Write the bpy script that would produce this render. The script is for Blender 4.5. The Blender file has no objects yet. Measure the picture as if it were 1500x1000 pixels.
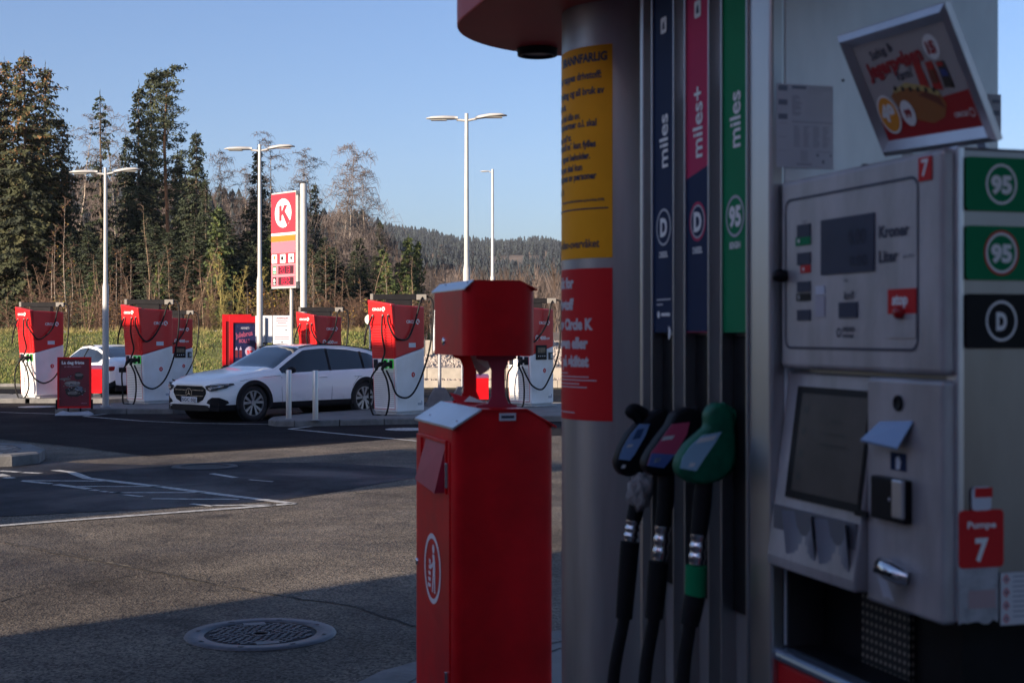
import bpy, bmesh, math, random
import numpy as np
from mathutils import Vector, Matrix
R = math.radians
random.seed(7)
scene = bpy.context.scene
C = scene.collection

# ------------------------------------------------------------------ camera
F = 2083.3                     # focal length in pixels of the 1500 px wide photograph (50 mm)
HZ = 488.0                     # horizon row
CH = 1.72                      # eye height
cam_d = bpy.data.cameras.new('camera')
cam = bpy.data.objects.new('camera', cam_d)
C.objects.link(cam)
cam.location = (0, 0, CH)
cam.rotation_euler = (R(90), 0, 0)
cam_d.sensor_width = 36.0
cam_d.lens = 50.0
cam_d.shift_y = -(500 - HZ) / 1500.0
cam_d.clip_end = 9000
cam_d.clip_start = 0.05
cam_d.dof.use_dof = True
cam_d.dof.focus_distance = 24.0
cam_d.dof.aperture_fstop = 7.0
scene.camera = cam

# ------------------------------------------------------------------ light
SUN_EL, SUN_ROT = 16.0, 226.2
world = bpy.data.worlds.new('World')
scene.world = world
world.use_nodes = True
wn = world.node_tree
for n in list(wn.nodes): wn.nodes.remove(n)
sky = wn.nodes.new('ShaderNodeTexSky')
sky.sky_type = 'NISHITA'
sky.sun_disc = False
sky.sun_elevation = R(SUN_EL)
sky.sun_rotation = R(SUN_ROT)
sky.altitude = 300
sky.air_density = 1.0
sky.dust_density = 2.0
sky.ozone_density = 5.0
bg = wn.nodes.new('ShaderNodeBackground')
bg.inputs['Strength'].default_value = 0.088
wo = wn.nodes.new('ShaderNodeOutputWorld')
tint = wn.nodes.new('ShaderNodeMix'); tint.data_type = 'RGBA'; tint.blend_type = 'MULTIPLY'; tint.inputs[0].default_value = 1.0
tint.inputs[7].default_value = (1.07, 0.96, 0.99, 1)      # white balance of the open sky
wn.links.new(sky.outputs[0], tint.inputs[6]); wn.links.new(tint.outputs[2], bg.inputs[0])
wn.links.new(bg.outputs[0], wo.inputs[0])
sl = bpy.data.lights.new('sun', 'SUN')
sl.energy = 5.0
sl.angle = R(0.6)
sl.color = (1.0, 0.82, 0.64)
so = bpy.data.objects.new('sun', sl)
C.objects.link(so)
to_sun = Vector((math.sin(R(SUN_ROT)) * math.cos(R(SUN_EL)), math.cos(R(SUN_ROT)) * math.cos(R(SUN_EL)), math.sin(R(SUN_EL))))
so.rotation_euler = to_sun.to_track_quat('Z', 'Y').to_euler()
scene.view_settings.view_transform = 'Standard'
scene.view_settings.look = 'None'
scene.view_settings.exposure = 1.12
scene.view_settings.gamma = 1.0
scene.render.engine = 'CYCLES'
scene.cycles.use_denoising = True
scene.cycles.max_bounces = 8
scene.cycles.transparent_max_bounces = 12
scene.cycles.volume_bounces = 0

# ------------------------------------------------------------------ helpers
def tag(o, label=None, cat=None, group=None, kind=None):
    if label: o['label'] = label
    if cat: o['category'] = cat
    if group: o['group'] = group
    if kind: o['kind'] = kind
    return o

def empty(name, loc=(0, 0, 0), rz=0.0, label=None, cat=None, group=None):
    o = bpy.data.objects.new(name, None)
    C.objects.link(o)
    o.location = loc
    o.rotation_euler = (0, 0, rz)
    o.empty_display_size = 0.1
    return tag(o, label, cat, group)

_tc = {}
def text_geo(s, bold):
    k = (s, bold)
    if k not in _tc:
        cu = bpy.data.curves.new('t', 'FONT')
        cu.body = s
        cu.offset = bold
        cu.resolution_u = 3
        cu.align_x = 'LEFT'
        o = bpy.data.objects.new('t', cu)
        C.objects.link(o)
        bpy.context.view_layer.update()
        me = bpy.data.meshes.new_from_object(o.evaluated_get(bpy.context.evaluated_depsgraph_get()))
        vs = [(v.co.x, v.co.y) for v in me.vertices]
        fs = [list(p.vertices) for p in me.polygons if p.normal.z > 0.5]
        if not fs: fs = [list(reversed(p.vertices)) for p in me.polygons]
        bpy.data.meshes.remove(me)
        bpy.data.objects.remove(o)
        bpy.data.curves.remove(cu)
        x0 = min(v[0] for v in vs); x1 = max(v[0] for v in vs)
        _tc[k] = ([(x - x0, y) for x, y in vs], fs, x1 - x0)
    return _tc[k]

class G:
    """collects faces, then links them as ONE mesh object"""
    def __init__(s):
        s.v = []; s.f = []; s.mi = []; s.sm = []; s.M = Matrix.Identity(4)
    def add(s, vs, fs, m=0, sm=False):
        b = len(s.v)
        s.v += [tuple(s.M @ Vector(p)) for p in vs]
        for f in fs:
            s.f.append([b + i for i in f]); s.mi.append(m); s.sm.append(sm)
        return s
    def box(s, x0, x1, y0, y1, z0, z1, m=0):
        vs = [(x0,y0,z0),(x1,y0,z0),(x1,y1,z0),(x0,y1,z0),(x0,y0,z1),(x1,y0,z1),(x1,y1,z1),(x0,y1,z1)]
        return s.add(vs, [(0,3,2,1),(4,5,6,7),(0,1,5,4),(1,2,6,5),(2,3,7,6),(3,0,4,7)], m)
    def bar(s, p0, p1, w, h, m=0):
        """rectangular bar from p0 to p1"""
        p0 = Vector(p0); p1 = Vector(p1); d = (p1 - p0).normalized()
        up = Vector((0,0,1)) if abs(d.z) < .9 else Vector((0,1,0))
        a = d.cross(up).normalized() * w / 2; b = a.cross(d).normalized() * h / 2
        vs = [p + q for p in (p0, p1) for q in (-a-b, a-b, a+b, -a+b)]
        return s.add(vs, [(3,2,1,0),(4,5,6,7),(0,1,5,4),(1,2,6,5),(2,3,7,6),(3,0,4,7)], m)
    def tube(s, pts, r, n=8, m=0, caps=True, sm=True):
        pts = [Vector(p) for p in pts]
        k = len(pts)
        rs = [r] * k if not hasattr(r, '__len__') else list(r)
        vs = []; ref = None
        for i, p in enumerate(pts):
            d = (pts[min(i+1, k-1)] - pts[max(i-1, 0)])
            if d.length < 1e-9: d = Vector((0,0,1))
            d.normalize()
            if ref is None: ref = Vector((1,0,0)) if abs(d.x) < .8 else Vector((0,1,0))
            a = (ref - d * ref.dot(d)).normalized(); ref = a
            b = d.cross(a)
            for j in range(n):
                t = 2 * math.pi * j / n
                vs.append(p + (a * math.cos(t) + b * math.sin(t)) * rs[i])
        fs = []
        for i in range(k - 1):
            for j in range(n):
                j2 = (j + 1) % n
                fs.append((i*n+j, i*n+j2, (i+1)*n+j2, (i+1)*n+j))
        s.add(vs, fs, m, sm)
        if caps:
            s.add(vs[:n], [tuple(reversed(range(n)))], m)
            s.add(vs[-n:], [tuple(range(n))], m)
        return s
    def lathe(s, prof, n=24, m=0, sm=True, c=(0,0,0), axis='Z', caps=True):
        vs = []
        for r, z in prof:
            for j in range(n):
                t = 2 * math.pi * j / n
                if axis == 'Z': vs.append((c[0] + r*math.cos(t), c[1] + r*math.sin(t), c[2] + z))
                elif axis == 'Y': vs.append((c[0] + r*math.cos(t), c[1] + z, c[2] - r*math.sin(t)))
                else: vs.append((c[0] + z, c[1] + r*math.cos(t), c[2] + r*math.sin(t)))
        k = len(prof); fs = []
        for i in range(k - 1):
            for j in range(n):
                j2 = (j + 1) % n
                fs.append((i*n+j, i*n+j2, (i+1)*n+j2, (i+1)*n+j))
        s.add(vs, fs, m, sm)
        if caps:
            s.add(vs[:n], [tuple(reversed(range(n)))], m)
            s.add(vs[-n:], [tuple(range(n))], m)
        return s
    def prism(s, poly, o, u, v, t, m=0, cap0=True):
        """2D polygon (ccw) on plane o + a*u + b*v, extruded by vector t"""
        o = Vector(o); u = Vector(u); v = Vector(v); t = Vector(t)
        n = len(poly)
        lo = [o + u*a + v*b for a, b in poly]
        hi = [p + t for p in lo]
        if u.cross(v).dot(t) < 0: lo, hi = hi, lo
        s.add(lo + hi, ([tuple(reversed(range(n)))] if cap0 else []) + [tuple(range(n, 2*n))] +
              [(i, (i+1) % n, n + (i+1) % n, n + i) for i in range(n)], m)
        return s
    def flat(s, poly, o, u, v, m=0):
        o = Vector(o); u = Vector(u); v = Vector(v)
        return s.add([o + u*a + v*b for a, b in poly], [tuple(range(len(poly)))], m)
    def text(s, txt, size, o, u, v, m=0, bold=.02, align='L', w=None, mapf=None):
        vs, fs, W = text_geo(txt, bold)
        sx = size if w is None else w / W
        off = {'L': 0, 'C': -.5, 'R': -1}[align] * W * sx
        pts = [(x*sx + off, y*size) for x, y in vs]
        if mapf: P = [mapf(x, y) for x, y in pts]
        else:
            o = Vector(o); u = Vector(u); v = Vector(v)
            P = [o + u*x + v*y for x, y in pts]
        return s.add(P, fs, m)
    def build(s, name, mats, parent=None, bev=0.0, seg=2, label=None):
        me = bpy.data.meshes.new(name)
        me.from_pydata(s.v, [], s.f)
        if not isinstance(mats, (list, tuple)): mats = [mats]
        for mt in mats: me.materials.append(mt)
        me.polygons.foreach_set('material_index', s.mi)
        me.polygons.foreach_set('use_smooth', s.sm)
        me.update()
        o = bpy.data.objects.new(name, me)
        C.objects.link(o)
        if parent is not None: o.parent = parent
        if bev:
            w = o.modifiers.new('weld', 'WELD'); w.merge_threshold = 0.0001
            b = o.modifiers.new('bevel', 'BEVEL'); b.width = bev; b.segments = seg; b.limit_method = 'ANGLE'; b.angle_limit = R(35)
            b.harden_normals = False
        if label: o['label'] = label
        return o

def ell(cx, cy, rx, ry=None, n=32, a0=0, a1=360):
    ry = rx if ry is None else ry
    k = n if a1 - a0 >= 360 else n + 1
    return [(cx + rx*math.cos(R(a0 + (a1-a0)*i/n)), cy + ry*math.sin(R(a0 + (a1-a0)*i/n))) for i in range(k)]
def rrect(x0, x1, y0, y1, r, n=5):
    out = []
    for cx, cy, a in ((x1-r, y0+r, -90), (x1-r, y1-r, 0), (x0+r, y1-r, 90), (x0+r, y0+r, 180)):
        for i in range(n + 1):
            t = R(a + 90*i/n); out.append((cx + r*math.cos(t), cy + r*math.sin(t)))
    return out
def ring(g, cx, cy, r0, r1, o, u, v, m=0, n=32, sy=1.0):
    o = Vector(o); u = Vector(u); v = Vector(v)
    vs = []
    for r in (r0, r1):
        for i in range(n):
            t = 2*math.pi*i/n
            vs.append(o + u*(cx + r*math.cos(t)) + v*(cy + r*sy*math.sin(t)))
    g.add(vs, [(i, n + i, n + (i+1) % n, (i+1) % n) for i in range(n)], m)
def gp(px, py, z=0.0):
    """a photograph point that lies on a horizontal plane of height z"""
    Y = (CH - z) * F / (py - HZ)
    return ((px - 750) / F * Y, Y)
def at(px, py, Y):
    return Vector(((px - 750) / F * Y, Y, CH + (HZ - py) / F * Y))
def crom(pts, k=6):
    """Catmull-Rom through points"""
    P = [Vector(p) for p in pts]
    P = [P[0]*2 - P[1]] + P + [P[-1]*2 - P[-2]]
    out = []
    for i in range(1, len(P) - 2):
        for j in range(k):
            t = j / k
            a, b, c, d = P[i-1], P[i], P[i+1], P[i+2]
            out.append(0.5 * ((2*b) + (c-a)*t + (2*a-5*b+4*c-d)*t*t + (-a+3*b-3*c+d)*t**3))
    out.append(P[-2])
    return out

# ------------------------------------------------------------------ materials
def mat(name, col, rough=.5, metal=0.0, var=0.0, scale=4.0, bump=0.0, bscale=60.0, col2=None, coat=0.0, spec=.5, stretch=None, rvar=0.0, emit=None, ior=None, alpha=None, trans=0.0, aniso=0.0):
    m = bpy.data.materials.new(name)
    m.use_nodes = True
    nt = m.node_tree; N = nt.nodes; L = nt.links
    p = N['Principled BSDF']
    p.inputs['Base Color'].default_value = (*col, 1)
    p.inputs['Roughness'].default_value = rough
    p.inputs['Metallic'].default_value = metal
    p.inputs['Coat Weight'].default_value = coat
    p.inputs['Coat Roughness'].default_value = .05
    p.inputs['Specular IOR Level'].default_value = spec
    p.inputs['Transmission Weight'].default_value = trans
    if ior: p.inputs['IOR'].default_value = ior
    if emit: 
        p.inputs['Emission Color'].default_value = (*emit[0], 1); p.inputs['Emission Strength'].default_value = emit[1]
    tc = N.new('ShaderNodeTexCoord'); mp = N.new('ShaderNodeMapping')
    L.new(tc.outputs['Object'], mp.inputs['Vector'])
    if stretch: mp.inputs['Scale'].default_value = stretch
    if var or col2:
        nz = N.new('ShaderNodeTexNoise'); nz.inputs['Scale'].default_value = scale; nz.inputs['Detail'].default_value = 6; nz.inputs['Roughness'].default_value = .6
        L.new(mp.outputs[0], nz.inputs['Vector'])
        cr = N.new('ShaderNodeValToRGB')
        a = col2 if col2 else tuple(c*(1-var) for c in col)
        b = col if col2 else tuple(min(1, c*(1+var)) for c in col)
        cr.color_ramp.elements[0].position = .35; cr.color_ramp.elements[0].color = (*a, 1)
        cr.color_ramp.elements[1].position = .65; cr.color_ramp.elements[1].color = (*b, 1)
        L.new(nz.outputs['Fac'], cr.inputs[0]); L.new(cr.outputs[0], p.inputs['Base Color'])
        if rvar:
            mr = N.new('ShaderNodeMapRange'); mr.inputs['To Min'].default_value = max(0, rough-rvar); mr.inputs['To Max'].default_value = min(1, rough+rvar)
            L.new(nz.outputs['Fac'], mr.inputs['Value']); L.new(mr.outputs[0], p.inputs['Roughness'])
    if bump:
        nb = N.new('ShaderNodeTexNoise'); nb.inputs['Scale'].default_value = bscale; nb.inputs['Detail'].default_value = 4
        L.new(mp.outputs[0], nb.inputs['Vector'])
        bp_ = N.new('ShaderNodeBump'); bp_.inputs['Strength'].default_value = bump; bp_.inputs['Distance'].default_value = .01
        L.new(nb.outputs['Fac'], bp_.inputs['Height']); L.new(bp_.outputs[0], p.inputs['Normal'])
    return m

RED = mat('red_paint', (.50, .008, .012), .38, var=.08, scale=3, rvar=.06)
BINRED = mat('bin_red_powder_coat', (.64, .004, .010), .42, var=.22, scale=3, rvar=.10, bump=.05, bscale=300, spec=.28)
PURPRED = mat('faded_red_plastic', (.42, .03, .07), .5, var=.1, scale=8)
WHITE = mat('white_paint', (.78, .78, .77), .4, var=.06, scale=6, rvar=.08)
INKW = mat('white_print', (.80, .80, .78), .5)
BLACK = mat('black_plastic', (.010, .010, .012), .5, var=.2, scale=12, spec=.15)
RUBBER = mat('black_rubber', (.010, .010, .011), .6, var=.3, scale=20, spec=.2)
DARK = mat('dark_metal', (.04, .04, .045), .45, metal=.3)
STEEL = mat('brushed_steel', (.50, .50, .51), .36, metal=1, var=.14, scale=3, stretch=(1, 1, .15), rvar=.10)
STEELD = mat('pillar_steel', (.42, .41, .41), .42, metal=.85, var=.18, scale=6, stretch=(1, 1, .12), rvar=.10)
CHROME = mat('polished_metal', (.75, .75, .76), .15, metal=1)
GALV = mat('galvanised_steel', (.30, .31, .33), .5, metal=.55, var=.12, scale=10)
POLE = mat('painted_pole', (.40, .40, .39), .45, var=.08, scale=4)
ALU = mat('aluminium', (.62, .62, .66), .35, metal=.9, var=.06, scale=10)
LGREY = mat('light_grey_paint', (.80, .84, .86), .36, metal=.3, var=.16, scale=4, stretch=(1, 1, .3), rvar=.1)
TERM = mat('terminal_grey', (.42, .395, .40), .42, metal=.3, var=.20, scale=9, rvar=.14, stretch=(1, 1, .35), bump=.08, bscale=160)
TERMD = mat('terminal_dark_grey', (.16, .165, .185), .5, metal=.3, var=.08)
NAVY = mat('navy_print', (.012, .026, .075), .6, spec=.12, var=.08)
PINK = mat('raspberry_print', (.52, .035, .11), .6, spec=.12, var=.06)
GREEN = mat('green_print', (.006, .22, .085), .6, spec=.12, var=.06)
YEL = mat('yellow_sticker', (.95, .40, .01), .6, spec=.2, var=.05)
STRED = mat('red_sticker', (.62, .012, .015), .55, spec=.25, var=.05)
INKB = mat('dark_blue_print', (.02, .025, .06), .5)
INKG = mat('grey_print', (.22, .25, .32), .6)
ORANGE = mat('orange_print', (.80, .30, .02), .5)
LCD = mat('lcd_glass', (.045, .055, .09), .4, var=.1, spec=.1)
LCDT = mat('lcd_segments', (.030, .036, .06), .4, spec=.1)
PAPER = mat('paper', (.62, .64, .70), .7, var=.05)
GLASS = mat('tinted_glass', (.012, .014, .016), .04, coat=.5, spec=.6)
ENDST = mat('end_panel_steel', (.30, .29, .29), .34, metal=.9, var=.2, scale=3, stretch=(1, 1, .3), rvar=.1)
NOZG = mat('nozzle_green_plastic', (.004, .125, .062), .5, var=.25, scale=25, spec=.3)
CONC = mat('concrete', (.30, .29, .27), .85, var=.2, scale=8, bump=.4, bscale=60)
KERB = mat('kerb_stone', (.15, .148, .145), .8, var=.25, scale=5, bump=.5, bscale=40)
# ------------------------------------------------------------------ ground
def asphalt(name, lo, hi, wet=0.0, seed=0.0, grain=1.0, rough=.72, spec=.10):
    m = bpy.data.materials.new(name); m.use_nodes = True
    nt = m.node_tree; N = nt.nodes; L = nt.links; p = N['Principled BSDF']; p.inputs['Specular IOR Level'].default_value = spec
    tc = N.new('ShaderNodeTexCoord'); mp = N.new('ShaderNodeMapping'); mp.inputs['Location'].default_value = (seed, seed*2, 0)
    L.new(tc.outputs['Object'], mp.inputs['Vector'])
    def noise(sc, det=5, ro=.6, dist=0.0):
        n = N.new('ShaderNodeTexNoise'); n.inputs['Scale'].default_value = sc; n.inputs['Detail'].default_value = det
        n.inputs['Roughness'].default_value = ro; n.inputs['Distortion'].default_value = dist
        L.new(mp.outputs[0], n.inputs['Vector']); return n.outputs['Fac']
    def ramp(f, p0, p1, c0=(0,0,0,1), c1=(1,1,1,1)):
        r = N.new('ShaderNodeValToRGB'); r.color_ramp.elements[0].position = p0; r.color_ramp.elements[1].position = p1
        r.color_ramp.elements[0].color = c0; r.color_ramp.elements[1].color = c1
        L.new(f, r.inputs[0]); return r.outputs[0]
    def mix(kind, fac, a, b):
        x = N.new('ShaderNodeMix'); x.data_type = 'RGBA'; x.blend_type = kind
        if isinstance(fac, float): x.inputs[0].default_value = fac
        else: L.new(fac, x.inputs[0])
        L.new(a, x.inputs[6]); L.new(b, x.inputs[7]); return x.outputs[2]
    big = ramp(noise(.35, 6, .62, .6), .32, .68, (*lo, 1), (*hi, 1))
    mid = ramp(noise(1.7, 6, .7, .3), .30, .75, (.62, .62, .63, 1), (1.30, 1.27, 1.20, 1))
    c = mix('MULTIPLY', 1.0, big, mid)
    vo = N.new('ShaderNodeTexVoronoi'); vo.inputs['Scale'].default_value = 75; vo.inputs['Randomness'].default_value = 1
    L.new(mp.outputs[0], vo.inputs['Vector'])
    bw = N.new('ShaderNodeRGBToBW'); L.new(vo.outputs['Color'], bw.inputs[0])
    g = ramp(bw.outputs[0], .15, .85, (1-.62*grain,)*3 + (1,), (1+1.1*grain, 1+1.05*grain, 1+.95*grain, 1))
    c = mix('MULTIPLY', 1.0, c, g)
    vg = ramp(noise(260, 2, .5), .3, .7, (.75, .75, .75, 1), (1.3, 1.3, 1.3, 1))
    c = mix('MULTIPLY', 1.0, c, vg)
    st = ramp(noise(.8, 4, .6, 1.1), .60, .72, (0, 0, 0, 1), (.62, .62, .62, 1))      # oil and damp patches
    bl = N.new('ShaderNodeRGB'); bl.outputs[0].default_value = (lo[0]*.45, lo[1]*.45, lo[2]*.45, 1)
    c = mix('MIX', st, c, bl.outputs[0])
    L.new(c, p.inputs['Base Color'])
    mr = N.new('ShaderNodeMapRange'); mr.inputs['From Min'].default_value = .35; mr.inputs['From Max'].default_value = .65
    mr.inputs['To Min'].default_value = rough - wet; mr.inputs['To Max'].default_value = rough + .08
    L.new(noise(.5, 4, .6, .5), mr.inputs['Value']); L.new(mr.outputs[0], p.inputs['Roughness'])
    b = N.new('ShaderNodeBump'); b.inputs['Strength'].default_value = .7; b.inputs['Distance'].default_value = .006
    L.new(vo.outputs['Distance'], b.inputs['Height']); L.new(b.outputs[0], p.inputs['Normal'])
    return m
AS_OLD = asphalt('worn_asphalt', (.052, .046, .041), (.132, .118, .101), wet=.12, seed=3.1)
AS_NEW = asphalt('dark_asphalt', (.014, .014, .017), (.026, .024, .026), wet=.1, seed=9.0, grain=.7, rough=.82, spec=.04)  # newer asphalt, its colour deepened further to add to the shade
AS_SHADE = asphalt('shade_asphalt', (.012, .013, .019), (.032, .033, .040), wet=.3, seed=17.0, grain=.7, rough=.74, spec=.08)  # darkened bluish colour that paints shade onto the yard
LINE = mat('road_paint', (.55, .55, .52), .6, col2=(.22, .22, .21), scale=14)

# gravel, earth
GRAVEL = bpy.data.materials.new('gravel'); GRAVEL.use_nodes = True
def setup_gravel(m, cols, sc):
    nt = m.node_tree; N = nt.nodes; L = nt.links; p = N['Principled BSDF']; p.inputs['Roughness'].default_value = .9
    tc = N.new('ShaderNodeTexCoord'); vo = N.new('ShaderNodeTexVoronoi'); vo.inputs['Scale'].default_value = sc
    L.new(tc.outputs['Object'], vo.inputs['Vector'])
    bw = N.new('ShaderNodeRGBToBW'); L.new(vo.outputs['Color'], bw.inputs[0])
    r = N.new('ShaderNodeValToRGB'); L.new(bw.outputs[0], r.inputs[0]); r.color_ramp.elements[0].color = (*cols[0], 1); r.color_ramp.elements[1].color = (*cols[-1], 1)
    r.color_ramp.elements[0].position = .2; r.color_ramp.elements[1].position = .8
    L.new(r.outputs[0], p.inputs['Base Color'])
    b = N.new('ShaderNodeBump'); b.inputs['Strength'].default_value = 1; b.inputs['Distance'].default_value = .1
    iv = N.new('ShaderNodeMath'); iv.operation = 'SUBTRACT'; iv.inputs[0].default_value = 1; L.new(vo.outputs['Distance'], iv.inputs[1])
    L.new(iv.outputs[0], b.inputs['Height']); L.new(b.outputs[0], p.inputs['Normal'])
setup_gravel(GRAVEL, [(.16, .13, .11), (.42, .36, .31)], 9)
EARTH = mat('winter_soil_and_moss', (.10, .085, .05), .95, col2=(.05, .055, .025), scale=.12, bump=.5, bscale=3)

g = G(); g.add([(-4000, -300, 0), (4000, -300, 0), (4000, 6000, 0), (-4000, 6000, 0)], [(0, 1, 2, 3)])
tag(g.build('ground', EARTH), kind='structure').location.z = -.012
g = G(); g.add([(-60, -40, 0), (60, -40, 0), (60, 44, 0), (-60, 44, 0)], [(0, 1, 2, 3)])
tag(g.build('asphalt_yard', AS_OLD), kind='structure')
def sheet(name, pts, z, m):
    g = G(); g.add([(x, y, z) for x, y in pts], [tuple(range(len(pts)))])
    return tag(g.build(name, m), kind='structure')
P = lambda *a: [gp(*q) for q in a]
sheet('charging_area_asphalt', [(-60, 43.9), (-60, 24.2)] + P((0, 643), (120, 655), (215, 668), (430, 655), (609, 640)) + [(5, 24.5), (60, 26), (60, 43.9)], .004, AS_NEW)
sheet('asphalt_shade_patch', P((-900, 700), (-300, 683), (60, 676), (210, 681), (330, 677), (480, 678), (600, 685), (640, 694), (560, 708), (470, 724), (400, 734), (300, 741), (0, 757), (-300, 775), (-900, 800)), .004, AS_SHADE)  # dark sheet cut to the outline of the shadow across the yard

def strip(g, pts, w, z):
    pts = [Vector((p[0], p[1])) for p in pts]
    vs = []
    for i, p in enumerate(pts):
        d = (pts[min(i+1, len(pts)-1)] - pts[max(i-1, 0)]).normalized()
        n = Vector((-d.y, d.x)) * (w[i] if hasattr(w, '__len__') else w) / 2
        vs += [(p.x - n.x, p.y - n.y, z), (p.x + n.x, p.y + n.y, z)]
    g.add(vs, [(2*i, 2*i+2, 2*i+3, 2*i+1) for i in range(len(pts)-1)])
g = G()
z = .008
for pts, w in [
    (P((0, 604), (134, 608)), .10), (P((122, 610), (156, 606.5)), .10), (P((122, 610), (210, 617), (280, 620), (400, 622)), .10),
    (P((424, 628.5), (457, 624.7)), .10), (P((424, 628.5), (534, 639), (609, 646), (700, 655)), .10),
    (P((80, 689), (104, 692), (128, 701), (224, 712), (300, 722), (430, 738)), .12),
    (P((-200, 785), (0, 770.5), (150, 759), (300, 748), (375, 742.5), (430, 738)), .11),
    (P((32, 704.4), (156, 705)), .08), (P((112, 713), (238, 713)), .08), (P((165, 722), (300, 722)), .08), (P((222, 731), (350, 732)), .08), (P((310, 741), (405, 740)), .08),
    (P((34, 705), (75, 709)), .09), (P((82, 710), (130, 716.5)), .10), (P((134, 718), (143, 719)), .08), (P((148, 720), (157, 721)), .07), (P((160, 721.5), (177, 722)), .08), (P((182, 725), (208, 728)), .08), (P((280, 738.5), (312, 742)), .08),
    (P((0, 690), (28, 692)), .14), (P((33, 692.5), (60, 693.5)), .13), (P((-5, 695), (8, 698)), .16), (P((8, 699.5), (18, 701)), .12),
    (P((310, 694), (345, 700)), .10), (P((365, 703), (400, 706)), .05),
    ]:
    # paint wears away in places: break each line into short pieces of slightly uneven width
    q = []
    for a, b in zip(pts[:-1], pts[1:]):
        a = Vector(a); b = Vector(b); k = max(1, int((b - a).length / .25))
        q += [a + (b - a) * i / k for i in range(k)]
    q.append(Vector(pts[-1]))
    strip(g, q, [w * random.uniform(.82, 1.1) for _ in q], z)
for cx, cy, rx in ((54, 596, .42), (597, 629, .40)):
    x, y = gp(cx, cy); g.add([(x + rx*math.cos(R(t)), y + rx*math.sin(R(t)), z) for t in range(0, 360, 15)], [tuple(range(24))])
tag(g.build('road_markings', LINE), kind='structure')

# cracks in the old asphalt
g = G()
def crack(pts, w, jit=.03, step=.07):
    q = []
    for a, b in zip(pts[:-1], pts[1:]):
        a = Vector(a); b = Vector(b); k = max(1, int((b - a).length / step))
        q += [a + (b - a) * i / k + Vector((random.uniform(-jit, jit), random.uniform(-jit, jit))) for i in range(k)]
    q.append(Vector(pts[-1]))
    strip(g, q, [w * random.uniform(.25, 1.3) for _ in q], .0035)
crack(P((-300, 745), (0, 794), (90, 812), (165, 826), (235, 839), (300, 852), (350, 862), (420, 874), (520, 888), (609, 917)), .026, .018)
crack(P((0, 792), (60, 803), (140, 817), (205, 827)), .012, .025)
crack(P((0, 881), (60, 862), (130, 852), (200, 842), (232, 838)), .016, .02)
crack(P((0, 866), (40, 858), (90, 853)), .008, .02)
crack(P((225, 836), (255, 846), (300, 851), (312, 856), (305, 865), (325, 866)), .010, .02)
crack(P((285, 838), (300, 842), (308, 851)), .009, .015)
crack(P((480, 712), (530, 722), (609, 729)), .02, .03)
crack(P((0, 644), (110, 655), (215, 667.5)), .03, .01)
tag(g.build('asphalt_cracks', mat('crack_dirt', (.018, .016, .014), .95)), kind='structure')
g = G()
def seam(pts, w):
    q = []
    for a, b in zip(pts[:-1], pts[1:]):
        a = Vector(a); b = Vector(b); k = max(1, int((b - a).length / .05)); q += [a + (b-a)*i/k for i in range(k)]
    strip(g, q, [w * random.uniform(.1, 1.0) for _ in q], .003)
seam(P((130, 818.5), (150, 822), (172, 826), (200, 831)), .028)
tag(g.build('asphalt_seam', mat('dusty_edge', (.17, .145, .10), .95)), kind='structure')

# raised islands with kerbstones
PAVE = mat('paving_concrete', (.16, .158, .152), .75, var=.16, scale=2.5, bump=.3, bscale=50)
def island(name, pts, h, kw=.14, top=PAVE, stone=1.0):
    """pts counter-clockwise"""
    n = len(pts); V2 = [Vector(p) for p in pts]
    ins = []
    for i in range(n):
        a, b, c = V2[i-1], V2[i], V2[(i+1) % n]
        d1 = (b-a).normalized(); d2 = (c-b).normalized(); n1 = Vector((-d1.y, d1.x)); n2 = Vector((-d2.y, d2.x))
        q = (n1 + n2).normalized(); ins.append(b + q * kw / max(.4, q.dot(n1)))
    g = G(); g.add([(p.x, p.y, h - .006) for p in ins], [tuple(range(n))])
    tag(g.build(name, top), kind='structure')
    g = G()
    for i in range(n):
        a, b = V2[i], V2[(i+1) % n]; ia, ib = ins[i], ins[(i+1) % n]
        k = max(1, round((b-a).length / stone))
        for j in range(k):
            s0, s1 = j/k + .004, (j+1)/k - .004
            p0 = a.lerp(b, s0); p1 = a.lerp(b, s1); q1 = ia.lerp(ib, s1); q0 = ia.lerp(ib, s0)
            bv = .02
            m0 = p0.lerp(q0, .14); m1 = p1.lerp(q1, .14)
            vs = [(p0.x,p0.y,0),(p1.x,p1.y,0),(p1.x,p1.y,h-bv),(p0.x,p0.y,h-bv),(m0.x,m0.y,h),(m1.x,m1.y,h),(q1.x,q1.y,h),(q0.x,q0.y,h),(q1.x,q1.y,0),(q0.x,q0.y,0)]
            g.add(vs, [(0,1,2,3),(3,2,5,4),(4,5,6,7),(7,6,8,9),(0,3,4,7,9),(1,8,6,5,2)])
    tag(g.build(name + '_kerb', KERB), kind='structure')
island('pump_island', [(-1.05, -4), (5.5, -4), (5.5, 9.6), (3.2, 9.2), (1.6, 8.55), (.62, 8.1), (.1, 7.7), (-.35, 7.25), (-.66, 6.85), (-.85, 6.35), (-.95, 5.8)], .10, kw=.25)
island('charger_island', [(-4.55, 26.55), (-4.35, 26.2), (-4.0, 26.12), (-1.6, 27.0), (1.5, 27.9), (5.0, 29.2), (5.0, 32.5), (-.2, 33.2), (-2.3, 31.1), (-3.9, 28.9), (-4.6, 27.3)], .12)
island('charger_island', [(-9.9, 30.9), (-9.75, 30.35), (-9.2, 30.25), (-7.2, 30.3), (-6.2, 31.0), (-5.6, 34.0), (-7.5, 34.6), (-8.9, 33.2)], .12)
island('charger_island', [(-24, 35.3), (-9.9, 34.9), (-9.0, 35.6), (-9.2, 37.4), (-24, 38.2)], .12)
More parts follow.
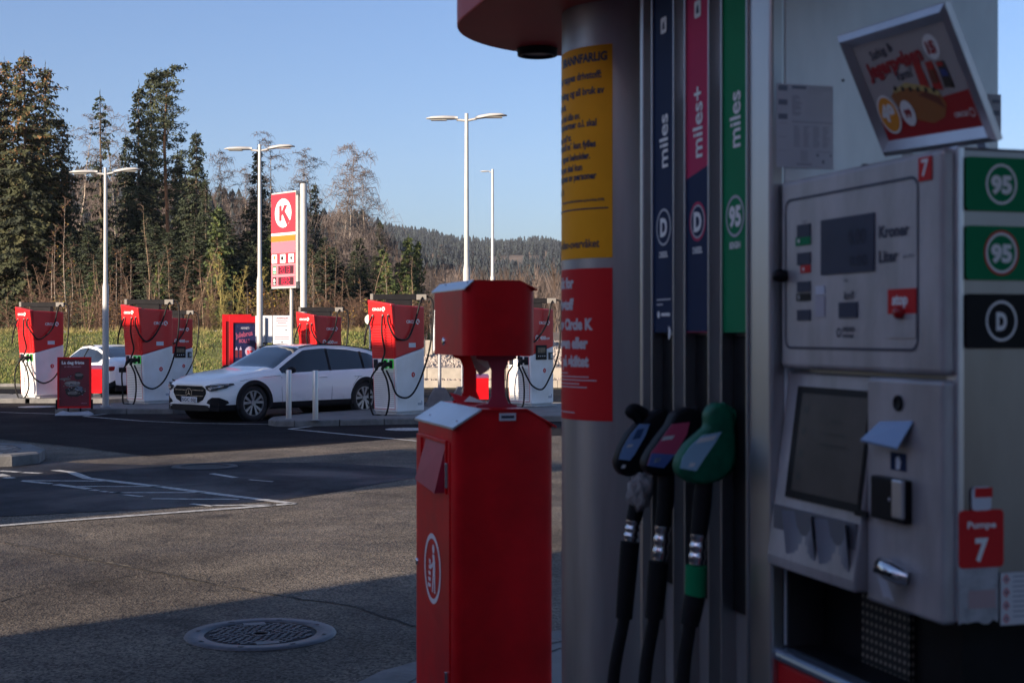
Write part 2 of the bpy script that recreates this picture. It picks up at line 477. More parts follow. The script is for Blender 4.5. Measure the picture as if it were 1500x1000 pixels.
island('traffic_island', [(-9.5, 18.2), (-6.9, 18.15), (-6.45, 18.35), (-6.25, 18.8), (-6.4, 19.5), (-6.8, 20.2), (-9.5, 21.5)], .15, kw=.30, top=GRAVEL)
g = G()
crackpts = None
for a, b in (((.25, 7.35), (-.2, 6.6)), ((-.2, 6.6), (-.75, 6.2)), ((.25, 7.35), (.9, 7.1)), ((-.2, 6.6), (.6, 6.3))):
    strip(g, [a, b], .012, .0965)
tag(g.build('paving_joints', mat('paving_joint', (.03, .03, .03), .9)), kind='structure')

# ------------------------------------------------------------------ manhole covers
CAST = mat('cast_iron', (.085, .088, .10), .5, metal=.35, var=.2, scale=20, bump=.2, bscale=80)
CASTD = mat('cast_iron_recess', (.018, .018, .02), .8)
CASTW = mat('weathered_iron', (.035, .035, .04), .7, var=.2, scale=12)
def manhole(x, y, rad, detail, label, z=0.0):
    t = empty('manhole_cover', (x, y, z), R(18), label, 'manhole cover')
    g = G()
    # wide flat rim ring
    n = 48; r0 = rad * .74
    g.lathe([(r0, .004), (r0, .010), (rad*.985, .012), (rad, .002)], n, caps=False)
    for k in range(12):
        a = 2*math.pi*(k+.5)/12
        if detail: g.box(0, 0, 0, 0, 0, 0)
    g.build('rim', CAST if detail else CASTW, t)
    g = G(); g.lathe([(r0, .0025), (r0*.99, .003)], n); g.build('lid', CASTD, t)
    if detail:
        g = G()
        # cobble-like studs in arcs
        random.seed(4)
        rr = rad*.06
        for k in range(-9, 10):
            for j in range(-11, 12):
                u = j * .050 + .025*(k % 2) + .012*math.sin(k*.9); v = k * .033 + .014*math.sin(j*.5 + k*.15)
                d = math.hypot(u, v)
                if d > r0 - .035 or d < .055: continue
                w, h = .019*random.uniform(.75, 1.15), .0115*random.uniform(.75, 1.15)
                g.add([(u-w, v-h, .004), (u+w, v-h+.003, .004), (u+w, v+h+.003, .004), (u-w, v+h, .004), (u-w*.85, v-h*.75, .011), (u+w*.85, v-h*.7, .011), (u+w*.85, v+h*.8, .011), (u-w*.85, v+h*.75, .011)],
                      [(4,5,6,7),(0,1,5,4),(1,2,6,5),(2,3,7,6),(3,0,4,7)])
        g.lathe([(.045, .004), (.045, .011), (.052, .011), (.052, .004)], 20)
        g.box(-r0*.2, r0*.2, r0*.72, r0*.95, .004, .0115); g.box(-r0*.2, r0*.2, -r0*.95, -r0*.72, .004, .0115)
        g.build('stud_pattern', CAST, t)
        g = G()
        for k in range(8):
            a = R(45*k + 20); u = Vector((-math.sin(a), math.cos(a), 0)); o = Vector((math.cos(a), math.sin(a), 0))*rad*.86 + Vector((0, 0, .0125))
            g.flat([(-.02, -.011), (.02, -.011), (.014, .011), (-.014, .011)], o, -u, Vector((math.cos(a), math.sin(a), 0)))
        g.build('rim_mark', CASTD, t)
    return t
mx, my = gp(382, 929)
manhole(mx, my, .43, True, 'round cast iron manhole cover with cobble pattern in the near asphalt')
mx, my = gp(300, 684)
manhole(mx, my, .42, False, 'faint round manhole cover beside the hatched parking markings', z=.004)

# ------------------------------------------------------------------ fuel pump (local x along its end face, y along its long face away from the camera)
PA = math.atan2(.2870, .9579)
PO = Vector((.732, 2.4, 0))
pump = empty('fuel_pump', PO, PA, 'tall grey fuel dispenser with payment terminal, price display and three hose bays', 'fuel pump')
def bp(px, py, y):                  # image point on the local plane y = const -> (x, z)
    r = (px - 750) / F
    x = (r*(2.4 + .9579*y) - (.732 - .287*y)) / (.9579 - .287*r)
    Y = 2.4 + .9579*y + .287*x
    return x, CH + (HZ - py)/F*Y
def ap(px, py, x=0.0):              # image point on the local plane x = const -> (y, z)
    r = (px - 750) / F
    y = ((.732 + .9579*x) - r*(2.4 + .287*x)) / (.287 + .9579*r)
    Y = 2.4 + .9579*y + .287*x
    return y, CH + (HZ - py)/F*Y
# base cabinet and shelf
g = G(); g.box(-.004, .56, -.6, .69, .10, 1.035); g.build('base_cabinet', STRED, pump, bev=.006)
g = G(); g.box(-.014, .575, -.62, .70, 1.036, 1.063); g.build('shelf', mat('shelf_trim', (.30, .36, .44), .25, metal=.7), pump, bev=.012, seg=3)
g = G(); g.box(.02, .56, -.6, .68, 1.0635, 1.066); g.build('shelf_mat', BLACK, pump)
# mast behind the terminal
g = G(); g.box(.012, .535, .602, .71, 1.066, 2.9); g.build('mast', LGREY, pump, bev=.004)
g = G(); g.box(-.022, .014, .600, .716, .10, 2.9); g.build('mast_edge', STEEL, pump, bev=.008, seg=3)
g = G(); g.box(.008, .535, .71, 1.33, .10, 2.9); g.build('hose_bay_back', mat('bay_back', (.42, .41, .40), .5, metal=.5, var=.2, stretch=(1,1,.2)), pump)
g = G(); g.box(-.020, .07, 1.315, 1.335, .10, 2.9); g.build('mast_edge', STEEL, pump, bev=.004)
# grey fillers over the bays
g = G()
for y0, y1 in ((.717, .75), (.868, .937), (1.062, 1.135)):
    g.box(.004, .06, y0, y1, 2.29, 2.9)
g.build('upper_panel', LGREY, pump)
bays = []
for pa_, pb_, cm_ in ((1056, 1095, GREEN), (1002.5, 1039, PINK), (954.5, 987.5, NAVY)): bays.append((ap(pb_, 488, -.026)[0], ap(pa_, 488, -.026)[0], cm_))
for i, (y0, y1, cm) in enumerate(bays):
    g = G()
    g.box(-.028, .06, y0, y0 + .006, .14, 2.9); g.box(-.028, .06, y1 - .006, y1, .14, 2.9)
    g.build('bay_frame', STEEL, pump, bev=.002)
    g = G()
    ztop = 2.565 if i == 2 else 2.9
    g.box(-.022, .05, y0 + .006, y1 - .006, 1.722, ztop, 0)
    if i == 1:
        ys0, ys1 = y0 + .0065, y1 - .0065
        g.add([(-.0228, ys0, 1.724), (-.0228, ys1, 1.724), (-.0228, ys1, 2.085), (-.0228, ys0, 2.107)], [(0, 3, 2, 1)], 1)
    lab = g.build('fuel_label', [cm, NAVY], pump)
    if i == 2:
        g = G(); g.box(-.026, .05, y0 + .008, y1 - .008, ztop, 2.9); g.build('upper_panel', LGREY, pump)
    g = G(); g.box(.0, .05, y0 + .006, y1 - .006, 1.10, 1.715); g.build('nozzle_boot', BLACK, pump)
    # lettering, read from the outer side: image left is +y
    yc = (y0 + y1) / 2; X = -.0236
    g = G(); up = Vector((0, 0, 1)); left = Vector((0, -1, 0))       # reading direction runs towards -y
    txt, za, zb = [('miles', 2.107, 2.253), ('miles+', 2.135, 2.325), ('miles', 2.118, 2.27)][i]
    zz = {0: (135, 217), 1: (128, 232), 2: (168, 246)}[i]
    za = ap([1075, 1020, 972][i], zz[1], X)[1]; zb = ap([1075, 1020, 972][i], zz[0], X)[1]
    g.text(txt, .075, (X, yc - .026, za), up, Vector((0, 1, 0)), 0, .018, 'L', w=zb - za)
    pc = [(1074, 317), (1019, 325), (971, 333)][i]
    zc = ap(*pc, X)[1]
    ring(g, 0, 0, .040, .046, (X, yc, zc), left, up, 1 if i == 1 else 2, 28)
    if i == 1: ring(g, 0, 0, .035, .039, (X, yc, zc), left, up, 2, 28)
    g.text('95' if i == 0 else 'D', .060, (X, yc, zc - .021), left, up, 0, .05, 'C')
    zc2 = ap([1074, 1019, 971][i], [364, 371, 377][i], X)[1]
    g.text('BENSIN' if i == 0 else 'DIESEL', .020, (X, yc, zc2), left, up, 0, .03, 'C', w=.054)
    if i > 0:
        zl = ap([0, 1021, 971][i], [0, 14, 38][i], X)[1]
        g.flat(rrect(-.018, .018, -.02, .02, .006), (X, yc, zl), left, up, 0)
        g.flat([(-.008, -.010), (.009, -.010), (.004, .011), (-.006, .004)], (X - .0005, yc, zl), left, up, 3)
    if i == 2:
        z0 = ap(970, 440, X)[1]
        for k, (w, dz) in enumerate(((.088, 0), (.04, -.012))):
            g.flat([(-.045, 0), (-.045 + w, 0), (-.045 + w, .004), (-.045, .004)], (X, yc, z0 + dz), left, up, 2)
        g.flat(ell(-.032, 0, .009, n=12), (X, yc, z0 - .035), left, up, 0)
        g.flat([(-.015, -.004), (.04, -.004), (.04, .004), (-.015, .004)], (X, yc, z0 - .035), left, up, 0)
        g.flat(ell(.03, 0, .016, n=16, a0=-90, a1=90), (X, yc, z0 - .08), left, up, 0)
    g.build('lettering', [INKW, PINK, mat('pale_print', (.45, .46, .50), .5), INKB], lab)

# nearer cabinet with the product signs on its end
g = G(); g.box(.028, .56, .0, .598, 1.232, 2.036); g.build('cabinet', ENDST, pump, bev=.006)
g = G(); g.box(.020, .034, -.0035, .03, 1.232, 2.037); g.build('cabinet_edge', ALU, pump, bev=.003)
g = G(); g.box(.10, .5, .1, .592, 1.066, 1.231); g.build('plinth_and_shade_panel', BLACK, pump)
g = G(); g.box(.016, .099, .590, .5985, 1.066, 1.231); g.build('plinth_and_shade_panel', DARK, pump)  # dark sheet standing in for shade on the pale mast foot
PERF = bpy.data.materials.new('perforated_sheet'); PERF.use_nodes = True
def perf(m):
    nt = m.node_tree; N = nt.nodes; L = nt.links; p = N['Principled BSDF']
    tc = N.new('ShaderNodeTexCoord'); vo = N.new('ShaderNodeTexVoronoi'); vo.inputs['Scale'].default_value = 60; vo.inputs['Randomness'].default_value = 0
    L.new(tc.outputs['Object'], vo.inputs['Vector'])
    r = N.new('ShaderNodeValToRGB'); L.new(vo.outputs['Distance'], r.inputs[0]); r.color_ramp.elements[0].position = .33; r.color_ramp.elements[1].position = .40
    r.color_ramp.elements[0].color = (.32, .28, .23, 1); r.color_ramp.elements[1].color = (.01, .01, .01, 1)
    L.new(r.outputs[0], p.inputs['Base Color']); p.inputs['Roughness'].default_value = .5
perf(PERF)
g = G(); g.box(.088, .098, .25, .42, 1.068, 1.225); g.build('vent_grille', PERF, pump)

# price display (upper door)
g = G(); g.box(-.004, .026, .004, .588, 1.648, 2.034)
disp = g.build('display_door', TERM, pump, bev=.010, seg=3)
X = -.0052
O = Vector((X, 0, 0)); U = Vector((0, -1, 0)); W = Vector((0, 0, 1))       # u = -y
def q(px, py, x=X):
    y, z = ap(px, py, x); return (-y, z)
def quad(g, pts, m=0, x=X): g.flat([q(*p, x) for p in pts], Vector((x, 0, 0)), U, W, m)
g = G()
# rounded dark outline
yl, zl_ = ap(1153, 400); yr, _ = ap(1349, 400)
o0 = rrect(-yl, -yr, 1.688, 1.995, .022, 5); o1 = rrect(-yl + .005, -yr - .005, 1.693, 1.990, .018, 5)
vs = [Vector((X, 0, 0)) + U*a + W*b for a, b in o0 + o1]; n = len(o0)
g.add(vs, [(i, (i+1) % n, n + (i+1) % n, n + i) for i in range(n)], 0)
g.build('display_outline', INKB, disp)
def panel(name, a, b, m, parent, d=.002, x=X, bev=0):
    (u0, z0) = q(*a, x); (u1, z1) = q(*b, x)
    g = G(); g.box(x - d, x + .004, min(-u0, -u1), max(-u0, -u1), min(z0, z1), max(z0, z1)); return g.build(name, m, parent, bev=bev)
g = G(); (u0, z1) = q(1203, 321); (u1, z0) = q(1281, 398)
panel('display_screen', (1203, 323), (1281, 397), [LCD], disp, .0015)
g = G()
for k, (ty, s) in enumerate(((352, '0.00'), (384, '0.00'))):
    g.text(s, .040 if k == 0 else .028, Vector((X - .0022, 0, 0)) + U*q(1244 if k == 0 else 1246, ty + 6)[0] + W*q(1244, ty + 6)[1], U, W, 0, .01, 'L', w=.062)
g.build('display_digits', LCDT, disp)
g = G()
u0, z0 = q(1287, 347); g.text('Kroner', .030, Vector((X, 0, 0)) + U*u0 + W*(z0 - .002), U, W, 0, .035, 'L', w=.100)
u0, z0 = q(1287, 383); g.text('Liter', .030, Vector((X, 0, 0)) + U*u0 + W*(z0 - .002), U, W, 0, .035, 'L', w=.064)
u0, z0 = q(1236, 437); g.text('kr/l', .022, Vector((X, 0, 0)) + U*u0 + W*(z0 - .002), U, W, 0, .02, 'L', w=.035)
u0, z0 = q(1322, 378); g.text('ved 15°C', .008, Vector((X, 0, 0)) + U*u0 + W*z0, U, W, 0, .01, 'L', w=.036)
u0, z0 = q(1176, 327); g.text('kr/l', .008, Vector((X, 0, 0)) + U*u0 + W*z0, U, W, 0, .01, 'L', w=.014)
u0, z0 = q(1236, 413); g.text('VOL', .008, Vector((X, 0, 0)) + U*u0 + W*z0, U, W, 0, .01, 'L', w=.016)
u0, z0 = q(1234, 487); g.text('DRESSER', .012, Vector((X, 0, 0)) + U*u0 + W*(z0+.002), U, W, 0, .03, 'L', w=.046)
g.text('WAYNE', .010, Vector((X, 0, 0)) + U*u0 + W*(z0 - .010), U, W, 0, .03, 'L', w=.040)
ring(g, u0 - .014, z0, .006, .009, Vector((X, 0, 0)), U, W, 0, 16)
g.build('lettering', INKB, disp)
for (a, b) in (((1168, 330), (1187, 346)), ((1168, 371), (1187, 387)), ((1168, 413), (1187, 427)), ((1168, 454), (1187, 469)), ((1229, 443), (1256, 465))):
    panel('price_window', a, b, LCD, disp, .0012)
for (a, b), cm, s in ((((1166, 348), (1187, 358)), GREEN, '95'), (((1173, 389), (1187, 399)), STRED, '95'), (((1167, 430), (1187, 440)), BLACK, 'D')):
    o = panel('price_tag', a, b, cm, disp, .0010)
    g = G(); u0, z0 = q(a[0] + 3, b[1] - 2); g.text(s, .010, Vector((X - .0016, 0, 0)) + U*u0 + W*z0, U, W, 0, .04); g.build('lettering', INKW, o)
panel('sticker', (1195, 434), (1208, 464), mat('off_white_sticker', (.45, .42, .46), .6), disp, .0008)
panel('sticker', (1195, 419), (1208, 431), PAPER, disp, .0008)
stp = panel('stop_plate', (1301, 424), (1342, 459), STRED, disp, .0012)
panel('stop_flap', (1301, 460), (1342, 495), TERM, disp, .0010)
g = G(); u0, z0 = q(1308, 446); g.text('stop', .026, Vector((X - .0018, 0, 0)) + U*u0 + W*z0, U, W, 0, .05, 'L', w=.050); g.build('lettering', INKW, stp)
g = G(); u0, z0 = q(1321, 458); g.lathe([(.011, .002), (.011, -.010), (.008, -.014), (.001, -.015)], 20, c=(X, -u0, z0), axis='X'); g.build('stop_button', mat('stop_button_red', (.35, .005, .008), .3), disp)
n7 = panel('number_plate', (1346, 232), (1365, 263), STRED, disp, .0012)
g = G(); u0, z0 = q(1356, 257); g.text('7', .040, Vector((X - .0018, 0, 0)) + U*u0 + W*z0, U, W, 0, .02, 'C', w=.022); g.build('lettering', INKW, n7)
g = G(); u0, z0 = q(1150, 404); g.lathe([(.012, .002), (.014, -.012), (.011, -.024), (.002, -.026)], 20, c=(X, -u0, z0), axis='X'); g.build('door_knob', BLACK, disp)

# payment terminal (lower door): right half flat, left half a wedge that leans out at its foot
ysp = ap(1272, 640)[0]
g = G(); g.box(-.004, .026, .004, ysp, 1.226, 1.640)
pay = g.build('payment_door', TERM, pump, bev=.008, seg=3)
g = G()
yb0, yb1 = ysp + .002, .600
prof = [(.022, 1.640), (.030, 1.640), (.030, 1.240), (-.028, 1.240), (-.030, 1.262), (-.014, 1.372)]     # x, z
g.prism([(a, b) for a, b in reversed(prof)], (0, yb0, 0), (1, 0, 0), (0, 0, 1), (0, yb1 - yb0, 0))
wedge = g.build('screen_housing', TERM, pump, bev=.005)
def wx(z): return .022 + (1.640 - z) / (1.640 - 1.372) * (-.014 - .022)
def wpanel(name, y0, y1, z0, z1, m, parent, d=.003, bev=0.0):
    g = G(); vs = []
    for dd in (0, -d):
        vs += [(wx(z0) + dd, y0, z0), (wx(z0) + dd, y1, z0), (wx(z1) + dd, y1, z1), (wx(z1) + dd, y0, z1)]
    g.add(vs, [(4,7,6,5),(0,1,5,4),(1,2,6,5),(2,3,7,6),(3,0,4,7)]); return g.build(name, m, parent, bev=bev)
scr = wpanel('screen_bezel', ysp + .008, .545, 1.388, 1.610, BLACK, wedge, .004, .002)
SCRM = mat('dim_screen', (.075, .060, .055), .35, var=.2, spec=.15)
wpanel('screen', ysp + .014, .520, 1.402, 1.598, SCRM, scr, .0055)
g = G()
for k, (s, zz_, w) in enumerate((('Velkommen', 1.545, .05), ('Sett inn kort eller', 1.520, .085), ('velg produkt', 1.498, .105))):
    yc = (ysp + .52) / 2 - .01
    g.text(s, .012, (wx(zz_) - .0062, yc, zz_), (0, -1, 0), Vector((wx(1.6) - wx(1.4), 0, .2)).normalized(), 0, .02, 'C', w=w)
for zz_ in (1.566, 1.522, 1.478, 1.432):
    g.flat([(-.009, -.007), (.009, -.007), (.009, .007), (-.009, .007)], (wx(zz_) - .0062, .497, zz_), (0, -1, 0), Vector((wx(1.6) - wx(1.4), 0, .2)).normalized())
g.build('screen_print', mat('screen_dark_print', (.008, .008, .012), .4), scr)
# tray with two scoops
g = G()
g.box(-.022, -.002, ysp + .01, .585, 1.270, 1.366); g.build('tray_recess', TERMD, wedge)
for y0, y1 in ((ysp + .02, ysp + .135), (ysp + .15, ysp + .27)):
    g = G(); nn = 10; vs = []
    for j in range(nn + 1):
        t = j / nn; y = y0 + (y1 - y0)*t; dpt = .022*math.sin(math.pi*t)**.6
        vs += [(-.024 - .004, y, 1.272), (-.026 + dpt - .012, y, 1.362)]
    g.add(vs, [(2*j, 2*j+1, 2*j+3, 2*j+2) for j in range(nn)], 0, True); g.build('receipt_scoop', mat('scoop_plastic', (.22, .24, .29), .35, metal=.2), wedge)
# fittings of the right half
g = G(); u0, z0 = q(1316, 590); g.lathe([(.014, .002), (.014, -.004), (.010, -.005), (.009, -.0035), (.004, -.003), (.001, -.003)], 20, c=(-.0045, -u0, z0), axis='X'); g.build('lock', BLACK, pay)
g = G()
y0, z0 = ap(1341, 616); y1, z1 = ap(1290, 652)
y2 = ap(1276, 652)[0]
g.add([(-.005, y0, z0), (-.005, ap(1292, 617)[0], ap(1292, 617)[1]), (-.030, y1 + .02, z1 + .01), (-.030, ap(1336, 655)[0], ap(1336, 655)[1]), (-.005, y0, z0 - .004), (-.005, ap(1292, 617)[0], z0 - .012), (-.030, y1 + .02, z1 + .006), (-.030, ap(1336, 655)[0], ap(1336, 655)[1] - .004)],
      [(0,1,2,3), (4,7,6,5), (3,2,6,7), (0,3,7,4), (1,5,6,2)])
g.build('keypad_hood', mat('clear_hood', (.26, .33, .46), .15, metal=.4), pay)
sym = panel('card_symbol', (1305, 661), (1328, 691), NAVY, pay, .001, -.004)
g = G(); u0, z0 = q(1316, 679); g.flat([(-.010, -.012), (.004, -.012), (.010, .004), (.002, .014), (-.008, .010)], (-.0058, 0, 0), U, W); 
g = G(); g.flat([(u0-.008, z0-.010), (u0+.005, z0-.010), (u0+.009, z0+.004), (u0+.002, z0+.014), (u0-.008, z0+.010)], (-.0058, 0, 0), U, W); g.build('lettering', PAPER, sym)
rd = panel('card_reader', (1286, 695), (1336, 768), BLACK, pay, .016, -.004, .003)
(u1, z1) = q(1321, 700); (u2, z2) = q(1336, 764)
g = G(); g.box(-.026, -.018, -u2, -u1 + .002, z2 + .004, z1 - .001); g.build('reader_slot', ALU, rd, bev=.003)
g = G(); u0, z0 = q(1303, 731, -.02); g.lathe([(.004, 0), (.003, -.001)], 12, c=(-.0205, -u0, z0), axis='X'); g.build('reader_light', mat('grey_lens', (.35, .35, .38), .3), rd)
g = G(); u0, z0 = q(1316, 836); y = -u0
g.tube([(-.010, y + .040, z0 + .008), (-.018, y + .030, z0 + .006), (-.020, y, z0 + .001), (-.018, y - .030, z0 - .004), (-.010, y - .040, z0 - .006)], [.012, .017, .018, .017, .012], 14, 0)
mo = g.build('receipt_mouth', CHROME, pay)
g = G(); g.box(-.041, -.034, y - .026, y + .026, z0 - .004, z0 + .003); g.build('receipt_slot', BLACK, mo)
g = G(); g.add([(-.036, y + .020, z0 - .010), (-.036, y - .012, z0 - .014), (-.022, y - .014, z0 - .052), (-.024, y + .004, z0 - .046), (-.022, y + .022, z0 - .050)], [(0, 1, 2, 3, 4)]); g.build('receipt', PAPER, pay)
panel('small_label', (1252, 745), (1270, 758), BLACK, wedge, .0012, -.016)

# end face signs
def sign_end(px0, py0, px1, py1, base, ringc, s, num, name='product_sign'):
    (x0, z1), (x1, z0) = bp(px0, py0, -.005), bp(px1, py1, -.005)
    g = G(); g.prism(rrect(x0, x1, z0, z1, .008), (0, -.0025, 0), (1, 0, 0), (0, 0, 1), (0, -.003, 0)); o = g.build(name, base, pump)
    return o, x0, x1, z0, z1
for py0, py1, base, rc, s in ((229, 311, GREEN, None, '95'), (330, 411, GREEN, 1, '95'), (430, 510, BLACK, None, 'D')):
    o, x0, x1, z0, z1 = sign_end(1415, py0, 1522, py1, base, rc, s, 0)
    xc, zc = bp(1467, (py0 + py1)/2, -.006); g = G()
    r = .031
    ring(g, xc, zc, r - .004, r, (0, -.0062, 0), (1, 0, 0), (0, 0, 1), 0, 32, 1.12)
    if rc: ring(g, xc, zc, r + .0005, r + .0035, (0, -.0062, 0), (1, 0, 0), (0, 0, 1), 1, 32, 1.12)
    g.text(s, .040, (xc, -.0064, zc - .0145), (1, 0, 0), (0, 0, 1), 0, .055, 'C', w=.042 if s == '95' else .021)
    g.build('lettering', [INKW, STRED], o)
o, x0, x1, z0, z1 = sign_end(1405, 748, 1470, 829, STRED, 0, '', 0, 'pump_number_sign')
g = G(); xc = (x0 + x1)/2
g.text('Pumpe', .016, (xc, -.0062, bp(1437, 772, 0)[1]), (1, 0, 0), (0, 0, 1), 0, .03, 'C', w=.056)
g.text('7', .052, (xc, -.0062, bp(1437, 819, 0)[1]), (1, 0, 0), (0, 0, 1), 0, .04, 'C', w=.026); g.build('lettering', INKW, o)
o, *_ = sign_end(1424, 713, 1452, 747, PAPER, 0, '', 0, 'small_sticker')
(x0, z1), (x1, z0) = bp(1425, 714, 0), bp(1451, 727, 0)
g = G(); g.flat([(x0, z0), (x1, z0), (x1, z1), (x0, z1)], (0, -.0058, 0), (1, 0, 0), (0, 0, 1)); g.build('lettering', STRED, o)
WORN = mat('worn_label', (.50, .50, .52), .6, col2=(.30, .30, .31), scale=30)
(x0, z1), (x1, z0) = bp(1401, 832, 0), bp(1460, 911, 0)
random.seed(3); pts = []
for i in range(9): pts.append((x0 + (x1 - x0)*i/8, z0 + random.uniform(-.001, .008)))
pts += [(x1, z1), (x0, z1)] + [(x0 + random.uniform(0, .004), z1 + (z0 - z1)*k/5) for k in range(1, 5)]
g = G(); g.flat(pts, (0, -.0045, 0), (1, 0, 0), (0, 0, 1)); o = g.build('torn_label', WORN, pump)
(a0, b1), (a1, b0) = bp(1416, 864, 0), bp(1456, 888, 0)
g = G(); g.flat([(a0, b0), (a1, b0), (a1, b1), (a0, b1)], (0, -.0052, 0), (1, 0, 0), (0, 0, 1)); g.build('label_print', mat('faded_red_print', (.42, .30, .30), .7), o)
(x0, z1), (x1, z0) = bp(1463, 838, 0), bp(1560, 908, 0)
g = G(); g.box(x0, x1, -.0055, -.004, z0, z1); o = g.build('hazard_label', mat('hazard_label_white', (.60, .60, .62), .6), pump)
g = G()
for k in range(4):
    cz = z1 + (z0 - z1)*(k + .5)/4; cx = x0 + .011
    for rr_, mi in ((.0085, 0), (.0055, 1)):
        g.flat([(cx, cz - rr_), (cx + rr_*.8, cz), (cx, cz + rr_), (cx - rr_*.8, cz)], (0, -.0059 - mi*.0003, 0), (1, 0, 0), (0, 0, 1), mi)
    g.flat(ell(cx, cz, .0025, n=8), (0, -.0066, 0), (1, 0, 0), (0, 0, 1), 2)
for k in range(9):
    zz_ = z1 - .006 - k*.0085; g.flat([(x0 + .024, zz_ - .002), (x1 - .01, zz_ - .002), (x1 - .01, zz_), (x0 + .024, zz_)], (0, -.0059, 0), (1, 0, 0), (0, 0, 1), 3)
g.build('lettering', [STRED, PAPER, INKB, INKG], o)

# papers on the mast's near face
YM = .6005
(x0, z1), (x1, z0) = bp(1137, 122, YM), bp(1220, 248, YM)
g = G(); g.box(x0, x1, YM - .0012, YM + .002, z0, z1); o = g.build('notice_sheet', PAPER, pump)
g = G(); Yp = YM - .0017; w = x1 - x0; h = z1 - z0
def pr(u0, u1, v0, v1, m): g.flat([(x0 + w*u0, z1 - h*v1), (x0 + w*u1, z1 - h*v1), (x0 + w*u1, z1 - h*v0), (x0 + w*u0, z1 - h*v0)], (0, Yp, 0), (1, 0, 0), (0, 0, 1), m)
for k in range(3):
    pr(.03, .19, .02 + k*.17, .085 + k*.17, 0)
    pr(.03, .19, .47 + k*.165, .475 + k*.165, 1)
pr(.27, .52, .02, .055, 0); pr(.55, .98, .03, .034, 1); pr(.55, .98, .05, .054, 1); pr(.55, .9, .07, .074, 1); pr(.55, .8, .10, .104, 1)
for k in range(11): pr(.27, .27 + random.uniform(.05, .20), .14 + k*.022, .15 + k*.022, 1); pr(.5, .97, .145 + k*.022, .147 + k*.022, 2)
pr(.27, .98, .445, .455, 1)
for c in range(4):
    for k in range(12): pr(.30 + c*.17, .30 + c*.17 + random.uniform(.07, .12), .50 + k*.0215, .508 + k*.0215, 1)
pr(.42, .55, .79, .93, 2); pr(.70, .96, .80, .806, 1); pr(.70, .74, .83, .855, 0); pr(.94, .97, .83, .85, 0); pr(.80, .84, .90, .94, 0); pr(.35, .62, .945, .965, 1)
g.build('notice_print', [INKG, mat('faint_print', (.40, .41, .48), .7), mat('fainter_print', (.52, .54, .60), .7)], o)
(x0, z1), (x1, z0) = bp(1448, 138, YM), bp(1466, 205, YM)
g = G(); g.box(x0, x1, YM - .0012, YM + .002, z0, z1); o = g.build('notice_sheet', PAPER, pump)
g = G()
for a, b in ((146, 152), (162, 170)): 
    (a0, b1), (a1, b0) = bp(1453, a, YM), bp(1464, b, YM); g.flat([(a0, b0), (a1, b0), (a1, b1), (a0, b1)], (0, Yp, 0), (1, 0, 0), (0, 0, 1))
g.build('notice_print', INKG, o)
g = G(); cx, cz = bp(1235, 118, YM); g.lathe([(.003, 0), (.002, -.003)], 10, c=(cx, YM, cz), axis='Y'); g.build('screw', DARK, pump)
g = G(); cx, cz = .09, 2.037; g.lathe([(.010, 0), (.010, .006), (.006, .012)], 12, c=(.06, .36, 2.036)); g.build('bolt', DARK, pump)

# ------------------------------------------------------------------ tilted advert frame on top of the pump
BL = Vector((.755, 2.860, 2.077)); u = Vector((.8545, 2.489, 2.058)) - BL; v = Vector((.6497, 2.820, 2.310)) - BL
fw, fh = u.length, v.length; u.normalize(); v = (v - u*v.dot(u)).normalized(); nrm = u.cross(v)   # towards the viewer
ad = empty('tilted_advert', BL, 0, 'small silver snap frame with a hot dog advert, askew on the fuel pump', 'advert')
def fr(a, b, d=0.0): return u*a + v*b + nrm*d
bw_ = .030
g = G()
for (a, b) in ((((0, 0), (fw, 0)), ((bw_, bw_), (fw - bw_, bw_))), (((fw, 0), (fw, fh)), ((fw - bw_, bw_), (fw - bw_, fh - bw_))), (((fw, fh), (0, fh)), ((fw - bw_, fh - bw_), (bw_, fh - bw_))), (((0, fh), (0, 0)), ((bw_, fh - bw_), (bw_, bw_)))):
    (p0, p1), (q0, q1) = a, b
    m0 = ((p0[0]*.6 + q0[0]*.4), (p0[1]*.6 + q0[1]*.4)); m1 = ((p1[0]*.6 + q1[0]*.4), (p1[1]*.6 + q1[1]*.4))
    vs = [fr(*p0, -.006), fr(*p1, -.006), fr(*p0, .006), fr(*p1, .006), fr(*m0, .014), fr(*m1, .014), fr(*q0, .002), fr(*q1, .002)]
    g.add(vs, [(0, 1, 3, 2), (2, 3, 5, 4), (4, 5, 7, 6)])
g.build('frame', ALU, ad)
g = G(); g.add([fr(0, 0, -.006), fr(fw, 0, -.006), fr(fw, fh, -.006), fr(0, fh, -.006)], [(3, 2, 1, 0)]); g.build('back_board', DARK, ad)
g = G(); x0, x1, y0, y1 = bw_ - .002, fw - bw_ + .002, bw_ - .002, fh - bw_ + .002
pw, ph = x1 - x0, y1 - y0
def pp(a, b): return (x0 + pw*a, y0 + ph*b)
def poly(g, pts, m, d): g.add([fr(*pp(a, b), d) for a, b in pts], [tuple(range(len(pts)))], m)
poly(g, [(0, 0), (1, 0), (1, 1), (0, 1)], 0, .001)
poly(g, [(0, 0), (1, 0), (1, .36), (0, .28)], 1, .0016)
po = g.build('poster', [mat('poster_cream', (.40, .36, .35), .5), mat('poster_red', (.40, .004, .008), .45)], ad)
g = G()
def el(cx, cy, rx, ry, m, d, n=24): poly(g, [(cx + rx*math.cos(R(360*i/n)), cy + ry*math.sin(R(360*i/n))) for i in range(n)], m, d)
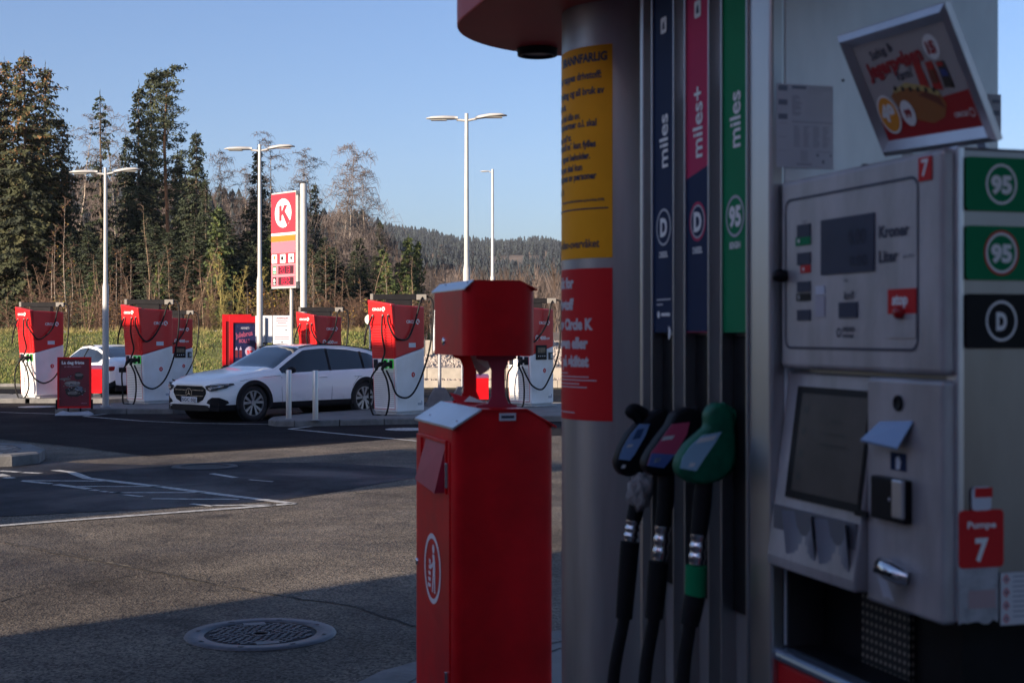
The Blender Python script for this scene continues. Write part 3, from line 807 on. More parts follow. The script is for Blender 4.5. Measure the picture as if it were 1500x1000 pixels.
# bun and sausage
pts = [(.30 + .42*t, .40 - .30*t + .0) for t in (0, 1)]
poly(g, [(.22, .44), (.30, .50), (.44, .49), (.60, .44), (.72, .36), (.74, .26), (.68, .15), (.55, .11), (.40, .17), (.27, .28)], 3, .0022)
poly(g, [(.60, .42), (.70, .35), (.72, .22), (.64, .30), (.50, .40)], 4, .0024)
poly(g, [(.26, .49), (.42, .54), (.60, .47), (.72, .39), (.70, .35), (.58, .42), (.42, .49), (.28, .46)], 5, .0026)
for k in range(6): el(.30 + k*.075, .505 - k*.018, .018, .026, 6, .0030, 10)
# bottles
for k, (cx, cm) in enumerate(((.60, 7), (.72, 7), (.83, 6))):
    poly(g, [(cx - .045, .42), (cx + .045, .40), (cx + .035, .70 - k*.02), (cx - .035, .70 - k*.02)], cm, .0020 + k*.0004)
poly(g, [(.805, .52), (.865, .51), (.86, .58), (.80, .59)], 8, .0032); poly(g, [(.79, .62), (.85, .61), (.85, .65), (.79, .66)], 7, .0032)
poly(g, [(.685, .48), (.755, .47), (.75, .60), (.69, .61)], 4, .0032)
# badges
el(.13, .27, .115, .20, 9, .0034); el(.13, .27, .10, .175, 2, .0038); el(.335, .25, .072, .13, 9, .0034); el(.80, .80, .075, .12, 9, .0020)
def wr(s, size, a, b, m, w, al='C', bold=.03, tilt=0.0, d=.0042):
    o = BL*0 + fr(*pp(a, b), d); uu = (u*math.cos(tilt) + v*math.sin(tilt)); vv = (v*math.cos(tilt) - u*math.sin(tilt))
    g.text(s, size, o, uu, vv, m, bold, al, w=w)
wr('49', .045, .13, .21, 9, pw*.15, bold=.06); wr('99', .022, .335, .21, 10, pw*.07, bold=.05); wr('15', .030, .80, .75, 10, pw*.08, bold=.05)
wr('Jegerpølsen', .040, .38, .68, 10, pw*.62, bold=.05, tilt=.06, d=.0028); wr('Saftig &', .024, .30, .84, 11, pw*.26, tilt=.10, bold=.01, d=.0028); wr('Varm!', .028, .44, .57, 11, pw*.18, tilt=.08, bold=.01, d=.0028)
wr('CIRCLE', .012, .84, .13, 9, pw*.13, bold=.03, d=.0024); 
g.v, g.f = g.v, g.f
c0 = pp(.945, .15); ring(g, 0, 0, .0065, .0085, fr(*c0, .0024), u, v, 9, 16)
g.build('poster_print', [INKW, INKW, ORANGE, mat('bun_brown', (.34, .12, .03), .5), mat('sausage_brown', (.16, .03, .015), .4), mat('sauce_yellow', (.50, .38, .14), .4), mat('print_black', (.02, .015, .015), .4), mat('bottle_red', (.42, .01, .012), .4), mat('bottle_blue', (.02, .05, .22), .4), INKW, mat('print_red', (.36, .006, .02), .4), INKB], po)
g = G(); g.bar(fr(fw*.15, .02, -.012), fr(fw*.15, .02, -.012) + Vector((.02, .01, -.06)), .02, .004); g.bar(fr(fw*.8, .01, -.012), fr(fw*.8, .01, -.012) + Vector((.02, .01, -.04)), .02, .004)
g.build('bracket', ALU, ad)

# ------------------------------------------------------------------ three nozzles hanging in their bays
def nozzle(i, yl, body, label, outline, sticker, stem, grip, hosepts, hook, sleeve=None):
    t = empty('fuel_nozzle', PO + Vector((math.cos(PA)*0 - math.sin(PA)*yl, math.cos(PA)*yl, 0)), PA, label, 'fuel nozzle', 'fuel nozzles hanging on the pump')
    T = lambda px, py: bp(px, py, yl)
    g = G(); hw = .024
    pl = [T(*p) for p in outline]
    g.prism(pl, (0, -hw, 0), (1, 0, 0), (0, 0, 1), (0, 2*hw, 0))
    b = g.build('nozzle_body', body, t, bev=.016, seg=4)
    for p in b.data.polygons: p.use_smooth = True
    # outer sticker band on the camera side of the upper casing
    g = G(); pl = [T(*p) for p in sticker[0]]
    g.prism(pl, (0, -hw - .001, 0), (1, 0, 0), (0, 0, 1), (0, -.0012, 0)); st = g.build('product_sticker', sticker[1], t, bev=.0)
    for pts, m_ in sticker[2]:
        g = G(); g.prism([T(*p) for p in pts], (0, -hw - .0024, 0), (1, 0, 0), (0, 0, 1), (0, -.0006, 0)); g.build('sticker_print', m_, st)
    g = G(); g.tube([(T(*p)[0], 0, T(*p)[1]) for p in crom([(a, b_, 0) for a, b_ in hook], 4) for p in [(p[0], p[1])]], .013, 10); 
    hk = g.build('nozzle_guard', body, t)
    g = G(); g.tube([(T(*p)[0], .0, T(*p)[1]) for p in stem], [.020, .021, .019, .018][:len(stem)], 12); g.build('swivel_sleeve', RUBBER, t)
    g = G(); x0, z0 = T(*grip[0]); x1, z1 = T(*grip[1])
    prof = []
    for k in range(6):
        s0 = k/6; prof += [(x0 + (x1-x0)*s0, z0 + (z1-z0)*s0, .0165 if k % 2 else .019), (x0 + (x1-x0)*(s0+.12), z0 + (z1-z0)*(s0+.12), .0165 if k % 2 else .019)]
    g.tube([(a, 0, b_) for a, b_, r in prof], [r for a, b_, r in prof], 14); g.build('swivel', CHROME, t)
    if sleeve:
        g = G(); a, b_ = T(*sleeve[0]); c_, d_ = T(*sleeve[1]); g.tube([(a, 0, b_), (c_, 0, d_)], [.024, .023], 16); g.build('green_sleeve', GREEN, t)
    g = G(); a, b_ = T(*hosepts[0]); c_, d_ = T(*hosepts[1]); g.tube([(a, 0, b_), ((a+c_)/2, 0, (b_+d_)/2), (c_, 0, d_)], [.024, .023, .021], 14); g.build('bend_protector', RUBBER, t)
    P3 = [(T(*p)[0], 0, T(*p)[1]) for p in hosepts[1:]]
    lx, _, lz = P3[-1]
    P3 += [(lx - .01, 0, .62), (lx + .02, 0, .38), (lx + .10, .02, .28), (lx + .16, .05, .40)]
    g = G(); g.tube(crom(P3, 5), .0155, 12); g.build('hose', RUBBER, t)
    return t
nozzle(0, .82, NOZG, 'green petrol nozzle with a pale blue sticker hanging nearest to the terminal',
    [(1040, 592), (1052, 588), (1064, 594), (1070, 612), (1073, 640), (1073, 668), (1066, 690), (1050, 703), (1030, 708), (1008, 706), (994, 698), (988, 684), (992, 668), (1004, 650), (1020, 636), (1034, 624), (1032, 606)],
    ([(1022, 636), (1050, 631), (1040, 648), (1026, 668), (1013, 688), (989, 684), (993, 668), (1005, 651)], mat('pale_blue_sticker', (.34, .58, .72), .3), [([(1018, 640), (1043, 636), (1038, 643), (1012, 648)], INKW), ([(1004, 676), (1012, 676), (1009, 682), (1001, 682)], INKW)]),
    [(1032, 700), (1028, 740), (1024, 782)], ((1024, 782), (1020, 828)), [(1018, 872), (1010, 915), (1000, 1000)],
    [(1062, 690), (1078, 655), (1080, 615), (1056, 596)], ((1020, 828), (1018, 872)))
nozzle(1, 1.02, BLACK, 'black diesel nozzle with a pink and blue sticker, middle of the three nozzles',
    [(984, 604), (1004, 596), (1022, 600), (1030, 616), (1024, 640), (1010, 664), (994, 684), (974, 696), (955, 696), (942, 688), (940, 676), (948, 660), (962, 640), (976, 622)],
    ([(978, 620), (1004, 617), (1000, 634), (984, 662), (966, 684), (942, 680), (948, 661), (963, 641)], mat('pink_sticker', (.68, .10, .20), .35), [([(948, 662), (982, 664), (966, 684), (942, 680)], mat('blue_sticker_part', (.12, .20, .48), .35)), ([(966, 638), (982, 636), (978, 642), (962, 644)], INKW), ([(954, 669), (962, 669), (959, 676), (951, 676)], INKW)]),
    [(976, 692), (975, 730), (971, 770)], ((971, 770), (966, 822)), [(965, 822), (958, 905), (944, 1000)],
    [(1000, 680), (1024, 650), (1030, 618), (1016, 600)])
nozzle(2, 1.22, BLACK, 'black diesel nozzle with a blue sticker hanging next to the round pillar',
    [(938, 618), (950, 604), (968, 596), (980, 604), (980, 626), (966, 656), (950, 682), (934, 696), (914, 698), (902, 690), (899, 676), (906, 654), (918, 634), (930, 620)],
    ([(931, 620), (946, 620), (940, 636), (924, 664), (917, 673), (901, 671), (907, 654), (919, 634)], mat('blue_sticker', (.26, .44, .72), .35), [([(928, 628), (938, 626), (932, 640), (920, 643)], mat('mid_blue_print', (.05, .12, .26), .4)), ([(914, 650), (922, 649), (920, 653), (912, 654)], INKW), ([(906, 679), (911, 679), (910, 684), (904, 684)], INKW)]),
    [(934, 700), (934, 735), (928, 762)], ((928, 762), (923, 793)), [(923, 793), (914, 905), (898, 1000)],
    [(940, 622), (932, 610), (922, 603), (930, 598), (946, 606)])
# cloth stuffed between two nozzles
g = G(); random.seed(9); x0, z0 = bp(938, 716, 1.20)
bm = bmesh.new(); bmesh.ops.create_icosphere(bm, subdivisions=3, radius=1)
vs = []
for vv in bm.verts:
    n_ = vv.co.normalized(); k = 1 + .28*math.sin(7*n_.x + 3*n_.z) * math.cos(6*n_.y + 2) + random.uniform(-.08, .08)
    vs.append((x0 + n_.x*.030*k, n_.y*.028*k, z0 + n_.z*.040*k - .012*max(0, -n_.z)))
g.add(vs, [[w_.index for w_ in f.verts] for f in bm.faces], 0, True); bm.free()
o = g.build('cleaning_rag', mat('grubby_cloth', (.36, .35, .34), .9, var=.2, scale=40, bump=.6, bscale=120))
o.location = PO + Vector((-math.sin(PA)*1.2, math.cos(PA)*1.2, 0)); o.rotation_euler = (0, 0, PA)
tag(o, 'crumpled grey rag stuffed below the diesel nozzle beside the pillar', 'rag')

# ------------------------------------------------------------------ round steel pillar with two stickers
PX, PY, PR = .347, 4.2, .2
pil = empty('pillar', (PX, PY, .10), 0, 'round steel canopy pillar with yellow and red stickers', 'pillar')
g = G(); g.lathe([(PR, 0), (PR, 2.75)], 72); g.build('column', STEELD, pil)
g = G(); g.lathe([(PR + .06, 0), (PR + .06, .02), (PR + .005, .022)], 48); g.build('base_plate', DARK, pil)
def wrap(x, z, d):          # x = arc length left of the sticker's right edge is negative
    a = R(-18.5) + x/PR; r = PR + d
    return (r*math.sin(a), -r*math.cos(a), z - .10)
def bent(g, x0, x1, z0, z1, d, m, n=24):
    vs = []
    for i in range(n + 1):
        x = x0 + (x1 - x0)*i/n; vs += [wrap(x, z0, d), wrap(x, z1, d)]
    g.add(vs, [(2*i, 2*i+2, 2*i+3, 2*i+1) for i in range(n)], m, True)
def pz(py): return CH + (HZ - py)/F*4.01
g = G(); bent(g, -.40, 0, pz(377), pz(64), .0012, 0); ys = g.build('yellow_sticker', YEL, pil)
g = G()
def line(g, s, px_end, py, size, bold=.03, m=0, d=.0022, wmax=None):
    # right end measured in the photograph; the rest of the line wraps round the left side
    ratio = (px_end - 750)/F; sx = (ratio*4.01 - PX)/PR
    a = math.asin(max(-1, min(1, sx))); xe = (a - R(-18.5))*PR
    vs, fs, W = text_geo(s, bold)
    sz = size*.86
    g.text(s, size, None, None, None, m, bold, 'R', w=W*sz, mapf=lambda x, y: wrap(xe + x, pz(py) + y, d))
line(g, 'BRANNFARLIG', 890, 87, .034, .04)
line(g, 'Her tappes drivstoff:', 882, 112, .029, .035)
line(g, 'Røyking og all bruk av', 886, 135, .028, .035)
line(g, 'åpen ild forbudt.', 833, 152, .026, .035)
line(g, 'Motoren skal slås av.', 852, 169, .026, .035)
line(g, 'Kupévarmer o.l. skal', 875, 182, .027, .035)
line(g, 'være avslått.', 840, 200, .026, .035)
line(g, 'Drivstoff må kun fylles', 874, 213, .027, .035)
line(g, 'på egnet beholder.', 866, 230, .026, .035)
line(g, 'Pumpen skal kun', 855, 246, .026, .035)
line(g, 'betjenes av personer', 875, 260, .027, .035)
line(g, 'over 16 år.', 830, 279, .026, .035)
line(g, 'Direktoratet for samfunnssikkerhet og beredskap (DSB)', 886, 293, .010, .03)
bent(g, -.30, -.012, pz(305), pz(303), .0022, 0)
line(g, 'Stasjonen er video-overvåket', 879, 361, .033, .02)
g.build('lettering', INKB, ys)
g = G(); bent(g, -.40, 0, pz(617), pz(392), .0012, 0); rs = g.build('red_sticker', STRED, pil)
g = G()
for s, pe, py in (('Takk for', 843, 420), ('drivstoff', 843, 452), ('hos Circle K', 870, 482), ('kassen eller', 863, 510), ('på skiltet', 864, 537)): line(g, s, pe, py, .042, .06)
for k, pe in enumerate((835, 864, 875)): bent(g, -.25, (math.asin(((pe-750)/F*4.01 - PX)/PR) - R(-18.5))*PR, pz(548.5 + k*5), pz(547 + k*5), .0022, 0)
bent(g, -.25, -.08, pz(569), pz(567.5), .0022, 0); bent(g, -.25, -.11, pz(564), pz(562.5), .0022, 0); bent(g, -.25, -.13, pz(607), pz(605.5), .0022, 0)
g.build('lettering', mat('sticker_white_print', (.62, .55, .56), .5), rs)
g = G(); x0 = (math.asin(((858-750)/F*4.01 - PX)/PR) - R(-18.5))*PR; x1 = (math.asin(((887-750)/F*4.01 - PX)/PR) - R(-18.5))*PR

# ------------------------------------------------------------------ red bulkhead with rounded end above the pumps
bk = empty('pump_bulkhead', (.29, 4.39, 2.66), PA, 'red round-ended bulkhead on the pillar top with a spotlight underneath', 'bulkhead')
r = .46
outl = [(r*math.cos(R(t)), r*math.sin(R(t))) for t in range(0, 181, 6)] + [(-r, -4.2), (r, -4.2)]
g = G(); g.prism(outl, (0, 0, 0), (1, 0, 0), (0, 1, 0), (0, 0, .50)); g.build('fascia', mat('bulkhead_red', (.46, .05, .045), .5, var=.06, spec=.3), bk, bev=.006)
lx, ly = .084 - .29, 4.71 - 4.39
lx, ly = lx*math.cos(-PA) - ly*math.sin(-PA), lx*math.sin(-PA) + ly*math.cos(-PA)
g = G(); g.lathe([(.068, .001), (.066, -.022), (.052, -.024), (.050, -.012)], 32, c=(lx, ly, 0)); dl = g.build('downlight', BLACK, bk)
g = G(); g.lathe([(.050, -.013), (.047, -.0155)], 32, c=(lx, ly, 0)); g.build('lens', mat('spot_lens', (.18, .16, .16), .25), dl)
yb = -.33
g = G(); g.flat(ell(0, 0, .075, .075, 32), (-r - .0015, yb, .145), (0, -1, 0), (0, 0, 1)); rn = g.build('number_roundel', mat('roundel_white', (.55, .55, .60), .5), bk)
g = G(); g.text('7', .09, (-r - .003, yb, .105), (0, -1, 0), (0, 0, 1), 0, .02, 'C'); g.build('lettering', NAVY, rn)
g = G(); g.box(-r - .06, -r - .001, yb - .34, yb - .10, .10, .19); g.build('camera_housing', DARK, bk, bev=.02, seg=3)

# ------------------------------------------------------------------ red waste bin with towel dispenser
BO = Vector((-.1918, 4.7, .10))
bn = empty('waste_bin', BO, PA, 'tall red waste bin with a litter symbol and stainless sloping lid at the pump island', 'waste bin')
def bb(px, py, y):
    r = (px - 750)/F; x = (r*(4.7 + .9579*y) - (-.1918 - .287*y))/(.9579 - .287*r); Y = 4.7 + .9579*y + .287*x
    return x, CH + (HZ - py)/F*Y - .10
def ba(px, py, x=0.0):
    r = (px - 750)/F; y = ((-.1918 + .9579*x) - r*(4.7 + .287*x))/(.287 + .9579*r); Y = 4.7 + .9579*y + .287*x
    return y, CH + (HZ - py)/F*Y - .10
BW, BL_ = .350, .555
ze, zp = 1.304, 1.362
rc = .035
def rr_plan(x0, x1, y0, y1, r, n=5): return rrect(x0, x1, y0, y1, r, n)
def gable(z_e, z_p, x0, x1, c0, c1):
    def f(x):
        if x < c0: return z_e + (z_p - z_e)*(x - x0)/(c0 - x0)
        if x > c1: return z_e + (z_p - z_e)*(x1 - x)/(x1 - c1)
        return z_p
    return f
def gable_box(name, x0, x1, y0, y1, zb, f, r, m, parent, c0, c1, bottom=True):
    """vertical shell with rounded corners whose upper edge follows the roof line f(x), plus the roof"""
    pl = rr_plan(x0, x1, y0, y1, r, 6)
    # insert vertices at the roof's kinks
    out = []
    n = len(pl)
    for i in range(n):
        a, b = pl[i], pl[(i+1) % n]; out.append(a)
        for c in sorted((c0, c1), reverse=a[0] > b[0]):
            if min(a[0], b[0]) + 1e-5 < c < max(a[0], b[0]) - 1e-5:
                t = (c - a[0])/(b[0] - a[0]); out.append((c, a[1] + (b[1]-a[1])*t))
    n = len(out); g = G()
    vs = [(a, b, zb) for a, b in out] + [(a, b, f(a)) for a, b in out]
    for i in range(n): 
        j = (i+1) % n; straight = abs(out[i][0]-out[j][0]) < 1e-6 or abs(out[i][1]-out[j][1]) < 1e-6
        g.add([vs[i], vs[j], vs[n+j], vs[n+i]], [(0, 1, 2, 3)], 0, False)
    if bottom: g.add(vs[:n], [tuple(reversed(range(n)))])
    return g, out
f = gable(ze, zp, 0, BW, .094, .25)
g, pl = gable_box('body', 0, BW, 0, BL_, .0, f, rc, BINRED, bn, .094, .25)
body = g.build('bin_body', BINRED, bn)
w = body.modifiers.new('weld', 'WELD'); w.merge_threshold = .0002
for p in body.data.polygons: p.use_smooth = True
body.data.polygons[len(body.data.polygons)-1].use_smooth = False
es = body.modifiers.new('split', 'EDGE_SPLIT'); es.split_angle = R(30)
def roof(x0, x1, y0, y1, c0, c1, f, parent, t=.006, ov=.006):
    g = G(); g.box(c0, c1, y0 - ov, y1 + ov, f(c0), f(c0) + t); g.box(c1 + .0005, x1, y0 - ov, y1 + ov, 0, 0)
    k = len(g.v) - 8
    xs = (c1 + .0005, x1 + ov)
    for idx, (xx, top) in enumerate([(xs[0], 0), (xs[1], 0), (xs[1], 0), (xs[0], 0), (xs[0], 1), (xs[1], 1), (xs[1], 1), (xs[0], 1)]):
        yy = (y0 - ov) if idx in (0, 1, 4, 5) else (y1 + ov)
        g.v[k + idx] = (xx, yy, f(min(xx, x1)) - (ov*.5 if xx > x1 else 0) + (t if top else 0))
    g.build('roof_panel', BINRED, parent)
    g = G(); vs = []
    for top in (0, 1):
        for xx, yy in ((x0 - ov, y0 - ov), (c0 - .0005, y0 - ov), (c0 - .0005, y1 + ov), (x0 - ov, y1 + ov)):
            vs.append((xx, yy, f(max(xx, x0)) - (ov*.5 if xx < x0 else 0) + (t*1.3 if top else .0005)))
    g.add(vs, [(0,3,2,1),(4,5,6,7),(0,1,5,4),(1,2,6,5),(2,3,7,6),(3,0,4,7)])
    lid = g.build('lid_plate', mat('brushed_lid', (.62, .64, .68), .38, metal=.85, var=.08), parent)
    g = G()
    for yy in (y0 + .05, y1 - .12): 
        xx = x0 + .022; g.lathe([(.006, 0), (.005, .003), (.001, .004)], 10, c=(xx, yy, f(xx) + t*1.3))
    g.build('screw', CHROME, lid)
roof(0, BW, 0, BL_, .094, .25, f, bn)
# door on the long side with flap, hinge, litter symbol
yA, yB = ba(658, 700)[0], ba(613, 700)[0]
g = G(); g.box(-.005, .001, .045, BL_ - .02, .03, 1.255); dr = g.build('bin_door', BINRED, bn, bev=.002)
y0f, z1f = ba(655, 640); y1f, _ = ba(622, 640)
zf1, zf0 = ba(640, 645)[1], ba(640, 716)[1]
g = G(); y0f, y1f = ba(656, 660)[0], ba(621, 660)[0]
for (ya, yb_, za, zb_) in ((y0f - .012, y0f, zf0, zf1), (y1f, y1f + .012, zf0, zf1), (y0f - .012, y1f + .012, zf1, zf1 + .012)):
    g.box(-.012, -.004, ya, yb_, za, zb_)
g.build('flap_frame', BINRED, dr, bev=.002)
g = G(); g.add([(-.006, y0f + .004, zf1), (-.006, y1f - .06, zf1), (-.040, y1f - .03, zf0 + .02), (-.040, y0f + .03, zf0 - .0), (-.002, y0f + .03, zf0), (-.002, y1f - .03, zf0 + .02)], [(0, 1, 2, 3), (3, 2, 5, 4), (0, 3, 4), (1, 5, 2)])
g.build('flap', PURPRED, dr)
g = G(); yy, zz_ = ba(657.5, 697); g.box(-.016, -.004, yy - .012, yy - .004, zz_ - .04, zz_ + .045); g.box(-.016, -.004, yy - .012, yy - .004, ba(657, 995)[1] - .04, ba(657, 995)[1] + .03); g.build('hinge', CHROME, dr, bev=.002)
g = G(); yy, zz_ = ba(613.5, 821); g.lathe([(.012, 0), (.012, -.006), (.005, -.007)], 14, c=(-.005, yy, zz_), axis='X'); g.build('lock', CHROME, dr)
yc, zc = ba(636, 832); g = G(); U2, W2 = Vector((0, -1, 0)), Vector((0, 0, 1)); OO = Vector((-.0065, yc, zc))
ring(g, 0, 0, .104, .122, OO, U2, W2, 0, 48)
# person dropping litter
g.flat(ell(.014, .070, .016, n=16), OO, U2, W2)
g.flat([(.000, .050), (.028, .052), (.040, .028), (.042, -.082), (.026, -.082), (.020, -.014), (.008, -.082), (-.008, -.082), (.006, -.004), (.008, .020)], OO, U2, W2)
g.flat([(.000, .050), (.008, .026), (-.020, .010), (-.044, .030), (-.050, .022), (-.022, -.006), (.012, .010), (.014, .046)], OO + Vector((-.0004, 0, 0)), U2, W2)
for k in range(5): g.flat([(-.066 + k*.004, -.070 + k*.021), (-.026, -.070 + k*.021), (-.024, -.057 + k*.021), (-.068 + k*.004, -.057 + k*.021)], OO, U2, W2)
g.build('litter_symbol', mat('symbol_white', (.85, .78, .80), .5), dr)
(xa, za), (xb, zb_) = bb(731, 605, 0), bb(755, 615.5, 0)
g = G(); g.box(xa, xb, -.0065, -.001, zb_, za); mk = g.build('maker_label', PAPER, bn)
g = G(); g.box(xa + .006, xb - .006, -.0072, -.0065, zb_ + .008, za - .008); g.build('lettering', INKB, mk)
# towel dispenser on top
ds = empty('towel_dispenser', BO, PA, 'red paper towel dispenser standing on two brackets above the waste bin', 'towel dispenser')
DX0, DX1, DY0, DY1 = .045, .297, .03, .50
zt = 1.722; zpk = 1.797; ze2 = 1.757; zb2 = bb(700, 521, .03)[1]
zpk = bb(730, 412, .03)[1]; ze2 = bb(677, 424, .03)[1]
c0, c1 = bb(694, 411, .03)[0], bb(762, 411, .03)[0]
f2 = gable(ze2, zpk, DX0, DX1, c0, c1)
g, _ = gable_box('body', DX0, DX1, DY0, DY1, zb2, f2, .045, BINRED, ds, c0, c1)
b2 = g.build('dispenser_body', BINRED, ds)
w = b2.modifiers.new('weld', 'WELD'); w.merge_threshold = .0002
for p in b2.data.polygons: p.use_smooth = True
es = b2.modifiers.new('split', 'EDGE_SPLIT'); es.split_angle = R(30)
roof(DX0, DX1, DY0, DY1, c0, c1, f2, ds, t=.004, ov=.002)
g = G(); g.lathe([(.014, 0), (.014, -.005), (.006, -.007)], 16, c=(DX0, ba(650.5, 500, DX0)[0], ba(650.5, 500, DX0)[1]), axis='X'); g.build('lock', CHROME, ds)
def ibr(y, pxs, m):
    (fx0, _), (fx1, _) = bb(pxs[0], 525, y), bb(pxs[1], 525, y); (wx0, _), (wx1, _) = bb(pxs[2], 560, y), bb(pxs[3], 560, y)
    zt_, zb_ = zb2, f((wx0 + wx1)/2) + .005
    H = zt_ - zb_
    pts = [(fx0, zt_), (fx0, zt_ - .012), (wx0 - .012, zt_ - .020), (wx0, zt_ - .05), (wx0, zb_ + .04), (wx0 - .012, zb_ + .014), (fx0, zb_ + .008), (fx0, zb_), (fx1, zb_), (fx1, zb_ + .008), (wx1 + .012, zb_ + .014), (wx1, zb_ + .04), (wx1, zt_ - .05), (wx1 + .012, zt_ - .020), (fx1, zt_ - .012), (fx1, zt_)]
    g = G(); g.prism(pts, (0, y, 0), (1, 0, 0), (0, 0, 1), (0, .006, 0)); g.build('bracket', m, ds)
ibr(.10, (698, 757, 720, 740), PURPRED)
ibr(.46, (664, 700, 679, 698), BINRED)
# crumpled towel hanging out and folded red and white sheet on the lid
g = G(); a = .20
bx, bz = .135, zb2
g.add([(bx, .30, bz), (bx + .07, .28, bz), (bx + .085, .30, bz - .03), (bx + .06, .27, bz - .055), (bx + .035, .30, bz - .075), (bx + .01, .27, bz - .045), (bx + .03, .34, bz - .03)], [(0, 1, 2), (0, 2, 3), (0, 3, 4), (0, 4, 5), (1, 6, 2), (6, 3, 2)])
o = g.build('towel', mat('paper_towel', (.62, .58, .52), .9), ds)
g = G()
g.add([(.10, .34, zp + .008), (.20, .30, zp + .008), (.21, .36, zp + .012), (.09, .42, zp + .045), (.14, .38, zp + .03)], [(0, 1, 4), (1, 2, 4), (2, 3, 4), (3, 0, 4)], 0)
g.add([(.12, .33, zp + .016), (.20, .31, zp + .010), (.15, .36, zp + .034)], [(0, 1, 2)], 1)
o = g.build('folded_wrapper', [STRED, INKW]); o.location = BO; o.rotation_euler = (0, 0, PA)
tag(o, 'folded red and white wrapper lying on top of the waste bin', 'wrapper')
# ------------------------------------------------------------------ unseen halls left of and behind the camera, added and shaped to shade the yard
SD = Vector((.7218, .6921)); SN = Vector((.6921, -.7218))
def tcp(t, c): return SD*t + SN*c
WALLM = mat('wall_cladding', (.42, .42, .42), .6, var=.06, scale=2)
ROOFM = mat('roof_felt', (.10, .10, .10), .9)
def hall(name, t0, t1, c0, c1, h, label, nwin):
    o = tcp(t0, c0); e = empty(name, (o.x, o.y, 0), math.atan2(SD.y, SD.x), label, 'building')      # local x along t, y = -c
    L_, Wd = t1 - t0, c1 - c0
    g = G(); g.box(0, L_, -Wd, 0, 0, h - .12); g.build('wall', WALLM, e)
    g = G(); g.box(-.15, L_, -Wd, 0, h - .118, h); g.build('roof', ROOFM, e)
    g = G(); g.box(L_ + .002, L_ + .06, -Wd, 0, h - 1.0, h - .2); g.build('fascia', RED, e)
    for k in range(nwin):
        y = -Wd*(k + .5)/nwin; g = G(); g.box(L_ + .002, L_ + .04, y - Wd/nwin*.38, y + Wd/nwin*.38, .6, 2.9); w = g.build('window', DARK, e)
        g = G(); g.box(L_ + .041, L_ + .045, y - Wd/nwin*.34, y + Wd/nwin*.34, .75, 2.8); g.build('pane', GLASS, w)
hall('shade_hall_tall', -14, -2, -32, -18, 7.15, 'tall grey unseen hall with a red fascia, added to shade the chargers', 4)
hall('shade_hall_low', -9, -3, -16.4, -12.4, 4.75, 'low grey unseen hall with a red fascia, added to shade the middle of the yard', 2)
hall('shade_shop_building', -17, -5, -7.85, 14, 5.8, 'wide grey unseen station shop with a red fascia and large windows, shaped to shade the pumps', 6)

# ------------------------------------------------------------------ vehicle chargers
CRED = mat('charger_red', (.60, .012, .015), .35, var=.05, scale=3)
CWHITE = mat('charger_white', (.88, .88, .88), .32, coat=.4, col2=(.76, .75, .72), scale=1.6, rvar=.08)
GREENL = mat('socket_light_green', (.02, .5, .08), .4, emit=((.05, 1, .15), .10))
PLATE = mat('plinth_concrete', (.42, .42, .41), .8, var=.1)
BEIGE = mat('cable_arm_beige', (.20, .19, .17), .5)
def kmark(g, cx, cy, r, o, u, v, mw, mr, d):
    """white disc with a K cut out of it, its leg running to the rim"""
    o = Vector(o); g.flat(ell(cx, cy, r, n=28), o, u, v, mw)
    o2 = o + d
    s = r
    g.flat([(cx-.48*s, cy-.54*s), (cx-.16*s, cy-.54*s), (cx-.16*s, cy+.54*s), (cx-.48*s, cy+.54*s)], o2, u, v, mr)
    g.flat([(cx-.17*s, cy-.16*s), (cx-.17*s, cy+.10*s), (cx+.14*s, cy+.54*s), (cx+.56*s, cy+.54*s), (cx+.10*s, cy-.04*s)], o2 + d*.3, u, v, mr)
    g.flat([(cx-.12*s, cy+.02*s), (cx+.15*s, cy+.20*s), (cx+.84*s, cy-.56*s), (cx+.48*s, cy-.89*s)], o2 + d*.6, u, v, mr)
CH0 = Vector((-2.274, 28.34, .12)); CROT = R(-38.3)
Minv = (Matrix.Translation(CH0) @ Matrix.Rotation(CROT, 4, 'Z')).inverted()
def cl(px, py, Y): return Minv @ at(px, py, Y)
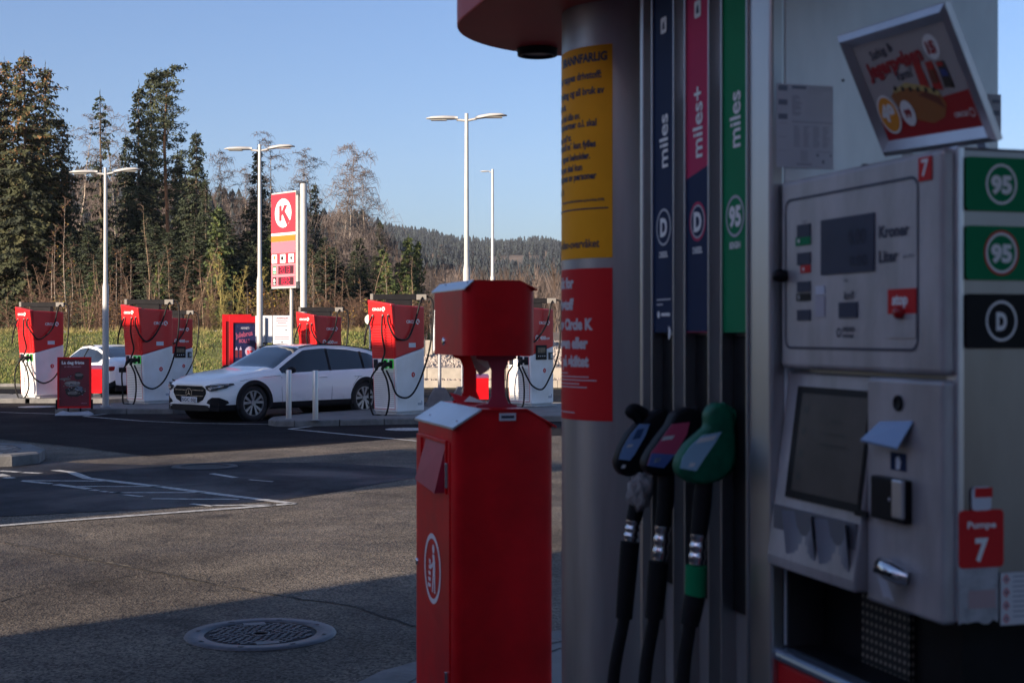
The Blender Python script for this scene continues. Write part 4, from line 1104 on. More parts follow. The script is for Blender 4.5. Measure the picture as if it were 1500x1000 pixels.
def charger(loc, label, kind='plain', rot=CROT, plugs=True):
    t = empty('vehicle_charger', loc, rot, label, 'charger', 'vehicle chargers on the kerbed islands')
    hx = .32
    # side silhouette (y, z): front leans out towards the top
    def yf(z): return -.36 - .05*min(1, z/1.1) - .10*max(0, (z - 1.1)/1.0)
    zs = 1.10                                         # colour change at the front
    def split(y): return zs + .21*(y + .44)/.88
    g = G(); hi = 2.13
    g.prism([(yf(0), .05), (.44, .05), (.44, split(.44)), (yf(zs), split(yf(zs)))], (-hx, 0, 0), (0, 1, 0), (0, 0, 1), (2*hx, 0, 0)); lo = g.build('lower_body', CWHITE, t, bev=.03, seg=3)
    g = G(); g.prism([(yf(zs), split(yf(zs)) + .002), (.44, split(.44) + .002), (.44, hi), (yf(hi), hi + .03)], (-hx, 0, 0), (0, 1, 0), (0, 0, 1), (2*hx, 0, 0)); up = g.build('upper_body', CRED, t, bev=.03, seg=3)
    g = G(); g.box(-hx + .03, hx - .03, -.33, .41, 0, .05); g.box(hx - .18, hx + .10, -.32, .42, 0, .02); g.build('plinth', PLATE, t)
    # front panel with louvres
    g = G(); pf = [(yf(.10) - .012, .10), (yf(zs) - .012, zs)]
    g.prism(pf + [(yf(zs) + .02, zs), (yf(.10) + .02, .10)], (-hx + .03, 0, 0), (0, 1, 0), (0, 0, 1), (2*hx - .06, 0, 0)); fl = g.build('front_panel', CWHITE, t, bev=.006)
    g = G()
    for xx in (-hx + .036, hx - .044): g.bar((xx + .004, yf(.11) - .0125, .11), (xx + .004, yf(zs) - .0125, zs - .01), .009, .004)
    g.box(-hx + .036, hx - .036, yf(.11) - .015, yf(.11) - .0125, .106, .114); g.build('panel_outline', CRED, fl)
    g = G()
    for k in range(17):
        z = .17 + k*.040; g.box(-hx + .06, hx - .06, yf(z) - .016, yf(z) - .006, z, z + .007)
    g.build('louvre', mat('louvre_shadow_gap', (.10, .10, .11), .6) if 'louvre_shadow_gap' not in bpy.data.materials else bpy.data.materials['louvre_shadow_gap'], fl)
    g = G(); g.prism([(yf(zs) - .012, zs + .004), (yf(zs) + .02, zs + .004), (yf(1.75) + .03, 1.75), (yf(1.75) + .0, 1.75)], (-hx + .02, 0, 0), (0, 1, 0), (0, 0, 1), (2*hx - .04, 0, 0)); fu = g.build('front_panel', CRED, t, bev=.006)
    g = G()
    for k in range(11):
        z = 1.16 + k*.050; g.box(-hx + .06, hx - .06, yf(z) - .034, yf(z) + .01, z, z + .026)
    g.build('louvre', CRED, fu, bev=.004)
    # sloping hood over the cable outlets
    g = G(); vs = []
    for y0, y1 in ((yf(2.13) - .03, yf(2.13) + .10),):
        vs = [(-hx, y0 + .05, 1.76), (hx, y0 + .05, 1.76), (hx, y1, 1.76), (-hx, y1, 1.76), (-hx, y0, 2.26), (hx, y0, 2.17), (hx, y1, 2.17), (-hx, y1, 2.26)]
    g.add(vs, [(0,3,2,1),(4,5,6,7),(0,1,5,4),(1,2,6,5),(2,3,7,6),(3,0,4,7)]); hd = g.build('hood', CRED, t, bev=.02, seg=3)
    yh = yf(2.13) - .0345
    g = G(); g.text('CIRCLE', .070, (-hx + .14, yh, 2.045), (1, 0, 0), (0, 0, 1), 0, .03, 'L', w=.24); kmark(g, .12, 2.07, .045, (0, yh, 0), (1, 0, 0), (0, 0, 1), 0, 1, Vector((0, -.0015, 0))); g.build('lettering', [INKW, CRED], hd)
    g = G()
    for x in (-.17, .10, .25): g.lathe([(.014, .0), (.02, -.05)], 10, c=(x, yh + .002, 1.97)); 
    g.build('cable_outlet', BEIGE, hd)
    # lettering and labels of the wide side (+x face)
    X = hx + .0015; u = Vector((0, 1, 0)); v = Vector((0, 0, 1))
    g = G(); g.text('CIRCLE', .085, (X, -.10, 1.80), u, v, 0, .03, 'L', w=.27); kmark(g, .235, 1.83, .055, (X, 0, 0), u, v, 0, 1, Vector((.0015, 0, 0)))
    if kind == 'screen':
        kmark(g, -.17, 1.50, .062, (X, 0, 0), u, v, 0, 1, Vector((.0015, 0, 0))); g.text('400', .11, (X, -.07, 1.46), u, v, 0, .04, 'L', w=.22); g.text('kW', .07, (X, .17, 1.46), u, v, 0, .03, 'L', w=.12)
    g.build('lettering', [INKW, CRED], up)
    g = G(); g.box(X - .001, X + .004, -.03 if kind == 'plain' else 0, .17, 1.32 if kind == 'plain' else 1.16, 1.41 if kind == 'plain' else 1.24); g.build('info_label', PAPER, up)
    g = G(); g.flat(ell(.10, .78, .052, n=24), (X, 0, 0), u, v, 0); g.flat([(.085, .775), (.105, .815), (.105, .785), (.118, .785), (.098, .745), (.098, .775)], (X + .0015, 0, 0), u, v, 1); g.build('charge_symbol', [CRED, INKW], lo)
    g = G(); 
    for k in range(4): g.flat([(.24 + k*.035, .17), (.262 + k*.035, .17), (.262 + k*.035, .22 + .02*(k == 3)), (.24 + k*.035, .22 + .05*(k == 3))], (X, 0, 0), u, v)
    g.build('small_print', INKG, lo)
    if kind == 'screen':
        g = G(); g.box(X - .001, X + .02, -.22, .16, .74+.28, 1.16+.28-.10); scn = g.build('screen_panel', BLACK, t, bev=.008)
        for c in list(up.children):
            pass
        g = G(); g.box(X + .0205, X + .0215, -.17, .11, 1.17, 1.29); g.build('screen', mat('charger_screen', (.10, .07, .05), .25, var=.5, scale=14) if 'charger_screen' not in bpy.data.materials else bpy.data.materials['charger_screen'], scn)
        g = G()
        for k in range(4): g.flat(ell(-.14 + k*.075, 1.10, .014, n=10), (X + .0212, 0, 0), u, v)
        g.build('button_symbol', INKW, scn)
        g = G(); g.box(X - .001, X + .03, .24, .37, 1.02, 1.18); cr = g.build('card_reader', DARK, t, bev=.006)
        g = G(); g.box(X + .0305, X + .0315, .285, .355, 1.05, 1.15); g.build('reader_screen', mat('pale_lcd', (.35, .45, .48), .2) if 'pale_lcd' not in bpy.data.materials else bpy.data.materials['pale_lcd'], cr)
    # cable guide on the roof
    g = G(); M_ = Matrix.Rotation(R(38), 4, 'Z')
    g.M = Matrix.Translation((0, .02, 0)) @ M_
    g.box(-.26, .26, -.11, .11, 2.12, 2.26); 
    g.box(-.50, .36, -.045, .045, 2.262, 2.375); cg = g.build('cable_guide', BLACK, t, bev=.01)
    g = G(); g.M = Matrix.Translation((0, .02, 0)) @ M_
    g.box(-.56, -.502, -.05, .05, 2.262, 2.385); g.box(.362, .56, -.05, .05, 2.262, 2.375); g.build('guide_cap', BEIGE, cg, bev=.006)
    # sockets and plugs
    zsck = 1.0
    for k, x in enumerate((-.20, .06, .22)):
        y = yf(zsck) - .014; g = G(); g.prism(rrect(x - .055, x + .055, zsck - .09, zsck + .09, .02), (0, y, 0), (1, 0, 0), (0, 0, 1), (0, -.012, 0))
        s = g.build('socket', (NAVY if (k == 0) else GREENL) if kind == 'plain' else NAVY, t)
        g = G(); g.flat(rrect(x - .045, x + .043, zsck - .084, zsck + .072, .014), (0, y - .0135, 0), (1, 0, 0), (0, 0, 1)); g.build('socket_face', BLACK, s)
    if plugs:
        for x in ((.06, .22) if kind == 'plain' else (.22,)):
            y = yf(zsck) - .03; g = G(); g.tube([(x, y, zsck), (x - .02, y - .13, zsck - .01), (x - .05, y - .17, zsck - .05), (x - .07, y - .18, zsck - .12)], [.042, .045, .035, .028], 10); g.build('plug', RUBBER, t)
    # cables
    e = Matrix.Rotation(R(38), 4, 'Z') @ Vector((.50, 0, 2.34)); e.y += .02
    cabs = []
    cabs.append([e, (hx + .10, .20, 2.22), (hx + .06, .10, 1.85), (hx + .05, -.10, 1.55), (hx + .05, -.33, 1.45), (hx + .04, -.50, 1.58), (.27, yh - .02, 1.80), (.25, yh - .01, 1.95)])
    cabs.append([e, (e.x + .12, e.y + .10, 2.28), (e.x + .14, e.y + .12, 1.9), (e.x + .10, e.y + .06, 1.2), (hx + .12, .12, .62), (hx + .12, -.18, .40), (hx + .08, -.42, .45), (.28, yf(.6) - .10, .66), (.20, yf(.8) - .15, .88)])
    cabs.append([(.10, yh - .01, 1.94), (.10, yh - .02, 1.6), (.10, yf(1.2) - .07, 1.25), (.10, yf(1) - .16, 1.04)])
    cabs.append([(-.17, yh - .01, 1.94), (-.27, yh - .02, 1.75), (-.33, yh - .04, 1.55), (-.34, yh - .05, 1.35)])
    cabs.append([(-.01, yf(1) - .2, .90), (-.12, yf(1) - .24, .70), (-.16, yf(.5) - .24, .35), (-.10, yf(.2) - .25, .06), (.05, yf(.1) - .24, -.04), (.20, yf(.2) - .20, .03), (.26, yf(.4) - .16, .30), (.22, yf(.6) - .15, .65), (.15, yf(1) - .19, .88)])
    rv = random.Random(int(loc[0]*37) + 5)
    for c in cabs:
        c = [Vector(p) + (Vector((rv.uniform(-.02, .02), rv.uniform(-.02, .02), rv.uniform(-.06, .03))) if 1 < ii < len(c) - 2 else Vector()) for ii, p in enumerate(c)]
        for p in c: p.z = max(p.z, .0 if p.z < .1 else p.z)
        g = G(); g.tube(crom(c, 6), .019, 7); g.build('cable', RUBBER, t)
    return t
def cpos(px, py):
    x, y = gp(px, py, .12); return Vector((x - .259 + .211, y + .205 + .267, .12))
charger(CH0, 'red and white charger right behind the white estate car, next to the waste bin')
charger(cpos(213, 591.4), 'red and white charger with green lit sockets right of the small advert board')
charger(cpos(54, 582.6), 'leftmost red and white charger, sunlit down to its foot')
charger(Vector((-9.75, 41.0, .0)), 'charger with black screen, partly hidden behind the one by the lamp post', 'screen', plugs=False)
charger(Vector((-4.85, 36.0, .0)), 'red charger showing above the roof of the white estate car', 'screen', plugs=False)
charger(cpos(780.3, 595.6), 'rightmost white and red charger with a screen, next to the round pillar', 'screen', plugs=True)

# ------------------------------------------------------------------ lamps
def lamp(x, y, zb, ztop, label, double=True, joint=2.9, rz=0.0, r=.042, head=1.22):
    t = empty('street_lamp', (x, y, zb), rz, label, 'street lamp', 'lamps round the charging area')
    g = G(); g.lathe([(r*1.65, 0), (r*1.6, joint - .05 - zb), (r*1.15, joint + .05 - zb), (r*.85, ztop - zb + .06)], 16); g.build('pole', POLE, t)
    g = G(); g.lathe([(r*2.6, 0), (r*2.6, .02), (r*1.75, .03)], 16); g.build('base_plate', GALV, t)
    z = ztop - zb - .04
    for s in ((-1, 1) if double else (-1,)):
        g = G(); g.tube([(0, 0, z - .04), (s*.16*head, 0, z - .02 + (.02 if s > 0 else 0))], .024, 8); g.build('arm', POLE, t)
        g = G(); L_ = .50*head; x0 = s*.14*head; dz = .05 if s > 0 else 0.0
        sec = [(0, .03, .035), (.12, .07, .045), (.45, .10, .05), (.8, .10, .04), (1.0, .04, .012)]
        vs = []; n = 8
        for a, w_, h_ in sec:
            cx = x0 + s*L_*a; cz = z + dz*math.sin(a*math.pi*.6)*1.2
            for j in range(n):
                th = 2*math.pi*j/n; vs.append((cx, w_*head*math.cos(th), cz + h_*head*math.sin(th)*(1 if math.sin(th) > 0 else .35)))
        fs = [(i*n + j, i*n + (j+1) % n, (i+1)*n + (j+1) % n, (i+1)*n + j) for i in range(len(sec)-1) for j in range(n)]
        fs += [tuple(range(n)), tuple(range((len(sec)-1)*n, len(sec)*n))]
        g.add(vs, fs, 0, True); hd = g.build('lamp_head', POLE, t)
        g = G(); g.box(min(x0 + s*L_*.35, x0 + s*L_*.85), max(x0 + s*L_*.35, x0 + s*L_*.85), -.06*head, .06*head, z + dz - .028*head, z + dz - .020*head); g.build('lens', mat('lamp_lens', (.35, .35, .33), .3) if 'lamp_lens' not in bpy.data.materials else bpy.data.materials['lamp_lens'], hd)
    return t
lamp(-8.83, 30.9, .12, 1.72 + 238/F*30.9, 'double-headed street lamp standing between the advert board and the charger', joint=2.77)
lamp((380.5-750)/F*31.6, 31.6, 0, 1.72 + 272/F*31.6, 'double-headed street lamp behind the white estate car, beside the price sign', joint=2.94)
lamp((683.5-750)/F*27.5, 27.5, .12, 1.72 + 317/F*27.5, 'tallest double-headed street lamp rising behind the towel dispenser', joint=3.0)
lamp((721.5-750)/F*62, 62, 0, 1.72 + 238/F*62, 'slim distant street lamp with a single head pointing left', double=False, joint=4.2, r=.06, head=.85)
# two bollards
for px, py, lb in ((423, 613.6, 'left steel bollard in front of the white estate car'), (462, 615.2, 'right steel bollard in front of the white estate car')):
    x, y = gp(px, py, .12); t = empty('bollard', (x, y, .12), 0, lb, 'bollard', 'steel bollards at the charging bay')
    g = G(); g.lathe([(.053, 0), (.053, .90), (.048, .915)], 24); g.build('post', STEEL, t)
    g = G(); g.lathe([(.075, 0), (.075, .008), (.055, .01)], 24); g.build('base_plate', GALV, t)

# ------------------------------------------------------------------ price sign
SGY = 46.0
sg = empty('price_sign', ((436-750)/F*SGY, SGY - .4, 0), R(-47), 'tall red petrol price sign with a white K disc on a round post', 'price sign')
gz = 1.0
pw_, pz0, pz1 = 1.40, 1.72 + 68/F*SGY, 1.72 + 205/F*SGY
g = G(); g.box(-pw_, 0, 0, .16, pz0 - .05, pz1 + .05); g.build('cabinet', POLE, sg, bev=.01)
PR1 = mat('sign_red', (.55, .025, .04), .4); PR2 = mat('sign_faded_pink', (.50, .13, .17), .45); PR3 = mat('sign_orange', (.55, .15, .01), .4)
H = pz1 - pz0
def sgp(name, f0, f1, m):
    g = G(); g.box(-pw_ + .01, -.01, -.012, -.001, pz1 - H*f1, pz1 - H*f0); return g.build(name, m, sg)
top = sgp('logo_panel', 0, .42, PR1); sgp('white_strip', .422, .448, INKW); sgp('orange_strip', .45, .512, PR3); sgp('blank_panel', .515, .635, PR2)
ic = sgp('icon_panel', .638, .755, PR1); p95 = sgp('price_panel', .760, .875, PR2); pD = sgp('price_panel', .880, .995, PR2)
g = G(); kmark(g, -pw_/2 - .0, pz1 - H*.21, .47, (0, -.014, 0), (1, 0, 0), (0, 0, 1), 0, 1, Vector((0, -.003, 0))); 
g.build('logo', [INKW, PR1], top)
g = G()
for k in range(3):
    cx = -pw_*.86 + k*pw_*.345; cz = pz1 - H*.697; w_ = .15
    g.flat([(cx - w_, cz - .14), (cx + w_, cz - .14), (cx + w_, cz + .14), (cx - w_, cz + .14)], (0, -.014, 0), (1, 0, 0), (0, 0, 1), 0)
    if k == 0: g.flat([(cx - .04, cz - .07), (cx - .01, cz - .07), (cx + .0, cz - .01), (cx + .06, cz), (cx + .08, cz + .10), (cx - .03, cz + .10)], (0, -.016, 0), (1, 0, 0), (0, 0, 1), 2)
    elif k == 1: g.flat([(cx - .10, cz - .05), (cx + .04, cz - .05), (cx + .04, cz + .07), (cx - .10, cz + .07)], (0, -.016, 0), (1, 0, 0), (0, 0, 1), 1); g.flat([(cx + .06, cz - .06), (cx + .10, cz - .06), (cx + .10, cz - .01), (cx + .06, cz - .01)], (0, -.016, 0), (1, 0, 0), (0, 0, 1), 1)
    else: g.flat([(cx - .05, cz - .02), (cx, cz - .08), (cx + .05, cz - .02), (cx + .06, cz + .05), (cx - .06, cz + .05)], (0, -.016, 0), (1, 0, 0), (0, 0, 1), 1)
g.build('icon', [INKW, BLACK, PR3], ic)
SEG = mat('led_red', (.5, .01, .05), .4, emit=((1, .05, .12), .15)); SEGB = mat('led_panel_dark', (.045, .008, .012), .4)
seg = {'2': 'abged', '0': 'abcdef', '1': 'bc', '3': 'abgcd', '8': 'abcdefg', '9': 'abcdfg'}
def digit(g, ch, x, z, w, h, m):
    t_ = .022; R_ = {'a': (x, x+w, z+h-t_, z+h), 'g': (x, x+w, z+h/2-t_/2, z+h/2+t_/2), 'd': (x, x+w, z, z+t_), 'f': (x, x+t_, z+h/2, z+h), 'e': (x, x+t_, z, z+h/2), 'b': (x+w-t_, x+w, z+h/2, z+h), 'c': (x+w-t_, x+w, z, z+h/2)}
    for s in seg[ch]:
        a, b, c, d = R_[s]; g.flat([(a, c), (b, c), (b, d), (a, d)], (0, -.017, 0), (1, 0, 0), (0, 0, 1), m)
for pn, f, s, base, lt in ((p95, .818, '2013', GREEN, '95'), (pD, .938, '1892', BLACK, 'D')):
    cz = pz1 - H*f; g = G()
    g.flat([(-pw_*.93, cz - .13), (-pw_*.78, cz - .13), (-pw_*.78, cz + .13), (-pw_*.93, cz + .13)], (0, -.014, 0), (1, 0, 0), (0, 0, 1), 0)
    g.flat([(-pw_*.70, cz - .13), (-.10, cz - .13), (-.10, cz + .13), (-pw_*.70, cz + .13)], (0, -.014, 0), (1, 0, 0), (0, 0, 1), 1)
    g.text(lt, .16, (-pw_*.855, -.0155, cz - .03), (1, 0, 0), (0, 0, 1), 2, .05, 'C', w=.15 if lt == '95' else .10)
    g.flat([(-pw_*.90, cz - .10), (-pw_*.81, cz - .10), (-pw_*.81, cz - .075), (-pw_*.90, cz - .075)], (0, -.0155, 0), (1, 0, 0), (0, 0, 1), 2)
    for k, ch in enumerate(s): digit(g, ch, -pw_*.63 + k*.155, cz - .10, .11, .20, 3)
    g.flat([(-pw_*.63 + 1.86*.155, cz - .10), (-pw_*.63 + 1.98*.155, cz - .10), (-pw_*.63 + 1.98*.155, cz - .08), (-pw_*.63 + 1.86*.155, cz - .08)], (0, -.017, 0), (1, 0, 0), (0, 0, 1), 3)
    g.build('price_digits', [base, SEGB, INKW, SEG], pn)
g = G(); g.box(.0, .08, .02, .14, pz0 + .15, pz1 - .1); g.build('side_rail', POLE, sg)
g = G(); g.lathe([(.105, 0), (.105, 1.72 + 216/F*SGY), (.09, 1.72 + 217/F*SGY)], 20, c=(.205, .16, 0)); g.build('post', POLE, sg)
g = G(); g.box(.0, .15, .08, .14, pz0 + .04, pz0 + .12); g.box(.0, .15, .08, .14, pz1 - .14, pz1 - .06); g.build('bracket', DARK, sg)
g = G(); g.lathe([(.055, 0), (.055, pz0 + .02)], 14, c=(-.42, .12, 0)); g.build('support_post', POLE, sg)

# ------------------------------------------------------------------ advert totem
ty = 35.0
tt = empty('advert_totem', ((358-750)/F*ty, ty, 0), R(14), 'red framed advert totem with a navy poster beside the lamp behind the car', 'advert totem')
g = G()
for (a, b, c, d) in ((-.36, -.27, 0, 2.14), (.27, .36, 0, 2.14), (-.27, .27, 1.98, 2.14), (-.27, .27, 0, .35)): g.box(a, b, 0, .22, c, d)
g.build('frame', RED, tt)
g = G(); g.box(-.271, .271, .03, .19, .349, 1.981); pst = g.build('poster', mat('poster_navy', (.012, .014, .06), .35, var=.2, scale=9), tt)
g = G()
O_ = (0, .0285, 0); uu = (1, 0, 0); vv = (0, 0, 1)
g.text('NYHET!', .075, (.02, .0285, 1.82), uu, vv, 0, .03, 'C', w=.20)
g.text('Julebrus', .17, (.0, .0285, 1.64), Vector((1, 0, .18)).normalized(), Vector((-.18, 0, 1)).normalized(), 1, .03, 'C', w=.42)
g.text('BOLLE', .12, (.0, .0285, 1.49), uu, vv, 1, .03, 'C', w=.26)
g.flat(ell(.14, 1.27, .125, n=28), O_, uu, vv, 2)
g.text('59', .12, (.135, .0270, 1.215), uu, vv, 3, .05, 'C', w=.15); g.text('KUN', .035, (.14, .0270, 1.345), uu, vv, 3, .03, 'C', w=.06)
for cx in (-.19, -.09):
    g.flat([(cx - .035, 1.12), (cx + .035, 1.12), (cx + .035, 1.30), (cx - .035, 1.30)], O_, uu, vv, 4); g.flat([(cx - .03, 1.31), (cx + .03, 1.31), (cx, 1.40)], O_, uu, vv, 2)
g.flat(ell(-.05, .98, .16, .10, n=20), (0, .0280, 0), uu, vv, 5); g.flat(ell(.03, 1.06, .06, .05, n=16), (0, .0270, 0), uu, vv, 6)
random.seed(5)
for k in range(40):
    a, b = random.uniform(-.26, .26), random.uniform(.5, 1.95); g.flat([(a, b), (a + .006, b), (a + .006, b + .007), (a, b + .007)], (0, .0288, 0), uu, vv, 7)
g.build('poster_print', [mat('poster_grey_print', (.35, .35, .42), .5), mat('poster_rose_print', (.30, .06, .12), .5), mat('poster_lilac', (.42, .36, .50), .5), STRED, mat('bottle_dark_red', (.14, .02, .03), .4), mat('bun_dark_brown', (.16, .07, .04), .5), mat('bun_pale', (.4, .3, .2), .5), INKG], pst)
t2 = empty('advert_totem', ((347-750)/F*36.2, 36.2, 0), R(14), 'plain red totem half hidden behind the one with the navy poster', 'advert totem')
g = G(); g.box(-.36, -.27, 0, .2, 0, 2.2); g.box(-.27, .27, 0, .2, 2.02, 2.2); g.box(.27, .36, 0, .2, 0, 2.2); g.build('frame', RED, t2)
g = G(); g.box(-.271, .271, .02, .18, .1, 2.021); g.build('back_panel', mat('dark_red_panel', (.14, .004, .006), .5), t2)

# ------------------------------------------------------------------ small signs
y = 33.6; s = empty('charging_rules_sign', ((413-750)/F*y, y, 0), R(4), 'white information board with small print on a post above the car roof', 'sign')
z0, z1 = 1.72 - 16/F*y, 1.72 + 26/F*y
g = G(); g.box(-.205, .205, -.015, .0, z0, z1); b = g.build('board', mat('board_white', (.62, .64, .68), .5), s, bev=.004)
g = G(); g.text('LADEREGLER', .065, (0, -.0165, z1 - .085), (1, 0, 0), (0, 0, 1), 0, .025, 'C', w=.29)
for k, (w_, zz_) in enumerate(((.27, .14), (.20, .185), (.27, .245))): g.flat([(-w_/2, z1 - zz_), (w_/2, z1 - zz_), (w_/2, z1 - zz_ + .014), (-w_/2, z1 - zz_ + .014)], (0, -.0165, 0), (1, 0, 0), (0, 0, 1), 0)
for zz_ in (.515, .555): g.flat([(-.17, z1 - zz_), (.17, z1 - zz_), (.17, z1 - zz_ + .013), (-.17, z1 - zz_ + .013)], (0, -.0165, 0), (1, 0, 0), (0, 0, 1), 0)
for k in range(5): g.flat([(-.13 + k*.045, z1 - .46), (-.10 + k*.045, z1 - .46), (-.10 + k*.045, z1 - .32), (-.13 + k*.045, z1 - .32)], (0, -.0165, 0), (1, 0, 0), (0, 0, 1), 1)
g.flat(ell(.10, z1 - .345, .016, n=12), (0, -.0165, 0), (1, 0, 0), (0, 0, 1), 2); g.flat([(-.02, z1 - .645), (.03, z1 - .645), (.03, z1 - .62), (-.02, z1 - .62)], (0, -.0165, 0), (1, 0, 0), (0, 0, 1), 2)
g.build('lettering', [mat('maroon_print', (.25, .08, .12), .5), mat('pale_diagram', (.50, .56, .66), .5), INKB], b)
g = G(); g.lathe([(.03, 0), (.03, z1)], 12, c=(0, .032, 0)); g.build('post', GALV, s)
y = 34.8; s = empty('road_sign', ((386-750)/F*y, y, 0), R(0), 'blank grey back of a sign board on two posts beside the lamp pole', 'sign')
g = G(); g.box(-.20, .22, 0, .02, 1.72 - 14/F*y, 1.72 + 26/F*y); g.build('board', mat('sign_back_grey', (.48, .50, .54), .5), s, bev=.003)
g = G(); g.lathe([(.03, 0), (.03, 2.1)], 12, c=(.04, -.035, 0)); g.build('post', GALV, s)
g = G(); g.box(-.02, .10, -.07, -.002, 1.45, 1.50); g.build('clamp', DARK, s)
y = 47.5; s = empty('round_sign', ((541-750)/F*y, y, .8), R(-20), 'small round sign seen from the back on a thin post at the bank', 'sign')
g = G(); g.lathe([(.17, 0), (.17, .01)], 24, c=(0, 0, 1.72 + 20/F*y - .8), axis='Y'); g.build('disc', mat('sign_back_beige', (.52, .50, .45), .5), s)
g = G(); g.lathe([(.03, -.3), (.03, 1.5)], 10, c=(0, .04, 0)); g.build('post', GALV, s)

# A-board
ab = empty('advert_board', (gp(109, 608)[0], gp(109, 608)[1], 0), R(6), 'red pavement advert board reading La deg friste on a grey weighted foot', 'advert board')
g = G()
for sx in (-1, 1):
    pass
vs = [(-.36, -.20, 0), (.36, -.20, 0), (.36, .20, 0), (-.36, .20, 0), (-.26, -.12, .09), (.26, -.12, .09), (.26, .12, .09), (-.26, .12, .09), (-.36, -.20, .03), (.36, -.20, .03), (.36, .20, .03), (-.36, .20, .03), (-.10, -.10, .055), (.10, -.10, .055), (.10, .10, .055), (-.10, .10, .055)]
g.add(vs, [(0,1,9,8),(1,2,10,9),(2,3,11,10),(3,0,8,11),(8,9,5,13,12,4),(9,10,6,5),(10,11,7,15,14,6),(11,8,4,7),(4,12,15,7),(12,13,14,15),(13,5,6,14)])
g.build('weighted_foot', mat('foot_grey', (.40, .41, .45), .6), ab, bev=.012)
g = G(); g.box(-.14, -.11, -.015, .015, .08, .19); g.box(.11, .14, -.015, .015, .08, .19); g.build('spring_post', BLACK, ab)
g = G()
for (a, b, c, d) in ((-.345, -.305, .15, 1.22), (.305, .345, .15, 1.22), (-.305, .305, 1.18, 1.22), (-.305, .305, .15, .19)): g.box(a, b, -.03, .03, c, d)
g.build('frame', STRED, ab)
g = G(); g.box(-.306, .306, -.018, .018, .189, 1.181); bd = g.build('poster', mat('poster_dusty_red', (.20, .022, .035), .4, col2=(.14, .03, .035), scale=2.5), ab)
g = G(); O_ = (0, -.0195, 0)
g.text('La deg friste', .085, (-.255, -.0195, 1.075), uu, vv, 0, .045, 'L', w=.46); g.text('av vårt matutvalg!', .055, (-.20, -.0195, 1.005), uu, vv, 1, .02, 'L', w=.34)
random.seed(12)
def blob(cx, cz, rx, rz, m, d, n=14): g.flat([(cx + rx*math.cos(R(360*i/n))*random.uniform(.75, 1.1), cz + rz*math.sin(R(360*i/n))*random.uniform(.75, 1.1)) for i in range(n)], (0, -.0195 - d, 0), uu, vv, m)
blob(.09, .82, .11, .09, 2, .0005); blob(.10, .85, .09, .035, 3, .0010); blob(-.05, .66, .19, .07, 3, .0005); blob(-.02, .68, .17, .03, 4, .001); blob(.0, .50, .22, .11, 2, .0015); blob(.10, .56, .09, .05, 5, .002); blob(-.03, .47, .12, .04, 3, .002); blob(-.18, .76, .13, .025, 3, .0005)
for k in range(60):
    a, b = random.gauss(.0, .10), random.gauss(.58, .11); blob(a, b, .016, .012, random.choice((2, 3, 4, 5)), .0025 + k*.00002, 6)
g.text('CIRCLE K', .025, (.14, -.0195, .245), uu, vv, 1, .03, 'L', w=.12)
g.build('poster_print', [INKW, mat('pale_rose_print', (.45, .25, .28), .5), mat('food_dark', (.030, .024, .022), .6), mat('food_grey', (.18, .16, .14), .6), mat('food_pale', (.34, .31, .28), .6), mat('food_blue_grey', (.14, .17, .22), .6)], bd)
g = G(); g.box(-.375, -.346, -.035, .035, .13, .33); g.box(.346, .375, -.035, .035, .13, .33); g.build('corner_guard', BLACK, ab)

# red litter bins at the chargers
def litter(x, y, z, h, rz, label):
    t = empty('litter_bin', (x, y, z), rz, label, 'litter bin', 'red litter bins at the chargers')
    g = G(); g.box(-.17, .17, -.16, .16, .10, h - .10); g.build('bin_body', BINRED, t, bev=.008)
    g = G(); g.prism([(-.165, h - .098), (.165, h - .098), (.165, h), (-.165, h - .035)], (-.175, 0, 0), (0, 1, 0), (0, 0, 1), (.35, 0, 0)); g.build('lid', mat('lid_plum', (.16, .05, .12), .4) if 'lid_plum' not in bpy.data.materials else bpy.data.materials['lid_plum'], t, bev=.006)
    g = G()
    for sx in (-.12, .12): g.box(sx - .015, sx + .015, -.1, .1, 0, .10)
    g.build('foot', DARK, t)
litter(-10.45, 35.75, .12, .80, R(6), 'red litter bin between the advert board and the lamp post')
litter((311-750)/F*34.5, 34.5, 0, .80, R(20), 'red litter bin peeking over the bonnet left of the advert totem')
litter((705-750)/F*35.0, 35.0, 0, .72, R(6), 'red litter bin seen through the gap under the towel dispenser')

# concrete feet with posts right of the charger
def foot(px, py, label):
    x, y = gp(px, py); t = empty('barrier_foot', (x, y + .3, 0), R(8), label, 'concrete foot', 'concrete feet with steel posts')
    g = G(); g.add([(-.31, -.30, 0), (.31, -.30, 0), (.31, .30, 0), (-.31, .30, 0), (-.31, -.30, .12), (.31, -.30, .12), (.31, .30, .12), (-.31, .30, .12), (-.12, -.12, .52), (.12, -.12, .52), (.12, .12, .52), (-.12, .12, .52)],
        [(0,3,2,1),(0,1,5,4),(1,2,6,5),(2,3,7,6),(3,0,4,7),(4,5,9,8),(5,6,10,9),(6,7,11,10),(7,4,8,11),(8,9,10,11)]); g.build('concrete_block', mat('dark_concrete', (.14, .14, .145), .85, var=.2) if 'dark_concrete' not in bpy.data.materials else bpy.data.materials['dark_concrete'], t, bev=.02)
    g = G(); g.lathe([(.04, .52), (.04, 1.9)], 12); g.build('post', GALV, t)
foot(643, 603, 'left concrete foot with a steel post between charger and waste bin'); foot(677, 601, 'right concrete foot with a steel post behind the waste bin')
# white marker post
y = 52; t = empty('marker_post', ((636.5-750)/F*y, y, .9), 0, 'white square post at the edge of the gravel bank', 'post')
g = G(); g.box(-.045, .045, -.045, .045, 0, .82 + 34/F*y); g.build('post', LGREY, t); g = G(); g.box(-.05, .05, -.05, .05, .8205 + 34/F*y, .82 + 36/F*y); g.build('cap', DARK, t)

